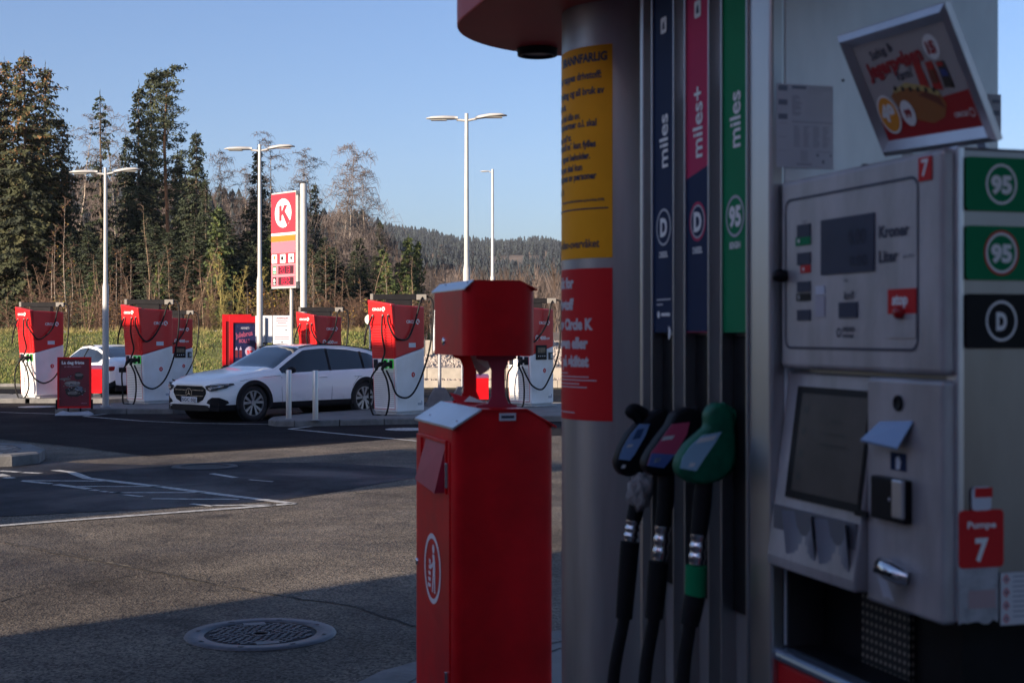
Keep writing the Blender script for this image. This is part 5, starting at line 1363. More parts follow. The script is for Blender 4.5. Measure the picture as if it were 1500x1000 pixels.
# ------------------------------------------------------------------ cars
def bodypaint(name, col, dirt):
    m = bpy.data.materials.new(name); m.use_nodes = True; nt = m.node_tree; N = nt.nodes; L = nt.links; p = N['Principled BSDF']
    p.inputs['Roughness'].default_value = .32; p.inputs['Coat Weight'].default_value = .6; p.inputs['Coat Roughness'].default_value = .08
    tc = N.new('ShaderNodeTexCoord'); sx = N.new('ShaderNodeSeparateXYZ'); L.new(tc.outputs['Object'], sx.inputs[0])
    nz = N.new('ShaderNodeTexNoise'); nz.inputs['Scale'].default_value = 2.2; nz.inputs['Detail'].default_value = 8; nz.inputs['Roughness'].default_value = .65
    mp = N.new('ShaderNodeMapping'); mp.inputs['Scale'].default_value = (1, 1, 2.5); L.new(tc.outputs['Object'], mp.inputs[0]); L.new(mp.outputs[0], nz.inputs['Vector'])
    a = N.new('ShaderNodeMath'); a.operation = 'MULTIPLY_ADD'; a.inputs[1].default_value = .9; L.new(nz.outputs['Fac'], a.inputs[0]); 
    s = N.new('ShaderNodeMath'); s.operation = 'MULTIPLY_ADD'; s.inputs[1].default_value = -1.5; s.inputs[2].default_value = .38; L.new(sx.outputs['Z'], s.inputs[0]); L.new(s.outputs[0], a.inputs[2])
    cl_ = N.new('ShaderNodeClamp'); L.new(a.outputs[0], cl_.inputs[0])
    mx = N.new('ShaderNodeMix'); mx.data_type = 'RGBA'; L.new(cl_.outputs[0], mx.inputs[0]); mx.inputs[6].default_value = (*col, 1); mx.inputs[7].default_value = (*dirt, 1)
    L.new(mx.outputs[2], p.inputs['Base Color'])
    mr = N.new('ShaderNodeMapRange'); mr.inputs['To Min'].default_value = .25; mr.inputs['To Max'].default_value = .7; L.new(cl_.outputs[0], mr.inputs['Value']); L.new(mr.outputs[0], p.inputs['Roughness'])
    return m
PAINT = bodypaint('white_car_paint', (.90, .91, .90), (.34, .32, .30))
CLAD = mat('black_cladding', (.012, .013, .016), .65, var=.2, spec=.2)
SEAM = mat('panel_gap', (.02, .02, .02), .8)
RIM = mat('wheel_rim_silver', (.36, .36, .39), .32, metal=.9)
TYRE = mat('tyre_rubber', (.022, .022, .024), .8, var=.2, scale=30)
SCREEN = mat('windscreen_glass', (.008, .014, .019), .02, coat=.8, spec=.7, ior=1.6)
HLG = mat('headlight_glass', (.05, .055, .06), .06, coat=1.0)
HLB = mat('headlight_reflector', (.6, .62, .68), .2, metal=.8)
def wheel(root, x, y, s, r=.355):
    t = bpy.data.objects.new('wheel', None); C.objects.link(t); t.parent = root; t.location = (x, y, r); t.empty_display_size = .1
    g = G(); g.lathe([(r*.70, -.10), (r*.80, -.112), (r*.93, -.11), (r*.99, -.085), (r, -.05), (r, .05), (r*.99, .085), (r*.93, .11), (r*.80, .112), (r*.70, .10), (r*.70, -.10)], 40, axis='Y', caps=False); g.build('tyre', TYRE, t)
    g = G(); g.lathe([(r*.72, 0), (r*.72, .01)], 32, c=(0, s*.05, 0), axis='Y'); g.build('brake_backing', BLACK, t)
    g = G(); yo = s*.098
    vs = []; n = 40
    for rr_, yy in ((r*.725, yo), (r*.66, yo), (r*.64, yo - s*.03), (r*.725, yo - s*.03)):
        for j in range(n): a = 2*math.pi*j/n; vs.append((rr_*math.cos(a), yy, rr_*math.sin(a)))
    g.add(vs, [(k*n + j, k*n + (j+1) % n, ((k+1) % 4)*n + (j+1) % n, ((k+1) % 4)*n + j) for k in range(4) for j in range(n)], 0, False)
    for k in range(5):
        for da in (-.17, .17):
            a = 2*math.pi*k/5 + .3; ca, sa = math.cos(a + da*.5), math.sin(a + da*.5); ce, se = math.cos(a + da*1.55), math.sin(a + da*1.55)
            p0 = Vector((ca*r*.14, yo - s*.012, sa*r*.14)); p1 = Vector((ce*r*.67, yo - s*.004, se*r*.67)); d = (p1-p0).normalized(); nn = Vector((-d.z, 0, d.x))
            w0, w1 = r*.045, r*.085
            vs = [p0 - nn*w0, p0 + nn*w0, p1 + nn*w1, p1 - nn*w1]; g.add(vs + [q_ - Vector((0, s*.03, 0)) for q_ in vs], [(0,1,2,3),(4,7,6,5),(0,4,5,1),(1,5,6,2),(2,6,7,3),(3,7,4,0)])
    g.lathe([(r*.17, -.012), (r*.15, .004)], 20, c=(0, yo - .004, 0), axis='Y'); g.build('rim', RIM, t)
def build_car(loc, rz, label, prm, hatch=True):
    root = empty('parked_car', loc, rz, label, 'car')
    xs_k = prm['x']
    def I(k, x): return float(np.interp(x, xs_k, prm[k]))
    NX = 190; X0, X1 = xs_k[0], xs_k[-1]
    xs = np.linspace(X0, X1, NX)
    # smooth each profile a little
    ker = np.array([1, 2, 3, 4, 3, 2, 1.]); ker /= ker.sum()
    prof = {}
    for k in ('w', 'zs', 'zb', 'wt', 'zt', 'zr'):
        v = np.interp(xs, xs_k, prm[k]); vp = np.concatenate([[v[0] + (v[0]-v[1])*j for j in (3, 2, 1)], v, [v[-1] + (v[-1]-v[-2])*j for j in (1, 2, 3)]])
        prof[k] = np.convolve(vp, ker, 'valid')
    rows_ctrl = []
    grid = []
    sub = [2, 3, 5, 4, 3, 2, 4, 2, 2, 3, 3]
    for i in range(NX):
        w, zs, zb, wt, zt, zr = (prof[k][i] for k in ('w', 'zs', 'zb', 'wt', 'zt', 'zr'))
        mid = zs + (zb - zs)
        c = [(w*.80, zs), (w*.97, zs + .02), (w, zs + .14), (w + .0, zs + (zb-zs)*.52), (w - .012, zs + (zb-zs)*.76), (w - .035, zb - .035), (w - .065, zb), (wt, zt), (wt - .05, zt + (zr-zt)*.62), (wt*.72, zt + (zr-zt)*.90), (wt*.4, zt + (zr-zt)*.98), (0, zr)]
        col = []
        for j in range(11):
            for q_ in range(sub[j]): t = q_/sub[j]; col.append((c[j][0]*(1-t) + c[j+1][0]*t, c[j][1]*(1-t) + c[j+1][1]*t))
        col.append(c[-1]); grid.append(col)
    start = np.cumsum([0] + sub)                     # row index of each control row
    NR = len(grid[0]); half = NR - 1
    full = []
    for i in range(NX):
        full.append([(xs[i], y, z) for y, z in grid[i]] + [(xs[i], -y, z) for y, z in reversed(grid[i][:-1])])
    NC = len(full[0])
    def ctrl_row(j): j = j if j < half else NC - 2 - j; return int(np.searchsorted(start, j, side='right') - 1)
    ax = prm['axles']; ra = prm['arch']
    parts = {'body_shell': [], 'lower_cladding': [], 'side_window': [], 'windscreen': [], 'rear_window': []}
    for i in range(NX - 1):
        xm = (xs[i] + xs[i+1])/2
        for j in range(NC - 1):
            c = ctrl_row(j)
            zm = sum(full[a][b][2] for a, b in ((i, j), (i+1, j), (i, j+1), (i+1, j+1)))/4
            if c <= 5 and any(math.hypot(xm - a, zm - .36) < ra for a in ax): continue
            if c <= 1: k = 'lower_cladding'
            elif c == 6 and prm['sw'][0] < xm < prm['sw'][1] and prof['zt'][i] - prof['zb'][i] > .035: k = 'side_window'
            elif c >= 8 and prm['ws'][0] < xm < prm['ws'][1]: k = 'windscreen'
            elif c >= 8 and prm['rw'][0] < xm < prm['rw'][1]: k = 'rear_window'
            else: k = 'body_shell'
            parts[k].append((i, j))
    mats = {'body_shell': PAINT, 'lower_cladding': CLAD, 'side_window': GLASS, 'windscreen': SCREEN, 'rear_window': GLASS}
    for k, cells in parts.items():
        idx = {}; vs = []; fs = []
        for i, j in cells:
            f_ = []
            for a, b in ((i, j), (i+1, j), (i+1, j+1), (i, j+1)):
                if (a, b) not in idx: idx[(a, b)] = len(vs); vs.append(full[a][b])
                f_.append(idx[(a, b)])
            fs.append(f_)
        g = G(); g.add(vs, fs, 0, True)
        if k == 'body_shell':
            g.add(full[0], [tuple(range(NC))]); g.add(full[-1], [tuple(reversed(range(NC)))])
        o = g.build(k, mats[k], root)
    # underside and wheel wells
    g = G(); g.box(X0 + .15, X1 - .25, -.70, .70, .26, .42)
    for a in ax: g.lathe([(ra*1.02, -.86), (ra*1.02, .86)], 32, c=(a, 0, .36), axis='Y')
    g.build('underbody', BLACK, root)
    for a in ax:
        for s in (-1, 1):
            g = G(); vs = []; n = 36; w = I('w', a)
            for (rr_, yy) in ((ra - .03, w - .10), (ra - .03, w + .012), (ra + .045, w + .012), (ra + .055, w - .02)):
                for q_ in range(n + 1):
                    th = math.pi*(1 + .0)*(q_/n)*1.16 - .25; vs.append((a + rr_*math.cos(th), s*yy, .36 + rr_*math.sin(th)))
            g.add(vs, [(k*(n+1) + q_, k*(n+1) + q_ + 1, (k+1)*(n+1) + q_ + 1, (k+1)*(n+1) + q_) for k in range(3) for q_ in range(n)], 0, False); g.build('wheel_arch', CLAD if prm['clad'] else PAINT, root)
            wheel(root, a, s*(w - .145), s)
    def side(x, z, s, off=.003):                     # point on the side surface below the belt
        w, zs, zb = I('w', x), I('zs', x), I('zb', x)
        zz = [zs + .14, zs + (zb-zs)*.52, zs + (zb-zs)*.76, zb - .035, zb]; ww = [w, w, w - .012, w - .035, w - .065]
        return Vector((x, s*(float(np.interp(z, zz, ww)) + off), z))
    for s in (-1, 1):
        g = G()
        for pts in prm['seams']: g.tube([side(x, z, s, 0) for x, z in pts], .004, 4, 0, False)
        g.build('door_seam', SEAM, root)
        for hx_ in prm['handles']:
            g = G(); g.tube([side(hx_ - .10, .83, s, .008), side(hx_, .835, s, .018), side(hx_ + .10, .83, s, .008)], .013, 8); g.build('door_handle', PAINT, root)
        mx_ = prm['sw'][1] - .10; w = I('w', mx_)
        g = G(); g.lathe([(.02, -.09), (.075, -.07), (.085, 0), (.07, .05), (.02, .065)], 14, c=(0, 0, 0), axis='X')
        M_ = Matrix.Translation((mx_, s*(w + .09), .99)) @ Matrix.Scale(.85, 4, (0, 0, 1)) @ Matrix.Scale(1.15, 4, (0, 1, 0))
        g.v = [tuple(M_ @ Vector(p)) for p in g.v]; g.bar((mx_, s*(w - .07), .93), (mx_, s*(w + .05), .96), .05, .03); g.build('mirror', BLACK, root)
        g = G(); pts = [Vector((x, s*(float(np.interp(x, xs, prof['wt'])) - .055), float(np.interp(x, xs, prof['zt'])) + (float(np.interp(x, xs, prof['zr'])) - float(np.interp(x, xs, prof['zt'])))*.62 + .022)) for x in np.linspace(prm['rail'][0], prm['rail'][1], 14)]
        g.tube(pts, .014, 6); g.build('roof_rail', BLACK, root)
        for xp in prm['pillars']:
            i = int(np.argmin(abs(xs - xp))); g = G(); p0 = Vector((xp, s*(prof['w'][i] - .062), prof['zb'][i])); p1 = Vector((xp - .05, s*(prof['wt'][i] + .004), prof['zt'][i])); g.bar(p0, p1, .06, .006); g.build('pillar_trim', BLACK, root)
    return root, I, prof, xs
E = dict(x=[-2.475, -2.42, -2.25, -2.0, -1.6, -1.0, -.3, .2, .6, .95, 1.1, 1.5, 1.9, 2.2, 2.38, 2.475],
  w=[.74, .84, .90, .925, .94, .945, .945, .945, .945, .945, .945, .945, .93, .88, .80, .64],
  zs=[.40, .32, .26, .24, .23, .22, .22, .22, .22, .22, .22, .22, .21, .20, .21, .24],
  zb=[.86, .93, .97, .985, .98, .97, .955, .94, .93, .925, .92, .89, .84, .78, .74, .68],
  wt=[.60, .68, .71, .69, .68, .67, .67, .68, .73, .80, .83, .82, .80, .74, .66, .50],
  zt=[.90, .95, 1.02, 1.15, 1.30, 1.38, 1.41, 1.375, 1.17, .985, .945, .915, .87, .81, .765, .70],
  zr=[.93, 1.02, 1.17, 1.335, 1.42, 1.475, 1.495, 1.465, 1.27, 1.085, 1.025, .98, .93, .865, .805, .73],
  axles=(1.62, -1.34), arch=.395, clad=True, sw=(-2.12, .90), ws=(.24, 1.03), rw=(-2.42, -2.08), rail=(-2.0, .25), pillars=(-.38, -1.32), handles=(-.15, -1.12),
  seams=[[(.93, .86), (.95, .6), (.93, .30)], [(-.36, .93), (-.38, .6), (-.36, .30)], [(-1.22, .95), (-1.12, .80), (-.98, .66), (-.90, .45), (-.90, .30)], [(.96, .88), (1.35, .86), (1.9, .80), (2.25, .745)]])
CAR0 = Vector((-4.66, 29.60, 0)); CR = math.atan2(-.755, -.656)
car, I_, prof, xs = build_car(CAR0, CR, 'white estate car with black wheel arches and a star grille in the charging bay', E)
def nose(y):                         # plan curve of the bumper
    return float(np.interp(abs(y), [0, .64, .80, .88, .93, .945], [2.475, 2.475, 2.38, 2.2, 1.9, 1.5]))
def patch(name, pts, m, parent, off=.008, n=1):
    """polygon of (y, z) points pressed onto the nose"""
    g = G(); cy = sum(p[0] for p in pts)/len(pts); cz = sum(p[1] for p in pts)/len(pts)
    dense = []
    for a, b in zip(pts, pts[1:] + pts[:1]):
        for k in range(4): t = k/4; dense.append((a[0]*(1-t) + b[0]*t, a[1]*(1-t) + b[1]*t))
    rings_ = [1.0, .75, .5, .25]; vs = []
    for r_ in rings_:
        for y, z in dense:
            yy, zz = cy + (y-cy)*r_, cz + (z-cz)*r_; x = nose(yy); dn = .002
            vs.append((x + off + (.03 if abs(yy) < .6 else 0)*0, yy + (off*.9 if yy > .6 else (-off*.9 if yy < -.6 else 0)), zz))
    N_ = len(dense); vs.append((nose(cy) + off, cy + (off*.9 if cy > .6 else 0), cz))
    fs = [(k*N_ + i, k*N_ + (i+1) % N_, (k+1)*N_ + (i+1) % N_, (k+1)*N_ + i) for k in range(3) for i in range(N_)] + [(3*N_ + i, 3*N_ + (i+1) % N_, 4*N_) for i in range(N_)]
    if sum(a[0]*b[1]-b[0]*a[1] for a, b in zip(pts, pts[1:] + pts[:1])) < 0: fs = [tuple(reversed(f_)) for f_ in fs]
    g.add(vs, fs, 0, False); return g.build(name, m, parent)
gr = [(-.40, .695), (.40, .695), (.50, .64), (.51, .56), (.42, .44), (.28, .385), (-.28, .385), (-.42, .44), (-.51, .56), (-.50, .64)]
patch('grille_frame', [(y*1.025, .545 + (z-.545)*1.05) for y, z in gr], CHROME, car, .006)
gl = patch('grille', gr, mat('grille_black', (.006, .006, .008), .5, spec=.12), car, .012)
g = G(); X = 2.475 + .018
g.box(X - .004, X + .004, -.46, -.10, .612, .624); g.box(X - .004, X + .004, .10, .46, .612, .624); g.box(X - .004, X + .004, -.44, -.10, .500, .512); g.box(X - .004, X + .004, .10, .44, .500, .512)
for k in range(14): pass
g.build('grille_bar', CHROME, gl)
g = G(); ring(g, 0, .555, .085, .100, (X + .006, 0, 0), (0, 1, 0), (0, 0, 1), 0, 28)
for a in (90, 210, 330):
    ca, sa = math.cos(R(a)), math.sin(R(a)); g.flat([(-sa*.016, .555 + ca*.016), (ca*.088, .555 + sa*.088), (sa*.016, .555 - ca*.016)], (X + .007, 0, 0), (0, 1, 0), (0, 0, 1))
g.build('star_emblem', CHROME, gl)
for s in (-1, 1):
    hl = patch('headlight', [(s*.53, .64), (s*.50, .70), (s*.66, .735), (s*.80, .755), (s*.895, .755), (s*.90, .725), (s*.86, .665), (s*.76, .62), (s*.62, .60)], HLG, car, .010)
    patch('headlight_lamp', [(s*.60, .64), (s*.60, .67), (s*.74, .70), (s*.84, .715), (s*.83, .69), (s*.74, .655)], HLB, hl, .014)
    patch('headlight_lamp', [(s*.66, .715), (s*.66, .725), (s*.80, .745), (s*.88, .745), (s*.88, .735), (s*.80, .733)], mat('drl_strip', (.8, .82, .86), .2) if 'drl_strip' not in bpy.data.materials else bpy.data.materials['drl_strip'], hl, .014)
    patch('side_intake', [(s*.54, .375), (s*.58, .43), (s*.68, .485), (s*.80, .485), (s*.87, .42), (s*.88, .375), (s*.84, .335), (s*.68, .335)], BLACK, car, .007)
patch('lower_intake', [(-.80, .30), (-.50, .335), (.50, .335), (.80, .30), (.80, .215), (-.80, .215)], BLACK, car, .007)
g = G(); g.box(X, X + .012, -.26, .26, .375, .485); pl_ = g.build('number_plate', mat('plate_white', (.62, .64, .68), .4), car, bev=.003)
g = G(); g.text('SGC 03J', .085, (X + .0135, -.205, .40), (0, 1, 0), (0, 0, 1), 0, .02, 'L', w=.43); g.build('lettering', BLACK, pl_)
g = G(); g.box(X + .0122, X + .013, -.258, -.222, .378, .482); g.build('blue_strip', NAVY, pl_)
# mirrored lettering guard: the plate is read from the front, so its text runs from the car's right to its left
g = G(); g.lathe([(.004, 0), (.002, .006)], 8, c=(2.30, 0, .845)); g.build('bonnet_badge', CHROME, car)
# steering wheel and seats are dim behind the glass; the rear lamp shows behind the charger
for s in (-1, 1):
    g = G(); g.box(-2.44, -2.20, s*.80 - .06, s*.80 + .06, .78, .88); g.build('tail_light', mat('tail_red', (.3, .01, .01), .2) if 'tail_red' not in bpy.data.materials else bpy.data.materials['tail_red'], car, bev=.02)

S = dict(x=[-2.35, -2.30, -2.15, -1.8, -1.5, -1.0, -.3, .2, .6, .95, 1.2, 1.6, 1.95, 2.15, 2.28, 2.35],
  w=[.72, .82, .88, .91, .92, .92, .92, .92, .92, .92, .92, .91, .89, .83, .75, .6],
  zs=[.36, .30, .26, .22, .20, .20, .20, .20, .20, .20, .20, .20, .20, .20, .22, .24],
  zb=[.84, .90, .93, .95, .95, .93, .90, .88, .87, .86, .85, .80, .74, .68, .62, .54],
  wt=[.60, .68, .70, .69, .66, .64, .63, .64, .68, .76, .80, .80, .76, .70, .62, .48],
  zt=[.88, .95, .98, 1.03, 1.12, 1.26, 1.33, 1.29, 1.15, .98, .90, .83, .77, .71, .65, .57],
  zr=[.92, 1.00, 1.03, 1.09, 1.19, 1.34, 1.41, 1.39, 1.24, 1.06, .97, .90, .83, .76, .69, .60],
  axles=(1.40, -1.42), arch=.38, clad=False, sw=(-1.55, 1.0), ws=(.25, 1.12), rw=(-1.80, -.75), rail=(-.6, .1), pillars=(-.30,), handles=(-.10, -1.0),
  seams=[[(.85, .84), (.88, .6), (.86, .28)], [(-.30, .88), (-.30, .6), (-.28, .28)]])
fw = Vector((-.62, .785)); lf = Vector((-.785, -.62))
o_ = Vector((-10.45, 36.9)) + fw*2.3 - lf*.86
car2, *_ = build_car(Vector((o_.x, o_.y, 0)), math.atan2(fw.y, fw.x), 'white saloon parked with its tail to the charger behind the red litter bin', S)
for s in (-1, 1):
    g = G(); g.box(-2.33, -2.12, s*.78 - .09, s*.78 + .09, .74, .86); g.build('tail_light', bpy.data.materials['tail_red'], car2, bev=.03, seg=3)
g = G(); g.box(-2.362, -2.30, -.62, .62, .70, .83); g.build('boot_trim', BLACK, car2, bev=.01)
g = G(); g.box(-2.37, -2.25, -.70, .70, .20, .36); g.build('rear_diffuser', BLACK, car2, bev=.02)
g = G(); g.box(-2.368, -2.34, -.25, .25, .55, .65); g.build('number_plate', WHITE, car2, bev=.004)
# ------------------------------------------------------------------ unseen canopy over the pumps, added to dim the sky light there
cn = empty('dimming_canopy', (2.4, 0, 4.9), PA, 'unseen flat canopy with a red fascia, added to dim the light at the pumps', 'canopy')
g = G(); g.box(-1.6, 9, -2.5, 5.5, .02, .55); g.build('canopy_deck', mat('canopy_panels', (.50, .50, .50), .5), cn)
g = G(); g.box(-1.65, -1.602, -2.5, 5.5, 0, .9); g.box(-1.65, 9, 5.502, 5.55, 0, .9); g.build('fascia', RED, cn)

# ------------------------------------------------------------------ banks
rng = np.random.default_rng(11)
def nz(x, y, s=1.0):
    return (math.sin(x*.9*s + 1.3) * math.cos(y*.7*s - .4) + .5*math.sin(x*2.3*s + y*1.7*s))*.5
def bank_z(x, y):
    left = x < -5.2
    if left:
        t = min(1, max(0, (y - 46.2)/8.5)); z = 1.72*(t*t*(3 - 2*t)) + .05*nz(x, y)*t
        return z - .02*(t == 0)
    t = min(1, max(0, (y - 45.6)/11)); return .62 + .75*t + .05*nz(x*2, y*2)
def hmesh(name, x0, x1, y0, y1, nx, ny, m, kind='structure'):
    g = G(); vs = []
    for j in range(ny + 1):
        for i in range(nx + 1):
            x = x0 + (x1-x0)*i/nx; y = y0 + (y1-y0)*j/ny; vs.append((x, y, bank_z(x, y)))
    g.add(vs, [(j*(nx+1)+i, j*(nx+1)+i+1, (j+1)*(nx+1)+i+1, (j+1)*(nx+1)+i) for j in range(ny) for i in range(nx)], 0, True)
    return tag(g.build(name, m), kind=kind)
GRASSB = mat('grass_soil', (.12, .13, .035), .95, col2=(.05, .065, .02), scale=.7, bump=.8, bscale=12)
hmesh('grass_bank', -48, -5.201, 46.0, 57.5, 90, 30, GRASSB)
hmesh('gravel_bank', -5.2, 30, 45.6, 57.5, 80, 26, GRAVEL)
# stony strip along the top of the bank
g = G(); vs = []; fs = []
for k in range(900):
    x = rng.uniform(-30, -6); y = rng.uniform(56.2, 57.3); r_ = rng.uniform(.05, .14); z = 1.74
    b = len(vs)
    for a in range(5): th = a*1.2566 + rng.uniform(-.3, .3); vs.append((x + r_*math.cos(th), y + r_*math.sin(th), z - .02))
    vs.append((x, y, z + r_*.8)); fs += [(b + a, b + (a+1) % 5, b + 5) for a in range(5)]
g.add(vs, fs); tag(g.build('stones_on_bank', mat('bank_stones', (.34, .31, .28), .9, var=.3, scale=3)), 'pale loose stones along the top edge of the grass bank', kind='stuff')
# rubble on the gravel bank
g = G(); vs = []; fs = []
for k in range(3500):
    x = rng.uniform(-5, 4); y = rng.uniform(45.8, 56.8); r_ = rng.uniform(.04, .13); z = bank_z(x, y); b = len(vs)
    for a in range(5): th = a*1.2566 + rng.uniform(-.4, .4); vs.append((x + r_*math.cos(th), y + r_*math.sin(th), z - .02))
    vs.append((x + r_*rng.uniform(-.5, .5), y + r_*rng.uniform(-.5, .5), z + r_*.9)); fs += [(b + a, b + (a+1) % 5, b + 5) for a in range(5)]
g.add(vs, fs); tag(g.build('rubble', mat('rubble_stone', (.30, .26, .225), .9, var=.4, scale=4)), 'pale angular rubble covering the bank right of the chargers', kind='stuff')
# grass blades
n = 70000
x = rng.uniform(-26, -5.0, n); y = 46.1 + 11*rng.random(n)
V = np.zeros((n*3, 3)); Fc = []
zb = np.array([bank_z(a, b) for a, b in zip(x, y)])
h = rng.uniform(.03, .10, n)*(1 + .6*np.sin(x*1.7)*np.cos(y*1.3)); th = rng.uniform(0, math.pi, n); w = rng.uniform(.010, .026, n)
V[0::3] = np.c_[x - w*np.cos(th), y - w*np.sin(th), zb - .01]; V[1::3] = np.c_[x + w*np.cos(th), y + w*np.sin(th), zb - .01]
V[2::3] = np.c_[x + rng.normal(0, .05, n), y + rng.normal(0, .05, n), zb + np.maximum(.03, h)]
def rawmesh(name, V, Fs, mats, mi=None, smooth=False, parent=None):
    me = bpy.data.meshes.new(name); V = np.asarray(V, dtype=np.float32); Fs = np.asarray(Fs, dtype=np.int32); k = Fs.shape[1]
    me.vertices.add(len(V)); me.vertices.foreach_set('co', V.ravel()); me.loops.add(Fs.size); me.loops.foreach_set('vertex_index', Fs.ravel())
    me.polygons.add(len(Fs)); me.polygons.foreach_set('loop_start', np.arange(0, Fs.size, k, dtype=np.int32)); me.polygons.foreach_set('loop_total', np.full(len(Fs), k, dtype=np.int32))
    for m in mats: me.materials.append(m)
    if mi is not None: me.polygons.foreach_set('material_index', np.asarray(mi, dtype=np.int32))
    me.update(calc_edges=True)
    o = bpy.data.objects.new(name, me); C.objects.link(o)
    if parent: o.parent = parent
    return o
GB = [mat('grass_green', (.17, .20, .04), .8, col2=(.08, .11, .02), scale=.7), mat('grass_dry', (.32, .28, .10), .85, col2=(.16, .13, .05), scale=.9), mat('grass_dark', (.08, .11, .022), .8)]
o = rawmesh('grass', V, np.arange(n*3).reshape(n, 3), GB, rng.choice(3, n, p=(.5, .27, .23)))
tag(o, 'short yellow-green winter grass on the bank behind the chargers', kind='stuff')
n = 9000
tx = np.repeat(rng.uniform(-27, -5.4, 450), 20) + rng.normal(0, .10, n); ty = np.repeat(np.where(rng.random(450) < .6, rng.uniform(54, 57.3, 450), rng.uniform(46.4, 54, 450)), 20) + rng.normal(0, .08, n)
zb = np.array([bank_z(a, b) for a, b in zip(tx, ty)]); V = np.zeros((n*3, 3)); th = rng.uniform(0, math.pi, n); h = np.repeat(rng.uniform(.12, .38, 450), 20)*rng.uniform(.5, 1, n)
V[0::3] = np.c_[tx - .014*np.cos(th), ty - .014*np.sin(th), zb]; V[1::3] = np.c_[tx + .014*np.cos(th), ty + .014*np.sin(th), zb]; V[2::3] = np.c_[tx + rng.normal(0, .10, n), ty + rng.normal(0, .10, n), zb + h]
tag(rawmesh('dry_tussocks', V, np.arange(n*3).reshape(n, 3), [GB[1]]), 'taller dry grass tussocks scattered over the bank', kind='stuff')
# kerb and retaining blocks
g = G()
for k in range(30):
    x0 = -30 + k*1.0
    if x0 < -5.5: g.box(x0 + .005, x0 + .995, 45.75, 45.9, 0, .10)
tag(g.build('bank_kerb', KERB), kind='structure')
STN = mat('pale_concrete_blocks', (.33, .30, .255), .85, var=.12, scale=3, bump=.4, bscale=20)
rw = empty('retaining_wall', (-5.2, 44.9, 0), 0, 'low pale concrete block wall holding the rubble bank', 'wall')
g = G()
for k in range(8): 
    x0 = k*1.25; g.box(x0 + .008, x0 + 1.242, .35, .75, .24, .62)
g.build('upper_course', STN, rw, bev=.01)
g = G()
for k in range(8): g.box(k*1.25 + .40, k*1.25 + 1.64, 0, .345, 0, .235)
g.build('lower_course', STN, rw, bev=.01)
g = G(); vs = []; fs = []
for k in range(300):
    x = rng.uniform(0, 10); y = rng.uniform(.03, .33); r_ = rng.uniform(.03, .08); b = len(vs)
    for a in range(5): th_ = a*1.2566; vs.append((x + r_*math.cos(th_), y + r_*math.sin(th_), .23))
    vs.append((x, y, .235 + r_)); fs += [(b + a, b + (a+1) % 5, b + 5) for a in range(5)]
g.add(vs, fs); g.build('gravel_fill', GRAVEL, rw)
pb = empty('planter_block', ((627-750)/F*50, 50, bank_z(-3, 50)), 0, 'pale concrete planter with a small green conifer above the rubble', 'planter')
z1 = 1.72 - 10/F*50 - bank_z(-3, 50)
g = G(); g.box(-.16, .16, -.16, .16, -.1, z1); g.build('block', STN, pb, bev=.01)

# ------------------------------------------------------------------ hills
def ridge1(px): return np.interp(px, [-800, 0, 110, 250, 340, 430, 500, 560, 620, 700, 830, 2400], [235, 250, 262, 274, 292, 306, 322, 345, 392, 422, 440, 450])
def ridge2(px): return np.interp(px, [-800, 300, 480, 560, 600, 640, 680, 720, 760, 800, 830, 1200, 2400], [296, 312, 322, 334, 340, 348, 356, 361, 360, 358, 362, 350, 340])
Y1, Y2 = 420.0, 2000.0
def hill_z(px, Y):
    z1 = CH + (HZ - ridge1(px))/F*Y1 - 8.5; z2 = CH + (HZ - ridge2(px))/F*Y2 - 7.0
    z1 = np.maximum(z1, 1.7)
    t = np.clip((Y - 130)/(Y1 - 130), 0, 1); a = 1.7 + (z1 - 1.7)*(t*t*(3 - 2*t))
    t2 = np.clip((Y - Y1)/(Y2 - Y1), 0, 1); base = 1.7 + 14*t2
    b = z1*(1 - np.clip((Y - Y1)/350, 0, 1)) + base*np.clip((Y - Y1)/350, 0, 1)
    c = b + (z2 - b)*np.clip((Y - 560)/(Y2 - 560), 0, 1)**.9
    z = np.where(Y <= Y1, a, c)
    return np.where(Y > Y2, z2 - (Y - Y2)*.06, z)
pxs = np.arange(-700, 2300, 25.0); Ys = np.concatenate([np.linspace(57.4, 130, 8), np.linspace(150, 420, 16), np.linspace(450, 2000, 40), np.linspace(2050, 2600, 8)])
PX_, YY = np.meshgrid(pxs, Ys); ZZ = hill_z(PX_, YY) + np.where(YY > 140, 1.0, 0)*(np.sin(PX_*.05 + YY*.02) + np.sin(PX_*.021 - YY*.011))*YY*.0015
ZZ[0] = 1.35
VV = np.c_[((PX_ - 750)/F*YY).ravel(), YY.ravel(), ZZ.ravel()]
nx = len(pxs); Q = np.array([(j*nx+i, j*nx+i+1, (j+1)*nx+i+1, (j+1)*nx+i) for j in range(len(Ys)-1) for i in range(nx-1)])
HILLM = mat('hill_ground', (.15, .105, .075), .95, col2=(.05, .042, .03), scale=.012)
tag(rawmesh('hills', VV, Q, [HILLM]), kind='structure')

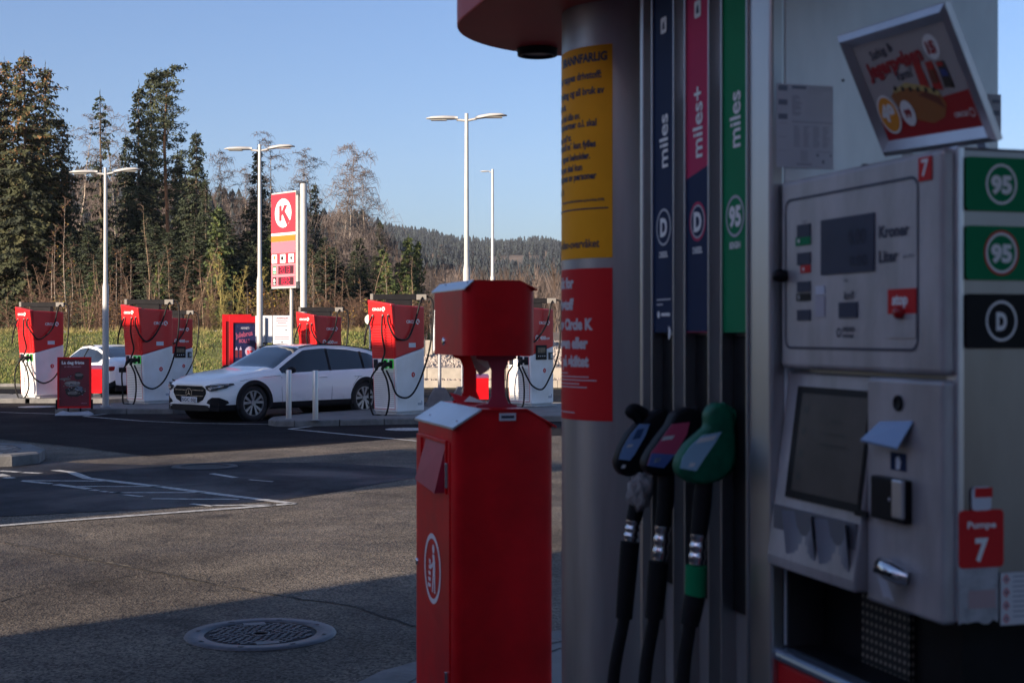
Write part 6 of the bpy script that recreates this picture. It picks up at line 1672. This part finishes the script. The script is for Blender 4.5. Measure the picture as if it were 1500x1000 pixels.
def woods(name, label, pxr, Yr, n, hr, mats, kind, keep=None, wr_=.16, seed=1):
    rg = np.random.default_rng(seed)
    px = rg.uniform(*pxr, n); Y = Yr[0] + (Yr[1] - Yr[0])*rg.random(n)**.8
    if keep is not None: k = keep(px, Y, rg); px, Y = px[k], Y[k]
    n = len(px); x = (px - 750)/F*Y; z = hill_z(px, Y) + np.where(Y > 140, 1.0, 0)*(np.sin(px*.05 + Y*.02) + np.sin(px*.021 - Y*.011))*Y*.0015 - .3; h = rg.uniform(*hr, n)
    V = []; mi = []
    if kind == 'conifer':
        L_ = 5; ns = 5
        for l in range(L_):
            zt_ = z + h*(1 - l/L_*.78); zb_ = z + h*(.80 - l/L_*.78); r_ = h*wr_*(.32 + .85*(l+1)/L_)
            for a in range(ns):
                a0 = 2*math.pi*a/ns + l*.6 + x; a1 = a0 + 2*math.pi/ns
                rr = r_*rg.uniform(.7, 1.25, n); dz = h*.05*rg.uniform(-1, 1, n)
                V.append(np.stack([np.c_[x, Y, zt_], np.c_[x + rr*np.cos(a0), Y + rr*np.sin(a0), zb_ + dz], np.c_[x + rr*np.cos(a1), Y + rr*np.sin(a1), zb_ - dz]], 1)); 
        cm = rg.choice(len(mats), n); mi = np.tile(cm, L_*ns)
    else:
        K = 26
        for a in range(K):
            f0 = rg.uniform(.1, .75, n) if a else np.zeros(n); ang = rg.uniform(0, 2*math.pi, n); out = h*wr_*rg.uniform(.3, 1.2, n) if a else 0*h; 
            top = np.minimum(1, f0 + rg.uniform(.15, .35, n)) if a else np.ones(n); w = (.03 + Y*.00017)*(1.0 if a else 1.3)
            bx, by = x, Y
            V.append(np.stack([np.c_[bx - w, by, z + h*f0], np.c_[bx + w, by, z + h*f0], np.c_[bx + out*np.cos(ang), by + out*np.sin(ang), z + h*top]], 1))
        cm = rg.choice(len(mats), n); mi = np.tile(cm, K)
    V = np.concatenate(V).reshape(-1, 3); 
    o = rawmesh(name, V, np.arange(len(V)).reshape(-1, 3), mats, mi); return tag(o, label, kind='stuff')
FC = [mat('far_spruce', (.010, .018, .024), .9), mat('far_spruce_light', (.020, .029, .030), .9), mat('far_spruce_dull', (.014, .021, .028), .9)]  # blue cast of the haze mixed into the needle colours
FB = [mat('far_birch_grey', (.13, .10, .085), .9), mat('far_birch_brown', (.075, .050, .036), .9), mat('far_birch_dark', (.040, .030, .026), .9)]
def keep_far(px, Y, rg):
    y = HZ - (hill_z(px, Y) - CH)/Y*F
    clr = (px > 690) & (px < 830) & (y > 381) & (y < 398 + (px - 690)*.06)
    clr2 = (px > 560) & (px < 700) & (np.abs(y - (372 + (px - 560)*.06)) < 2.5)
    return ~((clr | clr2) & (rg.random(len(px)) > .05))
woods('distant_spruce_forest', 'dark spruce forest with haze blue in its colour covering the distant ridge', (380, 1480), (650, 2020), 11000, (9, 16), FC, 'conifer', keep_far, .17, 3)
woods('distant_birch_slope', 'pinkish brown bare woods on the lower far slope', (540, 960), (480, 1250), 1700, (7, 11), FB, 'bare', keep_far, .16, 4)
woods('near_hill_woods', 'brown bare woods on the low hill behind the spruces', (-300, 860), (150, 430), 5200, (5, 9.5), FB, 'bare', None, .13, 5)
woods('near_hill_spruces', 'scattered dark spruces on the low hill', (-300, 760), (240, 440), 500, (7, 11), FC, 'conifer', None, .16, 6)

# ------------------------------------------------------------------ trees
def segs_mesh(segs):
    """segs: list of (p0, p1, r0, r1) -> three-sided tubes"""
    A = np.array([s[0] for s in segs], dtype=float); B = np.array([s[1] for s in segs], dtype=float); ra = np.array([s[2] for s in segs]); rb = np.array([s[3] for s in segs])
    d = B - A; d /= np.maximum(1e-9, np.linalg.norm(d, axis=1))[:, None]; ref = np.where(np.abs(d[:, 2:3]) < .9, np.array([[0, 0, 1.]]), np.array([[1., 0, 0]]))
    u = np.cross(d, ref); u /= np.linalg.norm(u, axis=1)[:, None]; v = np.cross(d, u); V = []
    for a in (0, 2.0944, 4.18879):
        w = u*math.cos(a) + v*math.sin(a); V.append(A + w*ra[:, None]); V.append(B + w*rb[:, None])
    V = np.stack(V, 1).reshape(-1, 3); n = len(segs); b = np.arange(n)[:, None]*6
    Fs = np.concatenate([b + np.array([[0, 2, 3, 1]]), b + np.array([[2, 4, 5, 3]]), b + np.array([[4, 0, 1, 5]])])
    return V, Fs
BARKS = mat('spruce_bark', (.13, .095, .065), .9, var=.3, scale=3)
BARKB = mat('birch_bark', (.42, .36, .29), .8, col2=(.14, .11, .09), scale=5, stretch=(1, 1, 4))
BARKT = mat('tan_bark', (.26, .18, .115), .85, var=.3, scale=4)
TWIG = mat('bare_twigs', (.10, .07, .05), .9); TWIGR = mat('red_brown_twigs', (.125, .072, .046), .9); TWIGY = mat('yellow_green_twigs', (.26, .22, .07), .9); TWIGG = mat('grey_twigs', (.14, .115, .105), .9)
ND = [mat('needles_dark', (.010, .017, .008), .85), mat('needles_mid', (.018, .028, .010), .85), mat('needles_light', (.028, .038, .012), .85)]  # needle colours darkened to stand in for shade on the middle spruces
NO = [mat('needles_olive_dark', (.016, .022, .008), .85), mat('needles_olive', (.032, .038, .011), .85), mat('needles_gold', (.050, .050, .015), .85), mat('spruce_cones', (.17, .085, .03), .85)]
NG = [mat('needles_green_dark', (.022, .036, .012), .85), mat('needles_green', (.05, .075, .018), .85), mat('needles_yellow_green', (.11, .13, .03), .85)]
NP = [mat('pine_dark', (.022, .032, .018), .85), mat('pine_mid', (.045, .058, .028), .85), mat('pine_light', (.075, .085, .035), .85)]
LEAF = [mat('yellow_leaf', (.50, .36, .06), .8), mat('orange_leaf', (.42, .20, .04), .8)]

def make_spruce(seed, H, Rm, mats, dens=1.0, airy=0.0, cones=0.0, pw=.85, name='spruce_tree'):
    rg = np.random.default_rng(seed)
    root = empty(name); g = G(); lean = rg.uniform(-.2, .2)
    g.tube([(0, 0, -.3), (lean*.3, 0, H*.4), (lean, 0, H*.985)], [H*.0115, H*.008, .02], 7); g.build('trunk', BARKS, root)
    tv = []; mi = []; segs = []
    z = H*rg.uniform(.05, .10)
    while z < H*.985:
        t = z/H; r0 = Rm*(1 - t)**pw*(1.0 if t > .12 else .6 + 3*t) * rg.uniform(.60, 1.25) + .12
        nb = int((4 + 3*(1-t))*dens*rg.uniform(.75, 1.2)) + 1
        for b in range(nb):
            if rg.random() < airy: continue
            a = rg.uniform(0, 2*math.pi); L_ = r0*rg.uniform(.55, 1.15); up = .25*(t - .35); droop = rg.uniform(.25, .5)*(1 - t*.6)
            dx, dy = math.cos(a), math.sin(a); K = max(3, int(L_/.20)); sd = rg.random() 
            for k in range(1, K + 1):
                s = k/K; px_, py_ = lean*t + dx*L_*s, dy*L_*s; pz_ = z + L_*(up*s - droop*s*s + .18*max(0, s-.75)*2)
                nl = 4
                for q_ in range(nl):
                    ww = (.085 + .15*(1 - abs(s - .5)))*rg.uniform(.7, 1.4)*min(1, .5 + L_*.4); side = rg.choice((-1, 1))
                    ca, sa = -dy*side, dx*side
                    j = rg.normal(0, .07, 3)
                    p0 = (px_ + j[0], py_ + j[1], pz_ + j[2]); fwd = rg.uniform(-.05, .25); drp = rg.uniform(.06, .26)
                    p1 = (p0[0] + ca*ww + dx*fwd, p0[1] + sa*ww + dy*fwd, p0[2] - drp*.35); p2 = (p0[0] + ca*ww*.45 + dx*fwd*.8, p0[1] + sa*ww*.45 + dy*fwd*.8, p0[2] - drp)
                    tv += [p0, p1, p2]
                    c_ = min(2, int(sd*2.1 + rg.random()*.6)); 
                    if cones and t > .62 and rg.random() < cones*(t - .5): c_ = 3
                    mi.append(c_)
            segs.append(((lean*t, 0, z), (lean*t + dx*L_*.8, dy*L_*.8, z + L_*(up*.8 - droop*.64)), .022, .008))
        z += rg.uniform(.16, .30)*(H/17)**.5/dens**.3
    # leader
    for k in range(10):
        a = rg.uniform(0, 6.28); p = H*(.955 + .005*k); r_ = .04 + .25*(1 - (p/H))*8*.25; tv += [(lean, 0, p + .2), (lean + math.cos(a)*r_*1.2, math.sin(a)*r_*1.2, p - .08), (lean + math.cos(a+1)*r_, math.sin(a+1)*r_, p)]; mi.append(1)
    cr = rawmesh('crown', tv, np.arange(len(tv)).reshape(-1, 3), mats, mi, parent=root)
    V, Fs = segs_mesh(segs); rawmesh('branches', V, Fs, [BARKS], parent=root)
    return root
def make_pine(seed, H):
    rg = np.random.default_rng(seed); root = empty('pine_tree'); g = G()
    g.tube([(0, 0, -.3), (.15, 0, H*.35), (-.1, 0, H*.7), (.1, 0, H*.96)], [.15, .12, .09, .03], 8); g.build('trunk', mat('pine_bark', (.24, .12, .06), .9, var=.3, scale=3), root)
    tv = []; mi = []; segs = []
    for b in range(58):
        t = .42 + .56*(b/58)**.9; z = H*t; a = rg.uniform(0, 6.28); L_ = (2.6*(1 - t)**.55 + .4)*rg.uniform(.45, 1.1); e = rg.uniform(-.05, .45)
        dx, dy = math.cos(a), math.sin(a); p = np.array([.05, 0, z]); prev = p
        for k in range(1, 5):
            q_ = p + np.array([dx, dy, e*(.4 + .3*k)])*L_*k/4*np.array([1, 1, .7]); segs.append((tuple(prev), tuple(q_), .035*(1 - k/6), .03*(1 - (k+1)/6))); prev = q_
            if k >= 2:
                for m_ in range(2):
                    c = q_ + rg.normal(0, .22, 3)
                    cm = int(rg.random()*2.6)
                    for l in range(34):
                        v = rg.normal(0, 1, 3); v /= np.linalg.norm(v); v[2] = abs(v[2])*.6; o1 = c + v*rg.uniform(.08, .36); w_ = rg.normal(0, .07, 3); w2 = rg.normal(0, .07, 3)
                        tv += [tuple(o1), tuple(o1 + w_ + v*.10), tuple(o1 + w2)]; mi.append(min(2, cm if rg.random() < .7 else int(rg.random()*3)))
    rawmesh('crown', tv, np.arange(len(tv)).reshape(-1, 3), NP, mi, parent=root); V, Fs = segs_mesh(segs); rawmesh('branches', V, Fs, [BARKS], parent=root)
    return root
def make_birch(seed, H, spread=.22, droop=1.0, bark=BARKB, twig=TWIGG, nb=26, low=.28, tw=.016, name='birch_tree', leaves=0, stems=1, fine=5):
    rg = np.random.default_rng(seed); root = empty(name); tr = []; segs = []; lv = []
    for st in range(stems):
        a0 = rg.uniform(0, 6.28); off = (0 if stems == 1 else .25)
        pts = [np.array([off*math.cos(a0), off*math.sin(a0), -.3])]; k_ = 9; d = np.array([rg.normal(0, .05) + (.12*math.cos(a0) if stems > 1 else 0), rg.normal(0, .05) + (.12*math.sin(a0) if stems > 1 else 0), 1.])
        Hs = H*rg.uniform(.75, 1.0) if stems > 1 else H
        for k in range(k_): d = d + np.array([*rg.normal(0, .05, 2), 0]); pts.append(pts[-1] + d/np.linalg.norm(d)*(Hs + .3)/k_)
        r0 = H*.0085 if H > 8 else H*.0052
        for k in range(k_): tr.append((tuple(pts[k]), tuple(pts[k+1]), r0*(1 - k/k_) + .005, r0*(1 - (k+1)/k_) + .005))
        for b in range(nb):
            t = low + (1 - low)*(b + rg.random())/nb; t = min(t, .99); f_ = t*k_; i = min(k_-1, int(f_)); p = pts[i] + (pts[i+1] - pts[i])*(f_ - i)
            a = rg.uniform(0, 6.28); L_ = H*spread*(1 - t*.62)*rg.uniform(.5, 1.15); e = rg.uniform(.5, 1.3); d = np.array([math.cos(a), math.sin(a), e]); d /= np.linalg.norm(d); q_ = p; rr = .012 + .018*(1 - t)*H/14
            for k in range(5):
                d2 = d + np.array([*rg.normal(0, .18, 2), -.16*droop*k]); d2 /= np.linalg.norm(d2); n_ = q_ + d2*L_/5; segs.append((tuple(q_), tuple(n_), rr*(1 - k/5.5), rr*(1 - (k+1)/5.5)))
                for m_ in range(fine):
                    s0 = q_ + (n_ - q_)*rg.random(); v = np.array([rg.normal(0, .6), rg.normal(0, .6), rg.uniform(-.1, .7)]); v /= np.linalg.norm(v); l_ = L_*rg.uniform(.12, .30); s1 = s0 + v*l_
                    segs.append((tuple(s0), tuple(s1), tw*.8, tw*.5)); s2 = s1 + (v*.5 + np.array([0, 0, -.9*droop]))*l_*rg.uniform(.5, 1.2); segs.append((tuple(s1), tuple(s2), tw*.5, tw*.35))
                    if leaves and rg.random() < leaves:
                        for w_ in range(2):
                            c = s1 + rg.normal(0, .08, 3); lv += [tuple(c), tuple(c + rg.normal(0, .03, 3)), tuple(c + rg.normal(0, .03, 3))]
                q_ = n_; d = d2
    V, Fs = segs_mesh(tr); rawmesh('trunk', V, Fs, [bark], parent=root); V, Fs = segs_mesh(segs); rawmesh('twigs', V, Fs, [twig], parent=root)
    if lv: rawmesh('leaves', lv, np.arange(len(lv)).reshape(-1, 3), LEAF, rg.integers(0, 2, len(lv)//3), parent=root)
    return root
def dup(root):
    r = root.copy(); C.objects.link(r)
    for ch in list(root.children):
        c = ch.copy(); C.objects.link(c); c.parent = r
    return r
used = set()
def place(proto, H0, px, top, Y, label, cat='tree', group=None, wscale=1.0, rz=None, zb=1.45):
    r = proto if proto.name not in used else dup(proto)
    used.add(r.name); used.add(proto.name)
    H = CH + (HZ - top)/F*Y - zb; s = H/H0
    r.location = ((px - 750)/F*Y, Y, zb); r.scale = (s*wscale, s*wscale, s); r.rotation_euler = (0, 0, rng.uniform(0, 6.28) if rz is None else rz)
    for k in ('label', 'category', 'group'):
        if k in r: del r[k]
    tag(r, label, cat, group); return r
SO = [make_spruce(21, 17, 3.3, NO, 1.15, cones=.7, pw=.62), make_spruce(22, 17, 2.9, NO, 1.1, cones=.5, pw=.68), make_spruce(23, 17, 3.6, NO, 1.2, cones=.6, pw=.6)]
SDk = [make_spruce(31, 16, 2.7, ND, 1.0, .08), make_spruce(32, 16, 2.4, ND, .9, .15), make_spruce(33, 16, 3.2, ND, 1.15)]
SA = [make_spruce(41, 15, 1.8, ND, .62, .35), make_spruce(42, 15, 1.7, ND, .75, .2)]
SG = [make_spruce(51, 9, 1.7, NG, 1.1), make_spruce(52, 9, 1.5, NG, 1.0, .1)]
EDGE = 'spruces at the forest edge'
for i, px, top, Y, ws, lb in ((0, 38, 77, 78, 1.0, 'tallest olive spruce with brown cones, near the left edge of the photo'), (1, 8, 86, 80, 1.0, 'olive spruce at the very left edge, left of the tallest one'), (2, 68, 92, 81, .9, 'olive spruce just right of the tallest one'), (1, -24, 100, 79, 1.1, 'olive spruce cut by the left picture edge'), (0, 92, 170, 80, .8, 'shorter olive spruce on the right flank of the left spruce clump')):
    place(SO[i], 17, px, top, Y, lb, group=EDGE, wscale=ws)
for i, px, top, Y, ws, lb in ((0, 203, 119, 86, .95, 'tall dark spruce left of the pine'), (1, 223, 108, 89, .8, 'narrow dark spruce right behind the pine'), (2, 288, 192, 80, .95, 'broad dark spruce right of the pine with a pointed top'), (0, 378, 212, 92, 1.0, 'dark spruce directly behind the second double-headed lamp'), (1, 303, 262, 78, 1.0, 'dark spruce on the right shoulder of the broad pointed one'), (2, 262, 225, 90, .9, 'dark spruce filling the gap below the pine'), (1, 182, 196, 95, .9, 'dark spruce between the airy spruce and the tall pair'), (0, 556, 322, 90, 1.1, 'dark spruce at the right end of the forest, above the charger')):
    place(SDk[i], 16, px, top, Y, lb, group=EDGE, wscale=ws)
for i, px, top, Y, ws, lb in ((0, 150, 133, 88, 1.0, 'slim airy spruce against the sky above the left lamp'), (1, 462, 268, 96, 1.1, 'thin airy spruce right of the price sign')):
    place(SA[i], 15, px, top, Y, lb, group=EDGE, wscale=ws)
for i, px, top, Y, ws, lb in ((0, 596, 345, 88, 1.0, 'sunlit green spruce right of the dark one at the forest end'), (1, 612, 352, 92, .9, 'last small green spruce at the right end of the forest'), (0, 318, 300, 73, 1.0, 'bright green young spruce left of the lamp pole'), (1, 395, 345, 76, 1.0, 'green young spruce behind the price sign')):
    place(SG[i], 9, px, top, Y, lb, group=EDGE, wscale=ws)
place(make_pine(61, 17), 17, 243, 93, 84, 'tall pine with a bare trunk and open crown, highest tree of the middle clump', rz=.5)
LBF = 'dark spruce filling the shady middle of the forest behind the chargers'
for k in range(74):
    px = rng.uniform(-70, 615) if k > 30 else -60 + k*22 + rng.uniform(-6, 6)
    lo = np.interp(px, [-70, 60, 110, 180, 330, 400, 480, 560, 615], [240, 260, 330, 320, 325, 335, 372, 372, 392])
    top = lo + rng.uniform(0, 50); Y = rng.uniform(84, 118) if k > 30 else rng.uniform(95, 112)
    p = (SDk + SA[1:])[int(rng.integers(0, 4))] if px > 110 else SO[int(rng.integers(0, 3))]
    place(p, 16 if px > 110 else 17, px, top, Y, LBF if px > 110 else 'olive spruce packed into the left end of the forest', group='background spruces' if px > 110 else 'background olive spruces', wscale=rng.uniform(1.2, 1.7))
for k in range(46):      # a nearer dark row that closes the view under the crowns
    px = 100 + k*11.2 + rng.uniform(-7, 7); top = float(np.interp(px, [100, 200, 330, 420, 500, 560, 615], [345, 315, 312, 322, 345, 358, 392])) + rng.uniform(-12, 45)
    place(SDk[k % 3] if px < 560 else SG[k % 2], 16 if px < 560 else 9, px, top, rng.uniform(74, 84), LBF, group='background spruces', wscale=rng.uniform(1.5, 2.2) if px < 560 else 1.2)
B = [make_birch(71, 15, .27, 1.1, nb=30, tw=.020), make_birch(72, 15, .32, 1.3, nb=32, tw=.020), make_birch(73, 15, .24, .9, nb=30, tw=.020), make_birch(74, 15, .36, 1.5, nb=38, tw=.020)]
BG = 'bare birches'
for i, px, top, Y, lb in ((3, 512, 212, 84, 'tallest bare birch with drooping twigs right of the price sign'), (0, 402, 200, 96, 'bare birch rising right above the price sign top'), (1, 440, 226, 97, 'bare birch between the price sign post and the drooping one'), (2, 474, 222, 98, 'bare birch just left of the tallest drooping one'), (1, 336, 226, 95, 'bare birch left of the second double-headed lamp'), (2, 105, 176, 88, 'bare birch against the sky beside the left spruce clump'), (0, 172, 158, 98, 'faint bare birch between airy spruce and dark pair'), (3, 535, 250, 88, 'bare birch with long branches leaning over the forest end'), (0, 655, 360, 104, 'thin bare birch left of the tall lamp pole'), (2, 492, 245, 86, 'bare birch with pale trunk close to the tallest one'), (1, 360, 250, 98, 'bare birch right of the second lamp among the spruces')):
    place(B[i], 15, px, top, Y, lb, group=BG, wscale=rng.uniform(.9, 1.2))
for k in range(26):
    px = rng.uniform(600, 860) if k < 12 else rng.uniform(420, 610); place(B[k % 4], 15, px, rng.uniform(392, 435) if px > 600 else rng.uniform(300, 400), rng.uniform(85, 125), 'grey bare birch in the thicket right of the spruces' if px > 600 else 'grey bare birch in front of the dark spruces', group='bare thicket birches', wscale=rng.uniform(1.0, 1.5))
# slender stems along the forest edge
Sp = [make_birch(81, 5, .16, .2, BARKT, TWIGR, 18, .35, .011, 'birch_sapling', fine=3), make_birch(82, 5, .14, .2, BARKT, TWIG, 16, .3, .010, 'birch_sapling', fine=3), make_birch(83, 5, .20, .3, BARKB, TWIGR, 18, .25, .010, 'birch_sapling', fine=3, leaves=.06)]
for k in range(62):
    px = rng.uniform(40, 330) if k < 42 else rng.uniform(330, 625); top = rng.uniform(355, 430); Y = rng.uniform(58, 68)
    place(Sp[int(rng.integers(0, 3))], 5, px, top, Y, 'slender tan birch sapling at the forest edge behind the bank', 'sapling', 'saplings along the forest edge', wscale=rng.uniform(.9, 1.5), zb=1.55)
for i, px, top, Y, lb in ((2, 100, 290, 62, 'tall pale birch stem in front of the left olive spruces'), (0, 128, 398, 60, 'slim sunlit birch stem left of the lamp pole'), (2, 85, 330, 61, 'pale leaning birch stem left of the tall pale one'), (1, 218, 300, 62, 'long thin birch stem between the two left chargers')):
    place(Sp[i], 5, px, top, Y, lb, 'sapling', None, .8, zb=1.55)
Sh = [make_birch(91, 2.4, .30, .1, TWIGR, TWIGR, 9, .15, .009, 'shrub', stems=7, fine=3), make_birch(92, 4.2, .22, .1, TWIGY, TWIGY, 10, .15, .011, 'willow_shrub', stems=7, fine=3, leaves=.05), make_birch(93, 2.2, .28, .2, TWIG, TWIG, 9, .12, .009, 'shrub', stems=6, fine=3, leaves=.22)]
for k in range(46):
    px = rng.uniform(20, 630); red = 240 < px < 330 or rng.random() < .6
    place(Sh[0] if red else Sh[2], 2.4 if red else 2.2, px, rng.uniform(412, 455), rng.uniform(57.8, 63), 'low reddish brown bare shrub behind the bank' if red else 'low bare shrub with a few yellow leaves behind the bank', 'shrub', 'red-brown shrubs' if red else 'leafy bare shrubs', rng.uniform(1.0, 1.8), zb=1.5)
for px, top, Y, lb in ((334, 372, 60, 'tall yellow-green willow shrub left of the lamp pole behind the totem'), (371, 392, 61, 'yellow-green willow shrub between lamp pole and price sign'), (410, 400, 62, 'yellow-green willow shrub below the price sign'), (316, 415, 59, 'small yellow-green willow shrub above the red totems')):
    place(Sh[1], 4.2, px, top, Y, lb, 'shrub', None, 1.0, zb=1.5)
# a paler ridge edge of dry tussocks on the bank
for px, top, Y, lb in ((540, 468, 57, 'small round conifer bush beside the round sign'), (548, 472, 56, 'low conifer bush right of the round sign'), (628, 486, 50, 'tiny conifer growing from the pale planter')):
    place(SG[1], 9, px, top, Y, lb, 'bush', None, 1.9, zb=1.1 if px < 600 else 1.4)
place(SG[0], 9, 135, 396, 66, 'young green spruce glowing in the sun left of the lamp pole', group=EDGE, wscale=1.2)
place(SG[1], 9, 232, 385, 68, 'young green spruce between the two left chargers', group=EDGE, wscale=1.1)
# ------------------------------------------------------------------ air
hz = G(); hz.box(-2600, 3400, -60, 2700, -1.2, 330)
hm = bpy.data.materials.new('haze_air'); hm.use_nodes = True; nt = hm.node_tree
nt.nodes.remove(nt.nodes['Principled BSDF']); pv = nt.nodes.new('ShaderNodeVolumePrincipled'); pv.inputs['Color'].default_value = (.80, .88, 1.0, 1); pv.inputs['Density'].default_value = .00007; pv.inputs['Anisotropy'].default_value = .0
nt.links.new(pv.outputs[0], nt.nodes['Material Output'].inputs['Volume'])
tag(hz.build('haze', hm), kind='stuff')
